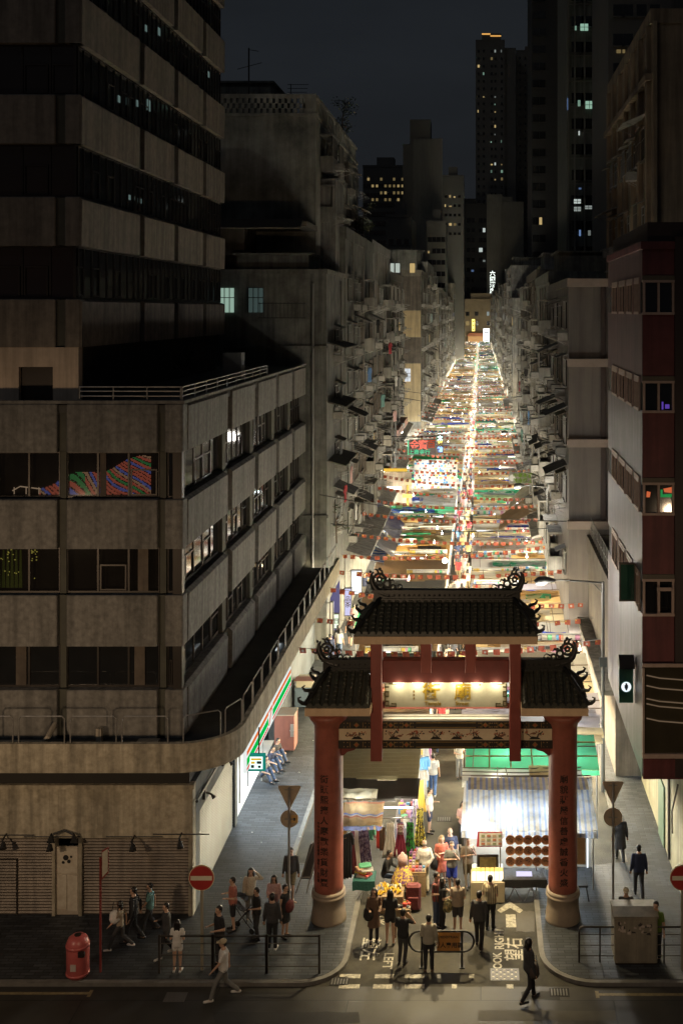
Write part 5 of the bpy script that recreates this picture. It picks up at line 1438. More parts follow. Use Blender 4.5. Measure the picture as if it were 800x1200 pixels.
def small_tree(label, loc, h, r, seed, n=260, conifer=False, cat='tree', name='roof_tree'):
    rr = random.Random(seed); t_ = thing(name, label, cat, loc)
    m = MB().tube([(0, 0, 0), (rr.uniform(-.1, .1), 0, h * .5), (rr.uniform(-.2, .2), rr.uniform(-.1, .1), h)], [.07 * h / 3, .05 * h / 3, .01], 6)
    tips = []
    for i in range(12):
        z = h * rr.uniform(.25, .95); a = rr.uniform(0, 2 * pi); L = r * (1.1 - z / h * .75) if conifer else r * rr.uniform(.5, 1)
        p = Vector((L * cos(a), L * sin(a), z + L * rr.uniform(.1, .45))); m.tube([(0, 0, z), tuple(p)], [.025, .008], 4); tips.append((Vector((0, 0, z)), p))
    m.build('trunk', barkm, t_)
    m = MB()
    for i in range(n):
        a, b_ = rr.choice(tips); q = a.lerp(b_, rr.uniform(.4, 1.05)) + Vector((rr.gauss(0, .12), rr.gauss(0, .12), rr.gauss(0, .1))) * (r + .3)
        s = rr.uniform(.06, .13); u = Vector((rr.gauss(0, 1), rr.gauss(0, 1), rr.gauss(0, .6))).normalized() * s; v = u.cross(Vector((rr.gauss(0, 1), rr.gauss(0, 1), rr.gauss(0, 1)))).normalized() * s * .5
        m.add([q - u, q + v, q + u, q - v], [(0, 1, 2, 3)])
    m.build('crown', leafm, t_)
    return t_


small_tree('spiky dark tree on the roof behind the pierced parapet', (-9.9, 80, 31.3), 3.6, 1.3, 1, 420, True)
small_tree('low bushy tree on the roof edge, below the spiky tree', (-9.2, 86, 24.8), 2.6, 1.3, 2, 340)
small_tree('potted shrub on the podium roof beside the tower', (-12.4, 47, rt), 1.1, .6, 3, 160, name='potted_shrub', cat='shrub')
small_tree('leafless twiggy shrub growing at the foot of the stepped pale wall', (-8.3, 64, 6.1), 2.4, 1.0, 4, 30, name='bare_shrub', cat='shrub')
for i, (x, y, z) in enumerate(((-8.2, 90.5, 16), (-8.3, 97, 11.5), (-8.6, 110, 17.5))):
    small_tree(['shrub trailing off a balcony under the roof of the grey tenement', 'shrub trailing off a lower balcony of the grey tenement', 'shrub on a ledge of the dark tenement'][i], (x, y, z), .9, .7, 9 + i, 90, name='balcony_shrub', cat='shrub')

# ---- far rows on both sides, windows as parts
def far_row(side, y0, y1, X, seed, labels):
    r = random.Random(seed); y = y0; k = 0
    while y < y1 and k < len(labels):
        L = r.uniform(20, 30); z1 = r.uniform(22, 28); ins = r.uniform(0, .8)
        xa, xb = (X - ins - 9, X - ins) if side == 'L' else (X + ins, X + ins + 9)
        b = block(labels[k], xa, xb, y, y + L, z1, tene[r.randrange(4)], group='far tenements of the market street')
        facade(b, side, X - ins if side == 'L' else X + ins, y + .5, y + L - .5, 4, z1, 3.1, 5, .09, clutter=.35, seed=seed * 9 + k, small=y > 330)
        xs_ = xa + 1 if side == 'L' else xa + .5
        roof_hut(b, xs_, xs_ + 5, y + 3, y + 10, z1, r.uniform(2, 4), tene[0])
        y += L + .4; k += 1


far_row('L', 195.4, 612, -8.4, 5, ['left far tenement, %s beyond the pale one past the tan gable' % ordw(i) for i in range(1, 22)])

# ---- right row
redw = mat('maroon_render', (.17, .045, .045), .6, (.10, .025, .027), 1.2, streak=.35, amt=.5)
greyw = mat('side_render', (.15, .13, .145), .45, (.055, .046, .052), 1.8, streak=.6, amt=.5)
RBD = thing('maroon_building', 'maroon corner building with pale framed window bands overhanging the right pavement', 'building')
RX, RY, RE = 5.26, 36.2, 45.9
zR = lambda py: wz(py, RY)
top = zR(292)
MB().box(RX + .02, 8.9, RY + .3, RE - .3, 4.35, top - .3).build('core_wall', mat('core_dark'), RBD)
fw = [(zR(378 - 48), zR(365)), ]
wb = [(zR(367), zR(330)), (zR(482), zR(448)), (zR(602), zR(567)), (zR(720), zR(680))]
edges = [top] + [v for a, b in wb for v in (b, a)] + [4.3]
for i in range(0, len(edges), 2):
    zt, zb = edges[i], edges[i + 1]
    MB().box(RX + .02, wx(789.5, RY), RY, RY + .3, zb, zt).build('front_panel', redw, RBD)
    MB().prism([(RX, RY + .02), (RX + .3, RY + .32), (RX + .3, RE), (RX, RE)], zb, zt, 'z').build('side_panel', greyw if zb < 14 else mat('maroon_side', (.15, .085, .085), .6, (.09, .05, .05), 1.2, streak=.3), RBD)
pf = mat('pale_frame', (.48, .36, .30), .6, (.34, .25, .2), 4)
MB().box(wx(789.5, RY) + .004, 9.2, RY - .12, RY + .5, 4.3, top + .4).build('corner_column', mat('column_dark', (.04, .025, .022), .6), RBD)
MB().prism([(RX - .06, RY - .08), (9, RY - .08), (9, RE), (RX - .06, RE)], top, top + .25, 'z').build('parapet', redw, RBD)
MB().box(RX + .2, 8.9, RY + .2, RE, top + .25, top + .9).build('roof_wall', mat('column_dark'), RBD)
for wi, (zb, zt) in enumerate(wb):
    a, b_ = wx(754, RY), wx(788, RY); c = (a + b_) / 2
    m = MB()
    for x in (a, c, b_): m.box(x - .035, x + .035, RY - .04, RY + .06, zb + .03, zt - .03)
    m.box(a - .06, b_ + .06, RY - .06, RY + .06, zb - .05, zb + .03); m.box(a - .06, b_ + .06, RY - .06, RY + .06, zt - .03, zt + .05)
    m.box(a - .06, b_ + .06, RY - .05, RY + .05, zt + .05, zt + .2, 1)
    f = m.build('window', [pf, mat('frame_olive', (.12, .1, .07), .6)], RBD); MB().box(a, b_, RY + .06, RY + .08, zb, zt).build('pane', glassd, f)
    ys = [RY + .4, 38.2, 40.2, 42.4, 44.6]
    for k in range(4):
        y0_, y1_ = ys[k] + .15, ys[k + 1] - .35; m = MB()
        m.box(RX - .05, RX + .08, y0_, y1_, zb - .04, zb + .05); m.box(RX - .05, RX + .08, y0_, y1_, zt - .05, zt + .04)
        for q in (y0_, (y0_ + y1_) / 2, y1_ - .06): m.box(RX - .05, RX + .08, q, q + .06, zb + .05, zt - .05)
        m.box(RX - .04, RX + .05, y0_, y1_, zt + .04, zt + .16)
        f = m.build('window', pf, RBD); MB().box(RX + .02, RX + .03, y0_, y1_, zb, zt).build('pane', glassd, f)
        MB().box(RX + .0, RX + .2, y1_ + .004, ys[k + 1] + .146, zb, zt).build('window_pier', redw if zb > 14 else greyw, RBD)
# coloured reflections painted as glowing shapes on the glass: two in the third window, one violet in the second
m = MB(); y = RY + .05
m.prism([(wx(757, RY), zR(583)), (wx(761, RY), zR(583)), (wx(762, RY), zR(577)), (wx(757.5, RY), zR(576))], y, y + .008)
m.prism([(wx(778, RY), zR(577)), (wx(787, RY), zR(578)), (wx(787.5, RY), zR(571)), (wx(777, RY), zR(573))], y, y + .008)
m.build('neon_and_reflection', glow('pane_reflection_orange', (1, .22, .08), .55), label='orange painted reflections in the third window band of the maroon building', cat='neon light')
m = MB().prism([(wx(773.5, RY), zR(583)), (wx(787, RY), zR(583)), (wx(787, RY), zR(579)), (wx(776, RY), zR(579.5)), (wx(776, RY), zR(574)), (wx(773.5, RY), zR(574))], y - .012, y - .004)
m.build('neon_and_reflection', glow('pane_reflection_green', (.05, .6, .15), .35), label='green painted reflection bar in the third window band of the maroon building', cat='neon light')
MB().box(wx(775, RY), wx(777, RY), y, y + .01, zR(480), zR(471)).box(wx(779, RY), wx(784, RY), y, y + .01, zR(479), zR(474)).build('neon_and_reflection', glow('pane_reflection_violet', (.25, .12, .9), .35), label='violet painted reflection in the second window band of the maroon building', cat='neon light')  # violet reflection painted as a glow on the glass, no neon lamp
# open sash of the low window
MB().box(wx(769, RY - .25), wx(786, RY - .25), RY - .3, RY - .26, zR(719), zR(715.5)).box(wx(769, RY - .25), wx(786, RY - .25), RY - .3, RY - .26, zR(690), zR(686)).box(wx(769, RY), wx(771, RY), RY - .3, RY - .26, zR(716), zR(689)).box(wx(784.5, RY), wx(786.5, RY), RY - .3, RY - .26, zR(716), zR(689)).build('open_sash', pf, RBD)
# big sign window near the bottom
sb = thing('dark_signboard', 'large dark glass signboard with painted strip reflections low on the maroon building', 'sign')
MB().box(wx(753, 35.9), 9, 35.95, 36.05, zR(886) + .1, zR(777)).build('board', mat('sign_glass', (.035, .03, .02), .12, (.06, .05, .03), .8), sb)
m = MB()
for a, b_ in ((777, 781), (882, 887)): m.box(wx(752, 35.9), 9.05, 35.86, 35.95, zR(b_) + .08, zR(a) + .08)
m.box(wx(752, 35.9), wx(754.5, 35.9), 35.86, 35.95, zR(882) + .1, zR(781) + .04); m.build('frame', pf, sb)
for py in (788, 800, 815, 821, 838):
    m = MB().tube([(wx(757, 35.9), 35.92, zR(py)), (wx(772, 35.9), 35.9, zR(py + 3)), (8.8, 35.92, zR(py + 12))], .022, 5).build('strip', glow('strip_reflection', (.75, .5, .3), .16), sb)  # reflected light tubes drawn as dim glowing lines on the glass
MB().box(RX + .02, 9.2, RY - .1, RY + .3, 4.25, 4.9).build('overhang_beam', redw, RBD)
# lower wall, staircase, passage
lw = mat('yellowish_wall', (.42, .38, .24), .75, (.22, .2, .12), 1.2, streak=.4, amt=.55)  # wall colour mottled between yellowish cream and dull olive
MB().box(6.64, 7.0, 36.3, RE, .1, 4.3).box(7.0, 20, 35.9, 36.2, .1, 3.0).build('ground_wall', lw, RBD)
MB().box(7.0, 9.0, RE - .3, RE, .1, 4.3).build('ground_wall', lw, RBD)
MB().tube([(6.6, 37.2, 3.6), (6.5, 37.8, 2.4), (6.55, 38.0, 1.6)], .03, 6).tube([(6.6, 39, 4.2), (6.6, 39, .2)], .05, 6).build('drain_pipe', winfr[1], RBD)
MB().box(6.58, 6.638, 40, 41.2, .12, 2.3).build('side_door', mat('door_green', (.1, .16, .1), .5), RBD)
for i in range(5): MB().prism([(7.1, 3.1 + i * .2), (9.5, 2.7 + i * .2), (9.5, 2.8 + i * .2), (7.1, 3.2 + i * .2)], 35.75 + i * .02, 35.9 + i * .02).build('stair_slat', frm, RBD)
# round lit clinic sign: box on the side wall
cs = thing('wall_sign', 'small green wall sign with a glowing white disc on the maroon building side', 'sign')
MB().box(4.72, 5.2, 37.9, 38.05, 6.1, 7.35).build('board', mat('sign_green', (.04, .16, .11), .4), cs)
MB().disc((4.96, 37.885, 6.65), .17, 20, 'y', .02).build('lit_disc', glow('disc_white', (.85, .95, 1), 1.1), cs)
MB().box(4.9, 5.02, 37.86, 37.872, 6.6, 6.72).box(4.93, 4.99, 37.858, 37.87, 6.54, 6.78).build('symbol', mat('symbol_grey', (.1, .12, .14), .5), cs)
MB().prism([(37.6, 7.35), (38.2, 7.35), (38.2, 7.42), (37.9, 7.75)], 4.7, 5.22, 'x').build('hood', blackm, cs)
cs = thing('casement_window', 'green glazed casement standing open on the maroon building side', 'window')
MB().box(4.72, 5.2, 37.6, 37.63, 9.7, 10.9).build('pane', mat('green_glass', (.03, .1, .07), .15), cs)
MB().box(4.68, 4.73, 37.57, 37.66, 9.65, 10.95).box(5.19, 5.24, 37.57, 37.66, 9.65, 10.95).box(4.73, 5.19, 37.57, 37.66, 9.65, 9.7).box(4.73, 5.19, 37.57, 37.66, 10.9, 10.95).build('frame', winfr[1], cs)

# terrace building and the ledged gable behind
b = block('low terrace building with a pale roof edge between the maroon and ledged buildings', 5.6, 12, 46.2, 57.8, 7.2, tene[3], name='terrace_building')
m = MB()
for h in (.45, .95): m.tube([(5.7, 46.6, 7.8 + h), (5.7, 57.5, 7.8 + h)], .02, 5)
for i in range(18): m.tube([(5.7, 46.6 + i * .64, 7.8), (5.7, 46.6 + i * .64, 8.75)], .016, 4)
m.build('railing', steel, b)
MB().box(5.0, 5.6, 46.4, 57.6, 3.4, 3.6).build('street_canopy', tene[1], b)
lg = block('grey gable building with four pale ledges across its blank wall', 4.6, 12, 58, 76, 20.9, mat('ledged_wall', (.17, .15, .135), .7, (.115, .10, .092), .5, streak=.3, amt=.6), parapet=.3)
for py in (331, 425, 519, 615):
    z = wz(py, 57.7); MB().box(4.5, 9, 57.55, 57.999, z - .22, z + .2).build('ledge', mat('ledge_paint', (.32, .26, .22), .6, (.24, .19, .16), 3), lg)
MB().box(6.25, 6.5, 57.8, 57.999, 8.5, 20.8).build('drain_chase', mat('column_dark'), lg)
facade(lg, 'R', 4.6, 58.4, 75.8, 8.3, 20.9, 3.1, 3.3, .05, clutter=1.4, seed=31)
facade(lg, 'R', 4.6, 58.4, 75.8, 4.4, 7.5, 3.1, 3.3, .1, clutter=.6, seed=32)
defs = [('cluttered grey tenement right behind the ledged gable building', 4.7, 13, 76.3, 94, 21.6, 0, 41),
        ('tan tenement with racks and awnings, second past the ledged gable', 4.75, 13, 94.3, 114, 22.4, 1, 42),
        ('brown tenement, third past the ledged gable on the right row', 4.9, 13, 114.3, 138, 21.2, 3, 43),
        ('grey tenement set back before the blank slab on the right row', 6.8, 15, 138.3, 172, 23.0, 0, 44),
        ('tenement with a tall blank grey end wall on the right row', 5.0, 13, 174, 196, 20.9, 2, 45)]
for lab, x0, x1, y0, y1, z1, mi, sd in defs:
    b = block(lab, x0, x1, y0, y1, z1, tene[mi], group='tenements lining the right side of the market')
    facade(b, 'R', x0, y0 + .4, y1 - .4, 4.2, z1, 3.0, 3.3, .06, clutter=1.1 if y0 < 110 else .7, seed=sd)
    rr = random.Random(sd); roof_hut(b, x0 + .8, x0 + 4.5, y0 + 2, y0 + rr.uniform(6, 9), z1, 2.0, tene[(mi + 1) % 3])
    MB().prism([(x0, 4.1), (x0 - 1.2, 3.7), (x0 - 1.2, 3.85), (x0, 4.3)], y0 + .3, y1 - .3, 'y').build('street_canopy', mat('bay_wall'), b)
far_row('R', 196.4, 612, 5.0, 6, ['right far tenement, %s beyond the blank grey end wall' % ordw(i) for i in range(1, 22)])

# old tan building high on the right
ot = block('old tan building with pilasters and broken render high at the right edge', 7.7, 20, 50, 67, 32.6, mat('old_tan', (.36, .27, .17), .9, (.16, .12, .08), .4, amt=.5, streak=.4, bump=.4), parapet=.5)
for k in range(7):
    y = 50.3 + k * 2.6; MB().box(7.5, 7.7, y, y + .5, 18, 32.4).build('pilaster', mat('old_tan'), ot)
facade(ot, 'R', 7.7, 50.9, 66.5, 19, 32, 3.3, 2.6, .0, bays=False, clutter=.7, seed=51)
MB().box(7.72, 7.9, 49.75, 50, 14, 32.5).build('pilaster', mat('old_tan'), ot)
MB().box(7.4, 7.7, 50, 67, 29.9, 30.2).build('cornice', mat('old_tan'), ot)
MB().box(9.6, 14, 50.1, 56, 33.1, 36).build('roof_hut', tene[3], ot)


# ---- distant towers
def tower(label, x0, x1, d, pytop, mt, cols, fh, lit, seed, side=None, q=1.0, step=None, wz_=(1.1, 1.3), depth=18, litcols='wyyg', zmin=16, extra=True, crown=None):
    X0, X1, z1 = wx(x0, d), wx(x1, d), wz(pytop, d); fh *= q; wz_ = (wz_[0] * q, wz_[1] * q); zmin *= q
    b = thing('tower_block', label, 'building')
    MB().box(X0, X1, d, d + depth, 0, z1).build('wall', mt, b)
    MB().box(X0 - .1, X1 + .1, d - .15, d + .3, z1, z1 + .8).box(X0 + (X1 - X0) * .3, X1 - (X1 - X0) * .3, d + 3, d + 10, z1, z1 + 4).build('roof', mt, b)
    r = random.Random(seed); dark = MB(); n = 0; ww, wh_ = wz_
    for c in cols:
        X = X0 + (X1 - X0) * c; z = zmin
        while z + fh < z1 - 1:
            if r.random() < lit and n < 95:
                k = r.choice(litcols); a = r.choice((.45, .7, 1)) * ww
                MB().box(X - ww / 2, X - ww / 2 + a, d - .06, d - .001, z + .4, z + .4 + wh_ * r.choice((.5, 1))).build('lit_window', TG[k][r.randrange(3)], b); n += 1
            else: dark.box(X - ww / 2, X + ww / 2, d - .02, d + .02, z + .4, z + .4 + wh_)
            dark.box(X - ww / 2 - .15, X + ww / 2 + .15, d - .25, d, z + .2, z + .35, 1)
            z += fh
    if dark.v: dark.build('window_grid', [glassd, mt], b, kind='stuff')
    return b, X0, X1, z1


TG = {'w': [glow('far_white%d' % i, (.75, .85, .8), s) for i, s in enumerate((.16, .3, .6))], 'y': [glow('far_yellow%d' % i, (.95, .7, .3), s) for i, s in enumerate((.14, .28, .5))],
      'b': [glow('far_blue%d' % i, (.3, .5, .95), s) for i, s in enumerate((.2, .4, .7))], 'g': [glow('far_green%d' % i, (.5, .85, .65), s) for i, s in enumerate((.15, .28, .5))]}
tk = mat('tower_dark', (.13, .125, .11), .8, (.09, .085, .08), .1); tk2 = mat('tower_mid', (.13, .125, .11), .8, (.09, .085, .075), .1); tk3 = mat('tower_pale', (.18, .175, .15), .8, (.12, .115, .10), .08, streak=.2)
blk = mat('tower_black', (.02, .02, .02), .7)
b, X0, X1, z1 = tower('tallest far tower, twin shafts with an amber lit crown', 557, 591, 720, 48, tk, (.1, .28, .55, .68, .9), 3.05, .3, 1, wz_=(.8, 1.1), q=1.6)
MB().box(X0 + 4, X1 - 2.4, 720.5, 730, z1, z1 + 5).build('crown', tk, b)
MB().box(X0 + 4, X0 + 9.5, 720.2, 720.5, z1 + 4.2, z1 + 5).box(X0 + 9.5, X1 - 2.4, 720.2, 720.5, z1 + 3, z1 + 3.7).build('crown_light', glow('crown_amber', (1, .5, .12), .9), b)
MB().box(X1, wx(604, 722), 722, 740, 0, wz(56, 722)).build('wall', tk, b)
b, X0, X1, z1 = tower('second far tower half hidden behind the black slab, small amber crown', 604.5, 640, 740, 60, tk, (.12, .3, .5), 3.05, .14, 2, wz_=(.8, 1.1), q=1.6)
MB().box(X0 + 8, X0 + 15, 740, 744, z1, z1 + 5).build('crown', tk, b); MB().box(X0 + 8, X0 + 15, 739.6, 740, z1 + 3.4, z1 + 4.2).build('crown_light', glow('crown_amber', (1, .5, .12), .9), b)
b, X0, X1, z1 = tower('stepped dark tower with a narrow top left of the sky gap', 472, 514, 330, 172, tk2, (.42, .5, .62, .95), 3.1, .05, 3, wz_=(1, 1.3))
MB().box(wx(480, 331), wx(504, 331), 331, 340, z1, wz(140, 331)).build('upper_block', tk2, b)
MB().box(wx(484, 330), wx(518, 330), 329, 331, 0, wz(163, 330)).build('front_bay', tk3, b)
b, X0, X1, z1 = tower('wide distant block with a grid of yellow windows, left of the stepped tower', 425, 476, 400, 196, tk2, [i / 13 + .04 for i in range(13)], 3.4, .0, 4)
r = random.Random(5); n = 0
for i in range(9):
    for j in range(4):
        if r.random() < .72:
            X = wx(431.5 + i * 5, 400); zz = wz(210 + j * 8, 400); MB().box(X - .4, X + .4, 399.9, 399.99, zz - .5, zz + .5).build('lit_window', TG['y'][r.randrange(2)], b)
b, X0, X1, z1 = tower('grey far block with yellow windows right of the stepped tower', 517, 543, 380, 208, tk2, (.2, .4, .6, .8), 3.2, .34, 6, zmin=45, litcols='y', wz_=(.9, .9))
b, X0, X1, z1 = tower('pale slim block with balconies below the stepped tower', 500, 522, 300, 262, tk3, (.15, .38, .62, .86), 3.1, .06, 7)
b, X0, X1, z1 = tower('dark block with blue lit windows at the end of the street', 526, 571, 660, 240, blk, (.15, .35, .5, .62, .82, .92), 3.1, .12, 8, litcols='bwwg', q=1.9)
b, X0, X1, z1 = tower('blank windowless slab carrying the tall white neon sign', 570, 613, 650, 238, mat('slab_tan', (.22, .21, .17), .85, (.16, .15, .12), .1, streak=.2), (), 3, 0, 9)
MB().box(wx(570, 649), wx(588, 649), 649, 650, 0, wz(228, 650)).build('front_bay', mat('slab_tan'), b)
b, X0, X1, z1 = tower('featureless black tower block rising out of frame at the right', 622.5, 664, 200, -80, blk, (.12, .3), 3.1, .02, 10)
b, X0, X1, z1 = tower('tall grey tower with a few white lit windows right of the black tower', 663.5, 713, 150, -60, mat('tower_grey', (.13, .14, .12), .8, (.08, .085, .075), .5, streak=.4), (.28, .52, .9), 3.46, .0, 11, wz_=(1.9, 1.4))
for X in (.02, .17, .4, .66, .99): MB().box(X0 + (X1 - X0) * X, X0 + (X1 - X0) * X + .22, 149.7, 150, 0, z1).build('drain_pipe', tk3, b)
for i in range(18): MB().box(X0, X1, 149.8, 150, 16 + 3.46 * i - .15, 16 + 3.46 * i).build('ledge', tk2, b)
for px, py, w_, h, k, s in ((674, 33, 2, 5, 'g', 1), (684, 32, 9, 8, 'g', 2), (690, 123, 9, 9, 'g', 2), (678, 121, 3, 7, 'g', 1), (664.5, 122, 1.2, 14, 'b', 0), (678, 156, 1.5, 5, 'w', 2), (676, 236, 8, 5, 'w', 2), (676, 245, 8, 5, 'w', 1), (689, 243, 8, 4, 'w', 1), (679, 273, 2, 7, 'b', 1), (690, 273, 3, 6, 'w', 0), (679, 221, 3, 2, 'b', 0)):
    X = wx(px, 149.7); zz = wz(py, 149.7); hw = w_ * .1153 / 2; f = MB().box(X - hw, X + hw, 149.6, 149.72, zz - h * .0577, zz + h * .0577).build('lit_window', TG[k][s], b)
    if w_ > 6: MB().box(X - .03, X + .03, 149.56, 149.6, zz - h * .0577, zz + h * .0577).box(X - hw, X + hw, 149.56, 149.6, zz - .03, zz + .03).build('window_bar', frm, f)
tower('dark block behind the old tan building with one yellow window', 712, 790, 125, -60, tk, (.15, .3, .5, .7), 3.3, .0, 12)
MB().box(wx(723, 124), wx(728, 124), 124.8, 124.95, wz(60, 124), wz(56, 124)).box(wx(730, 124), wx(733, 124), 124.8, 124.95, wz(60, 124), wz(56, 124)).build('lit_window', TG['y'][0], b)
tower('low dark flats in the gap left of the wide yellow window block', 452, 482, 260, 255, tk, (.2, .5, .8), 3.1, .03, 13)
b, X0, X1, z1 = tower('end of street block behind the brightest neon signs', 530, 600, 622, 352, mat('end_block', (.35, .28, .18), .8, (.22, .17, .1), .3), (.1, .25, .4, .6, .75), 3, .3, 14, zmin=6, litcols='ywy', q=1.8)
# ------------------------------------------------------------------ market stalls
RM = random.Random(77)
AX0, AX1 = -2.2, -.62       # edges of the central aisle


def canopy_mesh(w_, L, zf, zb, seed, ridges=0, sag=.1, name='canopy', flap=.18):
    """tarpaulin over a w_ x L frame, front edge at y=0 hanging a flap"""
    r = random.Random(seed); o = Vector((seed * 3.1, 0, 0)); nu, nv = 18, 9
    def fn(u, v):
        x = -w_ / 2 + u * w_; y = L * v; z = zf + (zb - zf) * v
        z -= sag * sin(pi * u * 3) ** 2 * sin(pi * v) * .6
        z += .07 * noise.noise(Vector((x * 1.3, y * 1.7, 0)) + o) + .03 * noise.noise(Vector((x * 5, y * 3, 2)) + o)
        return (x, y + .1 * noise.noise(Vector((x * .8, v * 3, 5)) + o), z)
    m = MB().sheet(fn, nu, nv, th=0)
    if flap:
        def fl(u, v):
            p = Vector(fn(u, 0)); return (p.x, p.y - .03 + .03 * sin(u * 40) * v, p.z - flap * v * (1 + .2 * noise.noise(Vector((u * 8, 0, 3)) + o)))
        m.sheet(fl, nu, 2, th=0)
    return m


def ridged_mesh(w_, L, zf, zb, seed):
    """roof of overlapping corrugated boards"""
    m = MB(); r = random.Random(seed); n = 4
    for i in range(n):
        a, b = -w_ / 2 + w_ * i / n - .03, -w_ / 2 + w_ * (i + 1) / n + .03
        dz = r.uniform(-.04, .06); dy = r.uniform(-.15, .12); k = 8
        def fn(u, v, a=a, b=b, dz=dz, dy=dy): return (a + (b - a) * u, L * v + dy, zf + (zb - zf) * v + dz + .03 * (1 if int(v * 22 + .5) % 2 else -1))
        m.sheet(fn, 2, 22, th=.01)
    return m


T = {}
def tarp(name, c, tr, c2=None):
    T[name] = mat('tarp_' + name, c, .6, c2 or tuple(x * .72 for x in c), 1.3, amt=.6, transl=tr, bump=.2, bscale=8, streak=.0)
for a in (('brown', (.44, .32, .19), .35), ('olive', (.46, .40, .23), .3), ('dark grey', (.12, .115, .1), .1), ('tan', (.6, .42, .2), .6), ('orange brown', (.5, .3, .11), .5),
          ('white', (.8, .77, .7), .7), ('cream', (.75, .64, .42), .7), ('lilac grey', (.55, .52, .58), .6), ('pale grey', (.58, .57, .54), .6), ('green', (.07, .42, .22), .55), ('teal', (.06, .33, .3), .5), ('blue', (.06, .1, .5), .4)): tarp(*a)
goodsm = [mat('goods_%d' % i, c_, .6, tuple(x * .8 for x in c_)) for i, c_ in enumerate([(.75, .74, .7), (.7, .1, .08), (.75, .55, .12), (.1, .3, .6), (.12, .45, .25), (.6, .3, .5), (.05, .05, .06), (.7, .45, .3), (.8, .78, .72), (.35, .15, .45)])]
postm = mat('stall_post', (.35, .33, .3), .5, metal=.3)
bulb_m = glow('bulb_white', (1, .96, .86), 14); tube_m = glow('tube_white', (.95, .98, 1), 5)
POST = MB().tube([(0, 0, 0), (0, 0, 2.5)], .025, 6).mesh('post', postm)
TUBE = MB().tube([(-.55, 0, 0), (.55, 0, 0)], .022, 6).mesh('fluorescent_tube', tube_m)
BULB = MB().ball((0, 0, 0), .07, 8).box(-.015, .015, -.015, .015, .06, .2).mesh('bulb', bulb_m)


def rack_mesh(w_, h, seed, nx=None):
    """upright display of small goods"""
    r = random.Random(seed); m = MB().box(-w_ / 2, w_ / 2, .02, .05, 0, h, 0); z = .02
    while z < h - .12:
        hh = r.uniform(.14, .3); x = -w_ / 2 + .02
        while x < w_ / 2 - .1:
            ww = r.uniform(.1, .26); m.box(x, min(x + ww - .03, w_ / 2), -.06 - r.random() * .05, .02, z, min(z + hh - .04, h), r.choice([0, 0, 0, 8, 8, 0, 8, 1, 2, 7, 3, 4, 5, 6])); x += ww
        z += hh
    return m.mesh('merchandise', goodsm)


RACKS = [rack_mesh(2.6, .75, i) for i in range(6)]
ARACK = [rack_mesh(.75, 1.2, i + 30) for i in range(5)]
def table_goods(w_, L, seed):
    r = random.Random(seed); m = MB()
    for i in range(int(w_ * L * 26)):
        x, y = r.uniform(-w_ / 2, w_ / 2 - .2), r.uniform(0, L - .15); a = r.uniform(.08, .24); b_ = r.uniform(.08, .2)
        m.box(x, x + a, y, y + b_, .0, r.uniform(.03, .22), r.randrange(10))
    return m.mesh('merchandise', goodsm)
TG_ = [table_goods(.8, 2.0, i) for i in range(4)]
TABLE = MB().box(-.45, .45, 0, 2.1, .72, .78).box(-.44, .44, .02, 2.08, .1, .72).mesh('counter', mat('counter_cloth', (.3, .28, .3), .8, (.16, .14, .16), 3))
CAN = {}
for w_ in (3.9, 5.2):
    for i in range(5): CAN[(w_, i)] = canopy_mesh(w_, 1, 0, 0, i + 3, sag=.12).v
battm = mat('batten', (.16, .12, .08), .7)
def add_canopy(root, w_, L, zf, zb, sd, mt, flap=.18, alt=None):
    o = canopy_mesh(w_, L, zf, zb, sd, flap=flap).build('canopy', mt, root, smooth=True)
    r = random.Random(sd * 7 + 1); m = MB(); at = lambda v: zf + (zb - zf) * v + .09
    for v in (.3, .62, .95):
        if r.random() < .75: m.tube([(-w_ / 2, L * v, at(v)), (0, L * v + r.uniform(-.05, .05), at(v) - .03), (w_ / 2, L * v + r.uniform(-.12, .12), at(v))], .022, 4)
    for i in range(r.randrange(1, 4)): x = r.uniform(-w_ / 2, w_ / 2); m.tube([(x, 0, at(0)), (x + r.uniform(-.1, .1), L, at(1))], .018, 4)
    if m.v: m.build('batten', battm, root)
    if alt:
        for i in range(r.randrange(3, 6)):
            ww = w_ * r.uniform(.25, .75); xx = r.uniform(-w_ / 2, w_ / 2 - ww); v0 = r.uniform(0, .78); LL = L * r.uniform(.12, .3); z_ = zf + (zb - zf) * v0
            cm = canopy_mesh(ww, LL, z_ + .05, z_ + (zb - zf) * LL / L + .07 + r.uniform(0, .08), sd + i * 3 + 60, flap=r.choice((0, .12)))
            mv(cm, xx + ww / 2, L * v0, .03).build('cover_cloth', r.choice(alt), root, smooth=True)
    return o


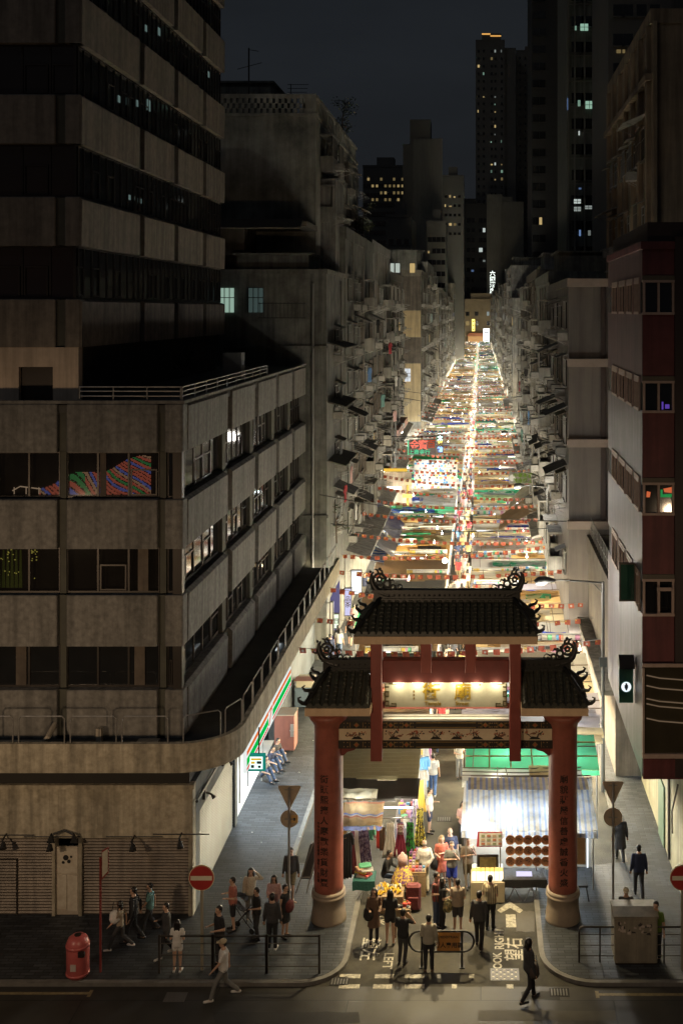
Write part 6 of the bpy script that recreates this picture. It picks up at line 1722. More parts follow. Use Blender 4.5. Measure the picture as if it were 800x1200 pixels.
def market_stall(side, x0, x1, y, L, mname, k, label, zf=2.25, zb=2.75, far=0, lcol=(1, .9, .7), lw=40):
    cx_ = (x0 + x1) / 2; w_ = x1 - x0; g0 = gz(cx_, y)
    s = thing('market_stall', label, 'stall', (cx_, y, g0), 0, 'canopied stalls of the %s row' % side)
    zf -= g0; zb -= g0
    if mname in ('brown', 'olive', 'dark grey') and far == 0: ridged_mesh(w_, L, zf, zb, k).build('canopy', T[mname], s)
    else: add_canopy(s, w_, L, zf, zb, k, T[mname], flap=RM.choice((.12, .2, .3)), alt=[T[q] for q in (('white', 'lilac grey', 'cream', 'pale grey', 'tan', 'white', 'cream', 'blue', 'white', 'green') if side == 'right' or y > 88 else ('brown', 'tan', 'olive', 'cream', 'orange brown', 'green', 'tan'))])
    if RM.random() < .3 and far < 2:    # a second cloth thrown over a part
        ww = w_ * RM.uniform(.25, .5); xx = RM.uniform(-w_ / 2, w_ / 2 - ww)
        cm = canopy_mesh(ww, L * .7, zf + .09, zb + .02, k + 50, flap=.0); mv(cm, xx + ww / 2, .1, .03).build('cover_cloth', T[RM.choice(['tan', 'white', 'lilac grey', 'cream', 'green'] if side == 'right' else ['tan', 'olive', 'dark grey', 'green', 'orange brown'])], s)
    if far < 2:
        for px_ in (-w_ / 2 + .08, w_ / 2 - .08):
            for py_, zz in ((.1, zf), (L - .1, zb)): inst('post', POST, s, (px_, py_, 0)).scale = (1, 1, (zz - .05) / 2.5)
        ax = (w_ / 2 - .5) if side == 'left' else (-w_ / 2 + .5)
        inst('counter', TABLE, s, (ax, .1, 0)); inst('merchandise', RM.choice(TG_), s, (ax, .1, .785), kind='stuff')
    # goods rack standing proud behind the canopy edge, lit by the lamps hung over the aisle of the next stall
    n = 2 if w_ > 4.5 else 1
    for i in range(n):
        if RM.random() < (.35 if side == 'left' else .6): inst('merchandise', RM.choice(RACKS), s, (-w_ / 2 + w_ * (i + .5) / n + RM.uniform(-.3, .3), L + .12, zb - .55 + RM.uniform(-.1, .25)), kind='stuff')
    if RM.random() < .55: inst('fluorescent_tube', TUBE, s, (RM.uniform(-w_ / 2 + .7, w_ / 2 - .7), -.04, zf - .02 + RM.choice((0, .12))), RM.uniform(-.1, .1))
    ax = (w_ / 2 - .1) if side == 'left' else (-w_ / 2 + .1)
    if far < 2: inst('merchandise', RM.choice(ARACK), s, (ax - (.25 if side == 'left' else -.25), -.08, 1.15 + RM.uniform(-.1, .25)), kind='stuff')
    if RM.random() < .5: inst('fluorescent_tube', TUBE, s, (RM.uniform(-w_ / 2 + .7, w_ / 2 - .7), L + .05, zb + RM.choice((0, .1))), RM.uniform(-.1, .1))
    inst('bulb', BULB, s, (ax, RM.uniform(.2, L), zf - .15))
    if RM.random() < .5: inst('bulb', BULB, s, (RM.uniform(-w_ / 2, w_ / 2), L + .1, zb + .12))
    sg_ = -1 if side == 'left' else 1
    ptlight('stall_light', (cx_ + sg_ * RM.uniform(.08, .34) * w_, y + L * .5, zf + g0 - .45), lw * 1.9, lcol, r=.25)
    ptlight('stall_light', (cx_ - sg_ * RM.uniform(.0, .16) * w_, y + L * .45, zf + g0 - .4), lw * 1.1, lcol, r=.2)
    ptlight('stall_light', (cx_ + RM.uniform(-.35, .35) * w_, y - .3, zb + g0 + .25), lw * RM.uniform(.05, .3), lcol, r=.1)
    return s


WARM, COOL, NEUT = (1, .82, .5), (.82, .93, 1), (1, .93, .78)
# stalls from the gate to the end of the street
y = 46.6; k = 0; nl = nr = 0
lnear = ['brown', 'olive', 'dark grey', 'brown', 'olive', 'green', 'brown', 'dark grey', 'brown', 'brown', 'orange brown', 'orange brown', 'olive', 'dark grey']
rnear = ['lilac grey', 'cream', 'pale grey', 'tan', 'white', 'cream', 'tan', 'lilac grey', 'white', 'pale grey', 'tan', 'white', 'lilac grey', 'cream']
rj = random.Random(9)
while y < 600:
    p = 2.75 if y < 110 else (3.3 if y < 190 else 4.3 if y < 300 else 6.5 if y < 420 else 10); far = 0 if y < 75 else (1 if y < 130 else 2)
    for side in ('left', 'right'):
        if side == 'left':
            mn = lnear[nl] if nl < len(lnear) else rj.choice(['white', 'tan', 'cream', 'green', 'cream', 'white', 'white', 'orange brown', 'pale grey', 'tan'])
            nl += 1; x0 = -6.1 if y < 60 else (-6.9 if y < 88 else -8.45 + rj.uniform(0, .35)); x1 = AX0 + (0 if y < 110 else rj.uniform(-.1, .45) if y < 160 else rj.uniform(.1, .65)); n_ = nl
            if 104 < y < 111: continue
        else:
            mn = rnear[nr] if nr < len(rnear) else rj.choice(['white', 'tan', 'cream', 'green', 'lilac grey', 'white', 'cream', 'pale grey', 'teal', 'white'])
            nr += 1; x0 = AX1 - (0 if y < 110 else rj.uniform(-.1, .3) if y < 160 else rj.uniform(.0, .35)); x1 = (4.6 if y < 100 else 5.0 - rj.uniform(0, .3)) if y > 57 else 5.1; n_ = nr
        dy = rj.uniform(-.25, .25); L = p - rj.uniform(.35, .9)
        zf = 2.25 + rj.uniform(-.05, .3); zb = zf + rj.uniform(.25, .6)
        dark = side == 'left' and y < 88
        market_stall(side, x0, x1, y + dy, L, mn, k, '%s canopy stall of the %s row, %s back from the gate' % (mn, side, ordw(n_ + (2 if side == 'left' else 4))), zf, zb, far,
                     rj.choice((WARM, NEUT, COOL, NEUT) if y < 100 else (WARM, NEUT, WARM, NEUT, COOL)) if not dark else WARM, (330 if dark else 620) * RM.choice((.5, 1, 1.5)) * ((1.5 if side == 'right' else 1.1) if y < 75 else 1.15 if y < 110 else 1.5 if y < 190 else 2.0 if y < 300 else 3.4))
        k += 1
    y += p

# ---- the stalls in front of and under the gate, piece by piece
bluestripe = stripe_mat('blue_stripe_tarp', [(0, (.78, .78, .76)), (.62, (.34, .43, .64))], .19, 0, transl=.62)
s = thing('market_stall', 'front right stall under a large blue and white striped tarpaulin', 'stall', (1.65, 36.95, 0), 0, 'canopied stalls of the right row')
def fn(u, v):
    x = -2.2 - .12 * (1 - v) + u * (4.35 + .22 * (1 - v)); yy = .1 + 2.3 * v
    z = 2.12 + .72 * sin(pi / 2 * min(1, v * 1.15)) - .1 * sin(pi * u) * sin(pi * v) + .05 * noise.noise(Vector((x * 2, yy * 2, 1))) + .025 * sin(x * 9 + yy * 4) * (1 - v)
    return (x, yy, z)
o = MB().sheet(fn, 40, 16, th=0).build('canopy', bluestripe, s, smooth=True)
MB().sheet(lambda u, v: (-2.3 + u * 4.55, .08 + .02 * sin(u * 60) * v, 2.12 - .24 * v + .05 * noise.noise(Vector((-2.3 + u * 4.55, 0, 1)) * 2)), 40, 2, th=0).build('canopy_flap', bluestripe, s)
amber = mat('amber_cloth', (.45, .3, .14), .7, (.3, .2, .09), 3, transl=.4)
MB().sheet(lambda u, v: (-2.1 + u * 4.2, 1.55 + .9 * v, 2.87 + .05 * v + .03 * noise.noise(Vector((u * 8, v * 3, 0)))), 26, 5, th=0).build('cover_cloth', stripe_mat('tan_stripe_tarp', [(0, (.5, .38, .2)), (.55, (.2, .2, .3))], .2, 0, transl=.4), s)
for q in (-2.15, -1.0, .2, 2.1):
    for yy, zz in ((.15, 2.1), (2.3, 2.8)): inst('post', POST, s, (q, yy, 0)).scale = (1, 1, zz / 2.5)
for q in (-1.4, .3, 1.3): inst('fluorescent_tube', TUBE, s, (q, 1.0, 2.35))
ptlight('stall_light', (1.0, 37.9, 2.15), 195, COOL, r=.2); ptlight('stall_light', (2.6, 37.9, 2.15), 156, COOL, r=.2); ptlight('stall_light', (-.2, 37.6, 2.1), 117, NEUT, r=.2)
MB().box(-2.1, 2.2, 1.7, 1.75, .1, 2.1).build('back_cloth', mat('back_cloth', (.6, .58, .52), .8), s)
# round woven plaques in three rows
woven = mat('woven_wood', (.42, .2, .09), .6, (.22, .1, .045), 14, amt=.7, bump=.5, bscale=30); wdark = mat('woven_dark', (.1, .045, .02), .7)
rows = ['top', 'middle', 'bottom']; cols_ = ['first', 'second', 'third', 'fourth', 'fifth']
for j in range(3):
    for i in range(5):
        X = wx(597.5 + i * 10.4, 36.9); zc = wz(984 + j * 12.6, 36.9)
        t_ = thing('woven_tray', 'round brown woven tray, %s row, %s from the menu boards' % (rows[j], cols_[i]), 'tray', (X, 36.9, zc), RM.uniform(-.1, .1), 'round woven trays hung under the striped canopy')
        MB().disc((0, 0, 0), .15, 20, 'y', .03).build('base', woven, t_)
        m = MB().tube([(.15 * cos(a * pi / 8), -.02, .15 * sin(a * pi / 8)) for a in range(16)], .014, 6, closed=True); m.build('rim', woven, t_)
        m = MB(); r = random.Random(i * 7 + j)
        for q in range(7): a = r.uniform(0, 2 * pi); rr_ = r.uniform(.02, .1); m.ball((rr_ * cos(a), -.022, rr_ * sin(a)), .018, 6, sc=(1, .6, 1))
        m.tube([(-.08, -.02, .02), (0, -.026, .06), (.08, -.02, .0)], .01, 5); m.build('relief', wdark, t_)
# menu boards: white sheets with little pictures in a red frame
t_ = thing('picture_board', 'white board of small pictures in a red frame under the striped canopy', 'board', (wx(574, 37), 37.0, 0))
a, b_ = wx(560, 37) - t_.location.x, wx(588, 37) - t_.location.x; z0, z1 = wz(991, 37), wz(976, 37)
MB().prism([(a - .06, z0 - .04), (b_, z0 - .04), (b_, z1 + .03), (a - .02, z1 + .03)], -.0, .03).build('frame', mat('board_red', (.5, .06, .08), .5), t_)
MB().box(a + .03, b_ - .03, -.02, 0, z0, z1).build('panel', wh, t_)
m = MB()
for i in range(4):
    for j in range(3): X = a + .1 + i * .19; m.box(X, X + .12, -.028, -.02, z0 + .04 + j * .13, z0 + .11 + j * .13, (i + j) % 3)
m.build('picture', [mat('pic_red', (.5, .2, .12), .5), mat('pic_tan', (.6, .45, .3), .5), mat('pic_green', (.3, .35, .2), .5)], t_, kind='stuff')
t_ = thing('hanging_print', 'dark framed olive print leaning under the picture board', 'print', (wx(571, 37.2), 37.15, .5))
MB().box(-.36, .36, 0, .04, 0, .78).build('frame', ink, t_); MB().box(-.26, .28, -.01, 0, .1, .7).build('sheet', mat('print_olive', (.3, .25, .1), .6, (.12, .1, .05), 6), t_)
t_ = thing('display_table', 'cream covered table of printed cards at the aisle corner of the striped stall', 'table', (wx(571, 36.9), 36.45, 0))
MB().rbox(-.56, .56, 0, .9, .05, .72, .02).build('table_cloth', mat('cream_cloth', (.6, .52, .36), .8, (.5, .42, .28), 3), t_)
m = MB()
for i in range(7):
    for j in range(4): X = -.52 + i * .15; m.prism([(.05 + j * .2, .74 + j * .03), (.2 + j * .2, .84 + j * .03), (.21 + j * .2, .83 + j * .03), (.06 + j * .2, .73 + j * .03)], X, X + .13, 'x', (i * 3 + j) % 3)
m.build('card', [goodsm[0], goodsm[8], goodsm[2]], t_, kind='stuff')
t_ = thing('folding_table', 'black cloth folding table with crossed legs and lit leaflets under the woven trays', 'table', (wx(614, 36.6), 36.5, 0))
MB().rbox(-.72, .72, 0, .8, .7, .78, .01).prism([(-.74, .78), (.74, .78), (.78, .52), (.7, .5), (.3, .53), (-.2, .5), (-.7, .53), (-.78, .5)], -.02, .0).build('table_cloth', CC['black'], t_)
for q in (-.35, .2):
    MB().tube([(q - .2, .1, .02), (q + .25, .6, .7)], .014, 5).build('leg', steel, t_); MB().tube([(q + .25, .1, .02), (q - .2, .6, .7)], .014, 5).build('leg', steel, t_)
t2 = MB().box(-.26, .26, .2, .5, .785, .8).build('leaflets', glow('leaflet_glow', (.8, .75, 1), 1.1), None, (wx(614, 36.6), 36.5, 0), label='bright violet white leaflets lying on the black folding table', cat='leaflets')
t_ = thing('stool', 'small black stool with splayed legs right of the right gate pillar', 'stool', (wx(680, 36.9), 36.6, gz(3.3, 36.6)))
MB().rbox(-.2, .2, -.2, .2, .45, .5, .02).build('seat', blackm, t_)
for a in (-1, 1):
    for b_ in (-1, 1): MB().tube([(a * .14, b_ * .14, .45), (a * .22, b_ * .22, 0)], .018, 5).build('leg', blackm, t_)
t_ = thing('price_board', 'tall tan panel hung at the outer end of the striped stall', 'board', (wx(681, 37.0), 37.05, .9))
MB().box(-.22, .14, 0, .03, .1, 1.15).build('panel', mat('tan_panel', (.5, .34, .16), .7, (.4, .27, .12), 6), t_); MB().tube([(.2, 0, 0), (.2, 0, 1.2)], .025, 6).build('tube_light', glow('tube_dim', (.9, .95, 1), 1.6), t_)
# second row behind: striped, white, green, then lilac
for (px0, px1, ya, yb, z0, z1, mt, lab) in (
        (551, 694, 39.5, 40.25, 2.5, 2.55, bluestripe, 'second striped tarpaulin stall, just behind the front right stall'),
        (541, 683, 40.3, 41.2, 2.4, 2.46, T['white'], 'white sheet covered stall between the striped and green canopies'),
        (545, 702, 41.25, 43.4, 2.42, 2.9, T['green'], 'green sheet covered stall on the right row, third from the gate')):
    a, b_ = wx(px0, ya) , wx(px1, ya)
    s = thing('market_stall', lab, 'stall', ((a + b_) / 2, ya, 0), 0, 'canopied stalls of the right row')
    add_canopy(s, b_ - a, yb - ya, z0, z1, RM.randrange(40), mt, flap=.2)
    for q in (-(b_ - a) / 2 + .1, (b_ - a) / 2 - .1):
        for yy, zz in ((.1, z0), (yb - ya - .1, z1)): inst('post', POST, s, (q, yy, 0)).scale = (1, 1, zz / 2.5)
    inst('counter', TABLE, s, (-(b_ - a) / 2 + .5, .0, 0)).scale = (1, (yb - ya) / 2.2, 1)
    if mt == T['green']:
        m = MB()
        for i in range(1, 6): m.tube([(-2.4 + i * .8, 0, z0 + .06), (-2.4 + i * .8, yb - ya, z1 + .06)], .03, 5)
        for v in (.35, .75): m.tube([(-2.5, (yb - ya) * v, z0 + (z1 - z0) * v + .05), (2.5, (yb - ya) * v, z0 + (z1 - z0) * v + .05)], .03, 5)
        m.build('batten', mat('tarp_tan'), s)
    if mt == T['white']: mv(canopy_mesh(1.3, .95, z0 + .08, z1 + .05, 9, flap=.15), .9, .1, .02).build('cover_cloth', T['tan'], s)
    ptlight('stall_light', ((a + b_) / 2 - .9, (ya + yb) / 2, 2.2), 200, NEUT, r=.15); ptlight('stall_light', ((a + b_) / 2 + 1.2, (ya + yb) / 2, 2.2), 160, COOL, r=.15)
s = thing('market_stall', 'pale lilac panelled canopy stall, fourth of the right row beyond the green one', 'stall', (2.0, 43.7, 0), 0, 'canopied stalls of the right row')
for i in range(5): mv(canopy_mesh(5.6, .56, 2.5 + i * .05, 2.62 + i * .05, i + 20, flap=.05), .1 * (i % 2), i * .55, 0).build('canopy_panel', T['lilac grey'] if i > 1 else T['cream'], s)
for q in (-2.6, 2.6): inst('post', POST, s, (q, .2, 0)); inst('post', POST, s, (q, 2.5, 0))
ptlight('stall_light', (1.0, 45, 2.2), 143, NEUT, r=.15); ptlight('stall_light', (3.2, 45, 2.2), 117, COOL, r=.15)
# left front stalls
for (xa, xb, ya, yb, z0, z1, mn, lab) in ((-5.2, -2.3, 40.0, 43.0, 2.55, 2.9, 'olive', 'olive board roofed stall, first of the left row'), (-5.3, -2.25, 43.2, 46.2, 2.5, 2.85, 'brown', 'brown board roofed stall, second of the left row')):
    s = thing('market_stall', lab, 'stall', ((xa + xb) / 2, ya, 0), 0, 'canopied stalls of the left row')
    ridged_mesh(xb - xa, yb - ya, z0, z1, 5 if mn == 'olive' else 6).build('canopy', T[mn], s)
    for q in (-(xb - xa) / 2 + .1, (xb - xa) / 2 - .1):
        for yy, zz in ((.1, z0), (yb - ya - .1, z1)): inst('post', POST, s, (q, yy, 0)).scale = (1, 1, zz / 2.5)
    inst('counter', TABLE, s, ((xb - xa) / 2 - .4, .1, 0)); inst('merchandise', TG_[0], s, ((xb - xa) / 2 - .4, .1, .785), kind='stuff')
    ptlight('stall_light', (xb - .5, (ya + yb) / 2, 2.25), 240, WARM, r=.15)
s = thing('market_stall', 'front left clothes stall with a dark sheet roof and patched tan awnings', 'stall', (-3.75, 37.9, 0), 0, 'canopied stalls of the left row')
mv(ridged_mesh(3.1, 1.35, 2.5, 2.62, 8), 0, .75, 0).build('canopy', T['dark grey'], s)
m = MB()
for i in range(6): m.sheet(lambda u, v, i=i: (-1.75 + i * .17 + u * .15, -.75 + 1.5 * v, 1.98 + .5 * v - .03 * i), 1, 4, th=.012)
m.build('slat_awning', T['tan'], s)
mv(canopy_mesh(1.35, 1.1, 2.12, 2.45, 3, flap=.14), -.25, -.6, .05).build('awning_cloth', stripe_mat('patched_awning', [(0, (.5, .36, .2)), (.7, (.5, .2, .12)), (.82, (.62, .6, .58)), (.9, (.2, .25, .5))], .6, 1, transl=.3), s)
mv(canopy_mesh(1.3, .55, 2.5, 2.6, 4, flap=.05), -.5, .5, .12).build('awning_board', T['cream'], s)
for q in (-1.5, 1.45): inst('post', POST, s, (q, .1, 0)); inst('post', POST, s, (q, 2.0, 0))
MB().tube([(-1.6, .02, 2.15), (1.5, .02, 2.15)], .02, 6).tube([(1.45, 0, 2.2), (1.45, 3.9, 2.4)], .02, 6).build('hanging_rail', steel, s)
inst('fluorescent_tube', TUBE, s, (-.3, .5, 2.3)); inst('fluorescent_tube', TUBE, s, (.9, .5, 2.3)); inst('bulb', BULB, s, (-1.1, .3, 2.2))
ptlight('stall_light', (-4.2, 38.4, 2.15), 156, COOL, r=.2); ptlight('stall_light', (-2.9, 38.2, 2.2), 143, NEUT, r=.2); ptlight('stall_light', (-1.9, 39.5, 2.4), 130, WARM, r=.2)


def garment(label, kind, X, Y, ztop, h, w_, mt, rz=0, mt2=None, group=None, cat=None):
    """a hanging garment: hanger, body cloth with folds"""
    t_ = thing('hanging_' + kind, label, cat or kind, (X, Y, ztop), rz, group)
    MB().tube([(-w_ * .3, 0, -.05), (0, 0, .02), (w_ * .3, 0, -.05)], .008, 5).tube([(0, 0, .02), (0, 0, .08)], .006, 5).build('hanger', steel, t_)
    r = random.Random(hash(label) % 1000 if False else int(X * 100 + Y * 37))
    a = r.uniform(0, 6); m = MB()
    if kind in ('dress', 'skirt', 'scarf'):
        wt, wm, wb = (.55, .5, 1.15) if kind == 'dress' else ((.45, .7, 1.2) if kind == 'skirt' else (.8, .8, .8))
    elif kind == 'trousers': wt, wm, wb = .7, .7, .62
    else: wt, wm, wb = .75, .8, .85
    def fn(u, v):
        ww = w_ * (wt + (wm - wt) * min(1, v / .3) if v < .3 else wm + (wb - wm) * (v - .3) / .7)
        return ((u - .5) * ww, .035 * sin(u * 22 + a) * (.3 + v) + .01, -.04 - h * v)
    m.sheet(fn, 14, 8, th=.012); m.build('cloth', mt, t_, smooth=True)
    if kind in ('shirt', 'jacket'):
        for sg in (-1, 1): MB().tube([(sg * w_ * .33, .0, -.07), (sg * w_ * .5, .0, -.25), (sg * w_ * .52, .02, -.45)], [.05, .05, .045], 8).build('sleeve', mt, t_)
    if mt2: MB().sheet(lambda u, v: ((u - .5) * w_ * .45, -.035 + .02 * sin(u * 20), -.06 - h * (.0 + .3 * v)), 8, 3, th=.01).build('trim', mt2, t_, smooth=True)
    return t_


spot1 = mat('flower_print', (.7, .5, .06), .8, (.12, .03, .16), 16, amt=.12); spot2 = mat('yellow_black_print', (.65, .55, .08), .8, (.02, .02, .02), 13, amt=.1)
spot3 = mat('violet_print', (.35, .3, .4), .8, (.06, .03, .1), 12, amt=.15); gprint = mat('green_print', (.02, .2, .03), .8, (.01, .01, .01), 12, amt=.1)
D = lambda X, Y, z, h, w_, m_, k_, lab, rz=0, m2=None: garment(lab, k_, X, Y, z, h, w_, m_, rz, m2, 'clothes hung on the front left stall')
D(wx(457, 37.7), 37.72, 2.12, 1.2, .5, CC['white'], 'dress', 'long white dress hanging at the front of the left clothes stall')
D(wx(469, 37.7), 37.7, 2.1, 1.1, .42, cloth('maroon', (.25, .03, .07)), 'dress', 'maroon dress with a patterned top beside the long white dress', 0, mat('lace_print', (.6, .55, .5), .8, (.15, .02, .05), 20, amt=.1))
D(wx(480, 37.7), 37.7, 2.15, 1.35, .44, gprint, 'dress', 'black dress with green print beside the maroon dress')
D(wx(492, 38.6), 38.5, 2.25, 1.3, .42, spot2, 'dress', 'yellow and black spotted dress at the aisle side of the left stall', .2)
D(wx(487, 40), 39.6, 2.3, 1.2, .4, spot3, 'dress', 'grey patterned dress behind the yellow spotted dress', .5)
D(wx(494, 41), 40.6, 2.35, 1.2, .4, goodsm[2], 'dress', 'mustard dress at the aisle edge of the first olive stall', .6)
D(wx(495, 42), 41.6, 2.3, 1.1, .45, CC['white'], 'shirt', 'white shirt at the aisle edge of the first olive stall', .4)
D(wx(497, 43), 42.6, 2.4, 1.2, .45, goodsm[3], 'shirt', 'blue shirt where the two board roofed left stalls meet', .5)
D(wx(499, 44), 43.9, 2.4, 1.1, .45, goodsm[8], 'dress', 'cream dress at the aisle edge of the brown board roofed stall', .5)
D(wx(501, 45), 45.1, 2.3, 1.1, .42, goodsm[5], 'shirt', 'pink shirt at the far aisle corner of the brown board roofed stall', .5)
D(wx(430, 38), 38.0, 2.0, .6, .5, goodsm[4], 'shirt', 'green printed t-shirt lit under the patched awning', 0)
D(wx(438, 38), 38.1, 2.0, .55, .5, CC['white'], 'shirt', 'white t-shirt lit under the patched awning', 0)
D(wx(444, 37.8), 37.85, 1.95, .75, .25, goodsm[1], 'scarf', 'red and white scarf left of the long white dress', 0)
D(wx(448, 37.8), 37.8, 1.95, .8, .25, CC['brown'], 'scarf', 'brown scarf between the red scarf and the long white dress', 0)
D(wx(422, 37.6), 37.7, 1.95, 1.2, .3, spot3, 'trousers', 'violet printed trousers hanging left under the slat awning', .3)
D(wx(428, 37.6), 37.75, 1.85, 1.05, .35, spot3, 'skirt', 'dark violet printed skirt beside the violet trousers', .1)
D(wx(407, 37.2), 37.2, 2.0, 1.5, .4, CC['black'], 'jacket', 'long black coat hanging by the left pillar', .5)
D(wx(412, 37.3), 37.35, 2.0, 1.45, .4, cloth('wine', (.16, .03, .04)), 'dress', 'wine red dress behind the long black coat', .6)
D(wx(417, 37.5), 37.55, 2.0, 1.3, .35, goodsm[8], 'dress', 'pale dress at the end of the dark clothes by the left pillar', .6)
t_ = thing('dress_form', 'dress form in a pink top and a yellow and purple flowered skirt', 'mannequin', (wx(471, 36.6), 36.75, 0))
MB().tube([(0, 0, 0), (0, 0, 1.0)], .02, 6).build('stand', steel, t_)
MB().lathe([(.4, .55), (.36, .7), (.26, .95), (.15, 1.12), (.14, 1.15)], 20).build('skirt', spot1, t_, smooth=True)
MB().lathe([(.14, 1.14), (.17, 1.3), (.16, 1.42), (.08, 1.48), (.05, 1.55), (.0, 1.56)], 16).build('bodice', cloth('dusty_pink', (.5, .33, .3)), t_, smooth=True)
t_ = thing('clothes_table', 'teal covered folding table with a heap of folded clothes by the left pillar', 'table', (wx(427, 36.7), 36.4, 0))
MB().rbox(-.36, .36, 0, .7, .72, .78, .01).prism([(-.37, .78), (.37, .78), (.37, .5), (.1, .46), (-.2, .5), (-.37, .47)], -.02, 0).build('table_cloth', cloth('teal_dark', (.03, .14, .13)), t_)
MB().tube([(-.3, .1, 0), (.25, .5, .72)], .014, 5).build('leg', steel, t_); MB().tube([(.3, .1, 0), (-.25, .5, .72)], .014, 5).build('leg', steel, t_)
r = random.Random(3)
for i in range(7):
    mt_ = [goodsm[0], goodsm[1], goodsm[2], goodsm[5], goodsm[0], goodsm[7], goodsm[4]][i]
    inst('folded_garment', MB().rbox(-.2, .2, -.14, .14, 0, .05, .02).mesh('folded_garment', mt_), None, (t_.location.x + r.uniform(-.12, .12), 36.7 + r.uniform(-.12, .12), .79 + i * .052), r.uniform(-.7, .7),
         label='%s folded garment, %s from the bottom of the heap on the teal table' % (['white', 'red', 'yellow', 'pink', 'white', 'peach', 'green'][i], ordw(i + 1)), cat='garment', group='folded garments on the teal table')
t_ = thing('goods_table', 'low table of yellow bananas shaped toys and grey bags in front of the seated keeper', 'table', (wx(457, 36.2), 35.75, 0))
t_['label'] = 'low table of yellow soft goods in front of the seated stall keeper'
MB().rbox(-.5, .45, 0, .75, .05, .62, .02).build('table_cloth', cloth('tan_cloth', (.35, .25, .14)), t_)
m = MB(); r = random.Random(8)
for i in range(26):
    a = r.uniform(0, pi); X, Y = r.uniform(-.38, .34), r.uniform(.1, .65); m.tube([(X - .1 * cos(a), Y - .1 * sin(a), .65), (X, Y, .72), (X + .1 * cos(a), Y + .1 * sin(a), .66)], [.02, .05, .02], 6, r.choice((0, 0, 0, 1, 2)))
m.build('soft_goods', [mat('soft_yellow', (.7, .42, .03), .7), mat('soft_grey', (.25, .28, .33), .7), mat('soft_cream', (.6, .55, .4), .7)], t_, kind='stuff')
t_ = thing('goods_crate', 'low crate of cream and red patterned pouches beside the dark red trolley bag', 'crate', (wx(466, 35.9), 35.55, 0))
MB().box(-.42, .42, 0, .6, 0, .3).build('box', cloth('tan_cloth', (.35, .25, .14)), t_)
m = MB()
for i in range(60): X, Y = r.uniform(-.4, .34), r.uniform(.02, .5); m.box(X, X + .09, Y, Y + .08, .3, r.uniform(.34, .42), r.choice((0, 0, 1, 2, 3)))
m.build('pouches', [goodsm[0], goodsm[2], goodsm[6], goodsm[1]], t_, kind='stuff')
t_ = thing('trolley_bag', 'dark red wheeled trolley bag standing in the aisle by the crate', 'bag', (wx(484, 36.0), 36.1, 0))
MB().rbox(-.24, .24, -.15, .15, .08, .85, .06).build('body', cloth('bag_maroon', (.16, .04, .04)), t_); MB().rbox(-.17, .17, -.2, -.15, .15, .5, .02).build('pocket', cloth('bag_maroon', (.16, .04, .04)), t_)
MB().tube([(-.1, .1, .85), (-.1, .1, 1.05), (.1, .1, 1.05), (.1, .1, .85)], .014, 6).build('handle', blackm, t_)
for q in (-.16, .16): MB().tube([(q - .02, .1, .06), (q + .02, .1, .06)], .06, 10).build('wheel', blackm, t_)
# aisle edge counters crowded with goods, left
t_ = thing('goods_stand', 'slanted stand of small bright goods behind the elderly man in white', 'stand', (wx(489, 37.4), 36.9, 0))
MB().prism([(0, 0), (.9, 0), (.9, 1.15), (0, .8)], -.3, .3, 'x').build('stand', cloth('tan_cloth', (.35, .25, .14)), t_)
m = MB()
for i in range(5):
    for j in range(8): m.box(-.28 + i * .115, -.19 + i * .115, .02 + j * .11, .1 + j * .11, .83 + j * .043, .9 + j * .043, r.randrange(10))
m.build('merchandise', goodsm, t_, kind='stuff')
# bags carried by people
for (px, py, z, mt_, lab, cat) in ((432, 1104, .95, cloth('bag_black', (.02, .018, .016)), 'black shoulder bag held by the woman in the brown coat', 'bag'), (524, 1090, .85, mat('bag_print', (.4, .33, .15), .7, (.05, .06, .03), 14, amt=.2), 'patterned yellow shoulder bag of the woman in black', 'bag'),
                                 (339, 1096, 1.0, cloth('bag_maroon', (.16, .04, .04)), 'dark red shoulder bag of the woman in the short black dress', 'bag'), (625, 1174, .95, cloth('bag_brown', (.08, .06, .05)), 'dark slouchy bag swinging from the figure crossing the road', 'bag'),
                                 (509, 1037, .8, CC['black'], 'black bag hanging beside the woman in coral', 'bag'), (136, 1114, 1.1, CC['white'], 'white bag on the back of the leftmost walker', 'bag')):
    d = gd(py, gz(wx(px, 36), gd(py))); X = wx(px, d); t_ = thing('shoulder_bag', lab, cat, (X, d - .08, gz(X, d) + z))
    MB().tube([(0, 0, -.2), (0, 0, -.1), (0, 0, .1), (0, 0, .16)], [.12, .17, .15, .06], 10).build('body', mt_, t_, smooth=True); MB().tube([(-.1, 0, .1), (-.04, 0, .42), (.06, 0, .42), (.1, 0, .1)], .012, 5).build('strap', blackm, t_)
# stroller
d = gd(1092, .12); t_ = thing('stroller', 'dark folding stroller pushed by the man in salmon', 'stroller', (wx(284, d), d, .12), radians(-20))
MB().tube([(-.45, 0, 1.0), (-.1, 0, .55), (.35, 0, .12)], .018, 6).tube([(-.3, 0, .12), (.1, 0, .6), (.3, 0, .75)], .018, 6).build('frame', blackm, t_)
MB().tube([(-.45, .2, 1.0), (-.1, .2, .55), (.35, .2, .12)], .018, 6).tube([(-.3, .2, .12), (.1, .2, .6), (.3, .2, .75)], .018, 6).build('frame', blackm, t_)
MB().sheet(lambda u, v: (-.2 + .5 * u - .05, v * .2, .85 - .75 * u + .75 * u * u), 8, 2, th=.03).build('seat', CC['charcoal'], t_)
MB().sheet(lambda u, v: (-.3 + .38 * sin(u * 1.6), v * .22 - .01, .85 + .25 * cos(u * 1.6 - .4)), 8, 2, th=.015).build('hood', CC['black'], t_)
for q in (-.3, .35):
    for yy in (-.02, .22): MB().tube([(q, yy - .015, .09), (q, yy + .015, .09)], .09, 12).build('wheel', blackm, t_)

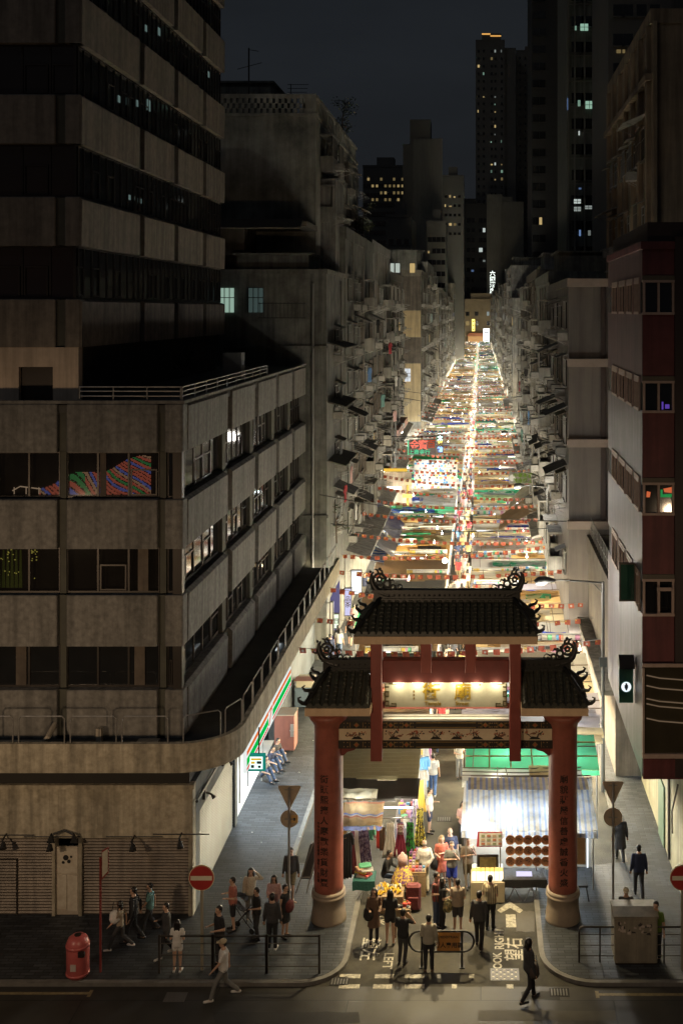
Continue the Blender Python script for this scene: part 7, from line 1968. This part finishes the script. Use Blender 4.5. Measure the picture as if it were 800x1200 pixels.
# ---- crowd in the aisle
RC = random.Random(31)
tops = [('white', CC['white']), ('black', CC['black']), ('blue', cloth('sky', (.12, .25, .5))), ('grey', CC['grey']), ('pale yellow', cloth('pale_yellow', (.6, .52, .25))), ('pink', CC['pink']), ('navy', CC['navy']), ('red', CC['red']), ('white', CC['white'])]
spots = []
y = 49.0
while y < 330: spots.append((RC.uniform(AX0 + .3, AX1 - .25), y)); y += RC.uniform(.6, 1.6) if y < 110 else RC.uniform(.9, 1.9)
for X, Y in [(-7.9, 62), (-7.6, 66.5), (-7.2, 71), (-7.8, 74.5), (-7.3, 79), (-6.9, 83), (-7.7, 88), (-8.0, 93)]: spots.append((X, Y))
na = 0
for X, Y in spots:
    tn, tm_ = RC.choice(tops); side_ = X < -5
    if not side_: na += 1
    lab = ('shopper in a %s top on the far left pavement, %d metres past the gate' % (tn, int(Y - 35))) if side_ else 'shopper in %s, %s up the central aisle' % (tn, ordw(na))
    o = inst('person', RC.choice(CROWD), None, (X, Y, gz(X, Y)), RC.choice((0, pi, pi, .3)) + RC.uniform(-.5, .5), label=lab, cat='person', group='shoppers in the market aisle' if not side_ else 'shoppers on the far left pavement')
    o.scale = (1, 1, RC.uniform(.93, 1.05))
    for si, mt_ in ((2, tm_), (3, RC.choice((CC['denim'], CC['black'], CC['khaki'], CC['grey'])))): o.material_slots[si].link = 'OBJECT'; o.material_slots[si].material = mt_

# ---- bunting of red flags
flagm = mat('flag_red', (.36, .09, .045), .7, (.28, .06, .03), 3, transl=.4); flw = mat('flag_white', (.4, .36, .32), .7); fly = mat('flag_yellow', (.75, .55, .06), .7)
FL = []
for k_ in range(3):
    m = MB().sheet(lambda u, v: ((u - .5) * .27, .03 * sin(u * 5 + k_) * v, -.21 * v), 4, 2, th=.006)
    if k_ == 0:
        m.disc((0, -.03, -.1), .05, 8, 'y', .004, 1)
    if k_ == 1: m.disc((-.07, -.02, -.06), .03, 5, 'y', .004, 2)
    FL.append(m.mesh('flag', [flagm, flw, fly]))
ropem = mat('rope', (.25, .22, .2), .8)
y = 46.5; n = 0
while y < 230:
    n += 1; xa, xb = (-7.7 if y < 60 else -8.3), (5.2 if y < 58 else 4.55); za, zb = RC.uniform(5.0, 5.9), RC.uniform(4.6, 5.6); sl = RC.uniform(-1.2, 1.2); sag = RC.uniform(.2, .5)
    far = y > 128
    t_ = thing('flag_bunting', 'string of small red flags across the market, %s from the gate' % ordw(n), 'bunting', (xa, y, za), 0, 'strings of red flags across the street')
    P_ = lambda u: ((xb - xa) * u, sl * u, (zb - za) * u - sag * 4 * u * (1 - u))
    MB().tube([P_(i / 12) for i in range(13)], .012 if not far else .02, 4).build('rope', ropem, t_)
    cnt = 27
    if far:
        m = MB()
        for i in range(cnt):
            p = P_((i + .5) / cnt); m.box(p[0] - .12, p[0] + .12, p[1], p[1] + .01, p[2] - .17, p[2], 0 if i % 3 else 1)
        m.build('flags', [flagm, flw], t_, kind='stuff')
    else:
        for i in range(cnt):
            if RC.random() < .06: continue
            p = P_((i + .5) / cnt); o = inst('flag', RC.choice(FL), t_, p, (RC.uniform(-.35, .35), RC.uniform(-.15, .15), RC.uniform(-.5, .5)))
            s_ = RC.uniform(.95, 1.15); o.scale = (s_, 1, s_)
    y += RC.uniform(4.4, 6.4) if y < 130 else RC.uniform(7, 10)
# electric cables across the street
for i, (d, z0, z1) in enumerate(((58.5, 9.8, 8.2), (72, 11, 12.6), (84, 13.4, 11.8), (63, 7.4, 7.0), (118, 11, 10.2))):
    m = MB().tube([(-8.5 + 13.1 * u / 10, d + .1 * u, z0 + (z1 - z0) * u / 10 - .35 * sin(pi * u / 10)) for u in range(11)], .022, 4)
    m.build('overhead_cable', blackm, label='thin black cable strung across the street, %s above the stalls counting outwards' % ordw(i + 1), cat='cable')

# ---- neon and signs over the market
def sign_box(label, x0, x1, d, z0, z1, back, th=.15, name='shop_sign'):
    s = thing(name, label, 'sign', (0, d, 0)); MB().box(x0, x1, 0, th, z0, z1).build('panel', back, s); return s
neon = {'r': glow('neon_red', (1, .22, .15), 1.1), 'g': glow('neon_sign_green', (.15, .8, .4), .9), 'w': glow('neon_white', (.9, .97, 1), 3.0), 'y': glow('neon_yellow', (1, .75, .15), 2.5), 'b': glow('neon_blue', (.25, .45, 1), 3), 'gw': glow('neon_green_white', (.6, 1, .8), 3)}
def put_text(parent, body, size, x, y, z, m_, bold=.01, ext=.02): mv(text_mb(body, size, ext, bold=bold), x, y, z).build('lettering', m_, parent)
d = 101; sgn = sign_box('dark hoarding with red neon characters over the left stalls', wx(479, d), wx(511, d), d, wz(533, d), wz(515, d), mat('hoard_dark', (.05, .035, .04), .5))
for px, ch in ((485.5, '\u91d1'), (495.5, '\u5bf6')): put_text(sgn, ch, .95, wx(px, d), -.05, wz(522, d), neon['r'], .012)
put_text(sgn, '\u767e', .8, wx(505, d), -.05, wz(521, d), glow('neon_red_dim', (.8, .12, .05), .7), .006); put_text(sgn, '\u4e0a\u5546\u91d1\u884c', .5, wx(491, d), -.05, wz(530, d), neon['g'], .006)
MB().tube([(wx(478, d), -.1, wz(533, d)), (wx(478, d), -.1, wz(516, d))], .06, 6).build('neon_and_reflection', neon['g'], sgn)
MB().tube([(-8.5, .07, wz(517, d)), (wx(479, d), .07, wz(517, d))], .05, 6).tube([(-8.5, .07, wz(532, d)), (wx(479, d), .07, wz(532, d))], .05, 6).build('bracket', blackm, sgn)
sgn = sign_box('upright green and blue lit sign right of the dark neon hoarding', wx(511.5, 99), wx(519, 99), 99, wz(531, 99), wz(510, 99), mat('hoard_dark'))
for z_, ch, k_ in ((513.5, '\u592a', 'gw'), (520, '\u5e73', 'y'), (527, '\u9928', 'b')): put_text(sgn, ch, .48, wx(515.3, 99), -.05, wz(z_, 99), neon[k_], .02)
MB().tube([(-8.5, .07, wz(512, 99)), (wx(512, 99), .07, wz(512, 99))], .05, 6).build('bracket', blackm, sgn)
d = 86; sgn = sign_box('dark signboard with a round emblem and eight dull green characters on the right', wx(596, d), wx(622, d), d, wz(567, d), wz(553.5, d), mat('hoard_dark2', (.06, .045, .03), .5))
put_text(sgn, '\u4e2d\u83ef\u8336\u5ba4', .38, wx(612, d), -.05, wz(557.5, d), glow('dull_green', (.25, .4, .05), .5), .005); put_text(sgn, '\u96c5\u5ea7\u6a13\u4e0a', .38, wx(612, d), -.05, wz(563.5, d), glow('dull_green', (.25, .4, .05), .5), .005)
MB().disc((wx(600, d), -.02, wz(560, d)), .26, 16, 'y', .03).build('emblem', mat('emblem_grey', (.3, .3, .28), .5), sgn); MB().tube([(wx(622, d), .07, wz(555, d)), (4.7, .07, wz(555, d))], .04, 6).build('bracket', blackm, sgn)
d = 648; sgn = sign_box('tall white neon character sign on the blank slab at the end of the street', wx(574, d), wx(579.5, d), d, wz(351, d), wz(317, d), mat('hoard_dark'))
for i, ch in enumerate('\u516d\u570b\u9152\u5e97\u9928'): put_text(sgn, ch, 3.4, wx(576.7, d), -.05, wz(321 + i * 6.7, d), glow('neon_far_white', (.9, 1, .92), 1.6), .06)
for (a, b_, y0_, y1_, k_, lab) in ((552.5, 556, 374, 388, 'y', 'upright yellow sign at the far end of the market'), (566, 573, 385, 412, 'w', 'brilliant white upright sign at the far end of the market'), (560, 566, 402, 412, 'gw', 'greenish white shop light at the far end of the market'),
                               (534, 541, 398, 401, 'y', 'small yellow shop light low at the left far end'), (529, 532, 389, 391, 'gw', 'tiny green white light at the left far end')):
    d = 606 if k_ != 'w' else 600; sgn = sign_box(lab, wx(a, d), wx(b_, d), d, wz(y1_, d), wz(y0_, d), neon[k_])
    m = MB()
    for i in range(3): z_ = wz(y0_ + (y1_ - y0_) * (i + .5) / 3, d); m.box(wx(a, d) + .3, wx(b_, d) - .3, -.06, -.01, z_ - .4, z_ + .2)
    m.build('lettering', mat('hoard_dark2'), sgn)
ptlight('end_sign_light', (wx(566, 600), 592, 12), 2500, (1, .9, .7), r=1); ptlight('end_sign_light', (wx(550, 600), 585, 8), 2000, (1, .78, .45), r=1)
t_ = thing('market_office', 'low hall with an orange lit front closing the far end of the market', 'building', (0, 612, 0))
MB().box(wx(548, 612), wx(568, 612), 0, 6, 0, wz(394, 612)).build('wall', mat('orange_hall', (.55, .3, .12), .7), t_); MB().prism([(wx(546, 612), wz(394, 612)), (wx(570, 612), wz(394, 612)), (wx(566, 612), wz(390, 612)), (wx(550, 612), wz(390, 612))], -.5, 6.5).build('roof', mat('hall_roof', (.3, .1, .04), .7), t_)
# left pavement light boxes, mounted out from the shop fronts
for (a, b_, y0_, y1_, d, mt_, ch, lab) in (
        (411, 424, 668, 697, 72.5, glow('box_white', (.9, .95, 1), 1.3), None, 'blank white light box, farthest on the left pavement'),
        (403, 412, 689, 722, 67.5, glow('box_violet', (.72, .7, 1), .9), '\u54c1\u8336', 'violet white light box with dark characters on the left pavement'),
        (390.5, 397.5, 719, 737, 62.8, glow('box_lime', (.85, 1, .75), 1.2), '\u65e5', 'small lime white light box with a dark character on the left pavement'),
        (386, 390.5, 705, 745, 61.5, glow('box_amber', (1, .85, .55), .9), None, 'tall narrow amber light panel at the end of the canopy')):
    sgn = sign_box(lab, wx(a, d), wx(b_, d), d, wz(y1_, d), wz(y0_, d), blackm, .2); MB().box(wx(a, d) + .05, wx(b_, d) - .05, -.02, -.001, wz(y1_, d) + .05, wz(y0_, d) - .05).build('lit_face', mt_, sgn)
    MB().tube([(wx(a, d), .1, wz(y0_, d) - .1), (-8.6, .1, wz(y0_, d) - .1)], .03, 5).build('bracket', blackm, sgn)
    if ch: put_text(sgn, '\n'.join(ch), .36 if len(ch) > 1 else .34, wx((a + b_) / 2, d), -.04, wz((y0_ + y1_) / 2, d), ink, .004, .004)
    ptlight('sign_light', (wx(b_, d) + .3, d - .5, 3.0), 30, (.85, .85, 1), r=.3)
MB().box(-8.53, -8.5, 63, 67, .2, 3.2).build('lit_doorway', glow('door_violet', (.5, .45, .9), .25), label='violet lit doorway behind the light boxes on the left pavement', cat='doorway')
# big slanting awnings at the left side
def awn(label, pts, mt_, n_=8):
    P = [Vector(p) for p in pts]
    t_ = thing('shop_awning', label, 'awning'); 
    MB().sheet(lambda u, v: tuple(P[0].lerp(P[1], u).lerp(P[3].lerp(P[2], u), v) + Vector((0, 0, -.25 * sin(pi * u) * sin(pi * v) + .05 * noise.noise(Vector((u * 6, v * 6, 1)))))), 12, n_, th=.015).build('cloth', mt_, t_)
    for q in (2, 3): MB().tube([tuple(P[q]), (P[q].x, P[q].y, gz(P[q].x, P[q].y))], .03, 5).build('post', postm, t_)
    return t_
awn('navy and grey slanting awning, the upper of two on the left pavement', [(-8.6, 82, 4.5), (-8.6, 89, 4.6), (-5.9, 86, 3.0), (-5.9, 79.5, 2.9)], mat('awning_navy', (.05, .06, .2), .5, (.3, .3, .34), .35, amt=.25, transl=.2))
awn('pale grey slanting awning below the navy one on the left pavement', [(-8.6, 77, 4.2), (-8.6, 81.5, 4.2), (-5.9, 79, 2.9), (-5.9, 75, 2.8)], mat('awning_pale', (.4, .4, .46), .6, (.28, .28, .32), .8, transl=.35))
awn('blue and white chequered awning on the left pavement', [(-8.6, 73, 3.4), (-8.6, 76.5, 3.6), (-6.4, 76.3, 3.0), (-6.4, 73, 2.9)], stripe_mat('check_awning', [(0, (.7, .72, .75)), (.5, (.06, .15, .45))], .5, 1, transl=.4))
awn('brown slack tarpaulin sagging over the right row near the second lamp', [(1.6, 86, 3.7), (4.7, 88, 5.4), (4.6, 84, 4.6), (1.3, 82.5, 3.2)], mat('tarp_brown'))
awn('dark slack tarpaulin sagging from the right wall past the second lamp', [(2.6, 93, 3.8), (4.8, 95, 5.8), (4.7, 91, 5.0), (2.2, 90, 3.4)], mat('tarp_olive'))
t_ = thing('umbrella_cover', 'closed black market parasol leaning from the right wall over the stalls', 'parasol', (4.2, 78, 9.4), (0, 0, 0)) if False else None
for i, (px, y0_, y1_, d) in enumerate(((641, 553, 583, 84), (637, 478, 500, 100))):
    t_ = thing('hanging_awning', ['black folded awning hanging from the right tenement above the second lamp', 'smaller black folded awning hanging above on the right tenement'][i], 'awning', (wx(px, d), d, wz(y0_, d)))
    MB().sheet(lambda u, v: (-.5 + u * 1.0 + v * .7, -.2 * sin(pi * u), -(wz(y0_, d) - wz(y1_, d)) * v + .3 * u), 6, 6, th=.03).build('cloth', mat('black_cloth', (.02, .02, .02), .8), t_); MB().tube([(-.6, 0, .1), (1.5, 0, .5)], .03, 5).build('rod', blackm, t_)
# white display wall of small goods, yellow post sign, trolley cabinets
d = 110.5; t_ = thing('goods_display', 'brightly lit white wall of small packets on the left row under red flags', 'display', (wx(510, d), d, 0))
m = MB().box(-2.15, 2.15, .05, .15, 0, 4.7); m.build('back_panel', wh, t_); m = MB(); r = random.Random(12)
for j in range(13):
    x = -2.1
    while x < 2.0: a = r.uniform(.12, .3); m.box(x, x + a - .03, -.08, .05, 1.6 + j * .235, 1.6 + j * .235 + r.uniform(.12, .2), r.choice((0, 0, 0, 8, 8, 8, 6, 1, 3, 2))); x += a
m.build('packets', goodsm, t_, kind='stuff'); MB().sheet(lambda u, v: (-2.3 + 4.6 * u, -.6 + .8 * v, 4.75 + .2 * v), 8, 2).build('canopy', T['green'], t_)
ptlight('display_light', (wx(510, d), d - 1.6, 4.4), 150, (1, .97, .9), r=.3); ptlight('display_light', (wx(500, d), d - 1.4, 2.6), 120, (1, .97, .9), r=.3)
d = 96; t_ = thing('sign_post', 'yellow painted signal post with crossed board among the left stalls', 'sign post', (wx(477.5, d), d, 0))
MB().tube([(0, 0, 0), (0, 0, wz(567, d))], .11, 8).build('post', mat('post_yellow', (.7, .48, .1), .6), t_); MB().box(-.45, .4, -.12, -.04, wz(583, d), wz(579, d)).build('cross_board', mat('post_yellow'), t_); MB().box(-.3, .4, -.12, -.04, wz(568, d), wz(561, d)).build('sign_plate', mat('plate_cream', (.6, .5, .3), .6), t_)
for px, py, d, s_ in ((449, 551, 97, 500), (442, 602, 88, 450), (521, 657, 64, 60), (470, 506, 120, 260)):
    t_ = thing('flood_lamp', 'bright bare lamp %s' % {449: 'under the yellow shop front on the left', 442: 'above the navy awning on the left', 521: 'between brown canopies of the left row', 470: 'left of the red neon hoarding'}[px], 'lamp', (wx(px, d), d, wz(py, d)))
    MB().ball((0, 0, 0), .16, 10).build('bulb', glow('flood_glow', (1, .92, .7), 18), t_); MB().tube([(0, 0, .14), (0, 0, .35)], .03, 5).tube([(0, 0, .35), (-.3, .4, .5)], .02, 5).build('bracket', blackm, t_)
    ptlight('flood_light', (wx(px, d), d - .25, wz(py, d)), s_, (1, .8, .5), r=.15)
d = 96.5; s = sign_box('yellow lit shop front strip on the left row', -8.5, -6.4, d, 5.5, 5.75, glow('shop_yellow', (1, .62, .08), .9)); MB().box(-8.2, -6.9, -.04, 0, 3.9, 4.2).build('lit_strip', glow('strip_white', (1, .95, .8), 3), s); MB().box(-8.5, -6.0, .1, .3, .1, 5.4).build('shop_front', mat('tan_render'), s)
d = 68; s = sign_box('rack of pink, violet and white bags over the right row behind the side roof', wx(608, 50), wx(650, 50), 49.5, 2.4, 2.5, postm, name='bag_rack'); r = random.Random(2)
s['category'] = 'rack'
for j in range(3):
    for i in range(7):
        x = wx(611 + i * 6, 49.5); mt_ = r.choice([goodsm[5], goodsm[9], goodsm[0], CC['taupe'], goodsm[7], CC['pink'], goodsm[0]])
        MB().rbox(x - .1, x + .1, 49.3, 49.42, 2.55 + j * .3, 2.8 + j * .3, .03).build('handbag', mt_, None, label='handbag on the rack behind the side roof, %s shelf, %s from the aisle' % (rows[2 - j], ordw(i + 1)), cat='bag', group='handbags on the rack over the right row')
MB().box(wx(608, 50), wx(650, 50), -.02, .0, 2.4, 3.5).build('back_panel', wh, s)
ptlight('bag_light', (2.5, 48.4, 3.6), 160, COOL, r=.15)
# cabinets parked by the shop wall
d = gd(882, .12); t_ = thing('storage_cabinet', 'tall red brown storage cabinet on castors by the left shop wall', 'cabinet', (wx(333, d), d, .12))
cabr = mat('cabinet_red', (.24, .09, .065), .6, (.17, .065, .05), 3, streak=.25); w2 = .44
MB().rbox(-w2, w2, 0, .9, .1, 1.62, .02).build('body', cabr, t_); MB().box(-w2 - .02, w2 + .02, -.02, .92, 1.62, 1.66).build('top', mat('cabinet_top', (.28, .33, .28), .7, (.35, .22, .15), 2), t_)
MB().box(w2 - .17, w2 - .02, -.02, 0, .7, 1.25).build('latch_plate', steel, t_); MB().box(w2 - .2, w2 + .0, -.035, -.02, .95, 1.0).build('latch', steel, t_)
for q in (-.35, .35): MB().tube([(q - .02, .1, .05), (q + .02, .1, .05)], .05, 8).build('castor', blackm, t_)
d = 54; t_ = thing('storage_cabinet', 'low blue grey storage cabinet behind the red brown one', 'cabinet', (wx(357, d), d, .12)); MB().rbox(-.5, .5, 0, 1.2, .08, 1.0, .03).build('body', mat('cabinet_blue', (.12, .17, .22), .6), t_); MB().rbox(-.45, .4, .1, 1.0, 1.0, 1.35, .03).build('crate', mat('crate_cream', (.45, .42, .32), .7), t_)
MB().box(-.52, .52, -.02, .6, 1.35, 1.38).build('lid', cabr, t_)
d = gd(1098, .12); t_ = thing('leaning_board', 'dark folding stand leaning against the left gate pillar', 'stand', (wx(363, 37), 36.9, .12)); MB().tube([(-.45, 0, 0), (.1, .2, 1.6)], .025, 5).tube([(-.1, 0, 0), (.3, .2, 1.55)], .025, 5).tube([(-.3, .06, .5), (.0, .06, .5)], .02, 5).build('frame', steel, t_)
MB().sheet(lambda u, v: (-.3 + .35 * u + .3 * v, .05 + .15 * v, .45 + 1.1 * v), 3, 3, th=.02).build('panel', CC['charcoal'], t_)
# litter on the left pavement
r = random.Random(19)
for i in range(14):
    X, Y = r.uniform(-8.8, -5.6), r.uniform(37, 50); m = MB(); a = r.uniform(.04, .09)
    m.add([(0, 0, .004), (a, .01, .02), (a * .9, a, .004), (.01, a * .8, .03)], [(0, 1, 2, 3)]); m.box(0, a, 0, a * .7, .0, .004)
    m.build('litter', goodsm[0], None, (X, Y, .121), r.uniform(0, 6), label='scrap of white litter on the blue lit left pavement', cat='litter', group='scraps of litter on the left pavement')
d = gd(915, .12); MB().tube([(0, 0, 0), (0, 0, .16), (0, 0, .2), (0, 0, .25)], [.035, .035, .014, .014], 8).build('bottle', mat('bottle_pale', (.5, .55, .6), .15), None, (wx(306, d), d, .12), label='clear plastic bottle standing by the sitting young men', cat='bottle')
# laundry on the left tenements
r = random.Random(44)
lc = [('dark red', CC['red']), ('pale pink', CC['pink']), ('white', CC['white']), ('blue', cloth('sky', (.12, .25, .5))), ('black', CC['black']), ('teal', CC['teal'])]
for i, (X, Y, z) in enumerate(((-7.7, 63.2, 9.6), (-7.5, 64.4, 10.5), (-7.6, 67.5, 7.8), (-7.3, 73, 15.8), (-7.3, 79, 18.9), (-7.4, 84, 13.2), (-7.5, 92, 16.9), (-7.5, 97, 10.8), (-7.7, 101, 13.6), (3.4, 79, 12.4), (3.5, 86, 15.0), (3.4, 92, 9.7), (3.6, 103, 13.0))):
    cn, mt_ = lc[i % 6] if i != 1 else lc[1]
    if i == 0: cn, mt_ = lc[0]
    garment('%s cloth drying outside the %s tenements, %s up the street' % (cn, 'left' if X < 0 else 'right', ordw(i + 1 if X < 0 else i - 8)), 'shirt', X, Y, z, .95, .7, mt_, pi / 2 + r.uniform(-.3, .3), cat='laundry', group='laundry hung outside the tenements')
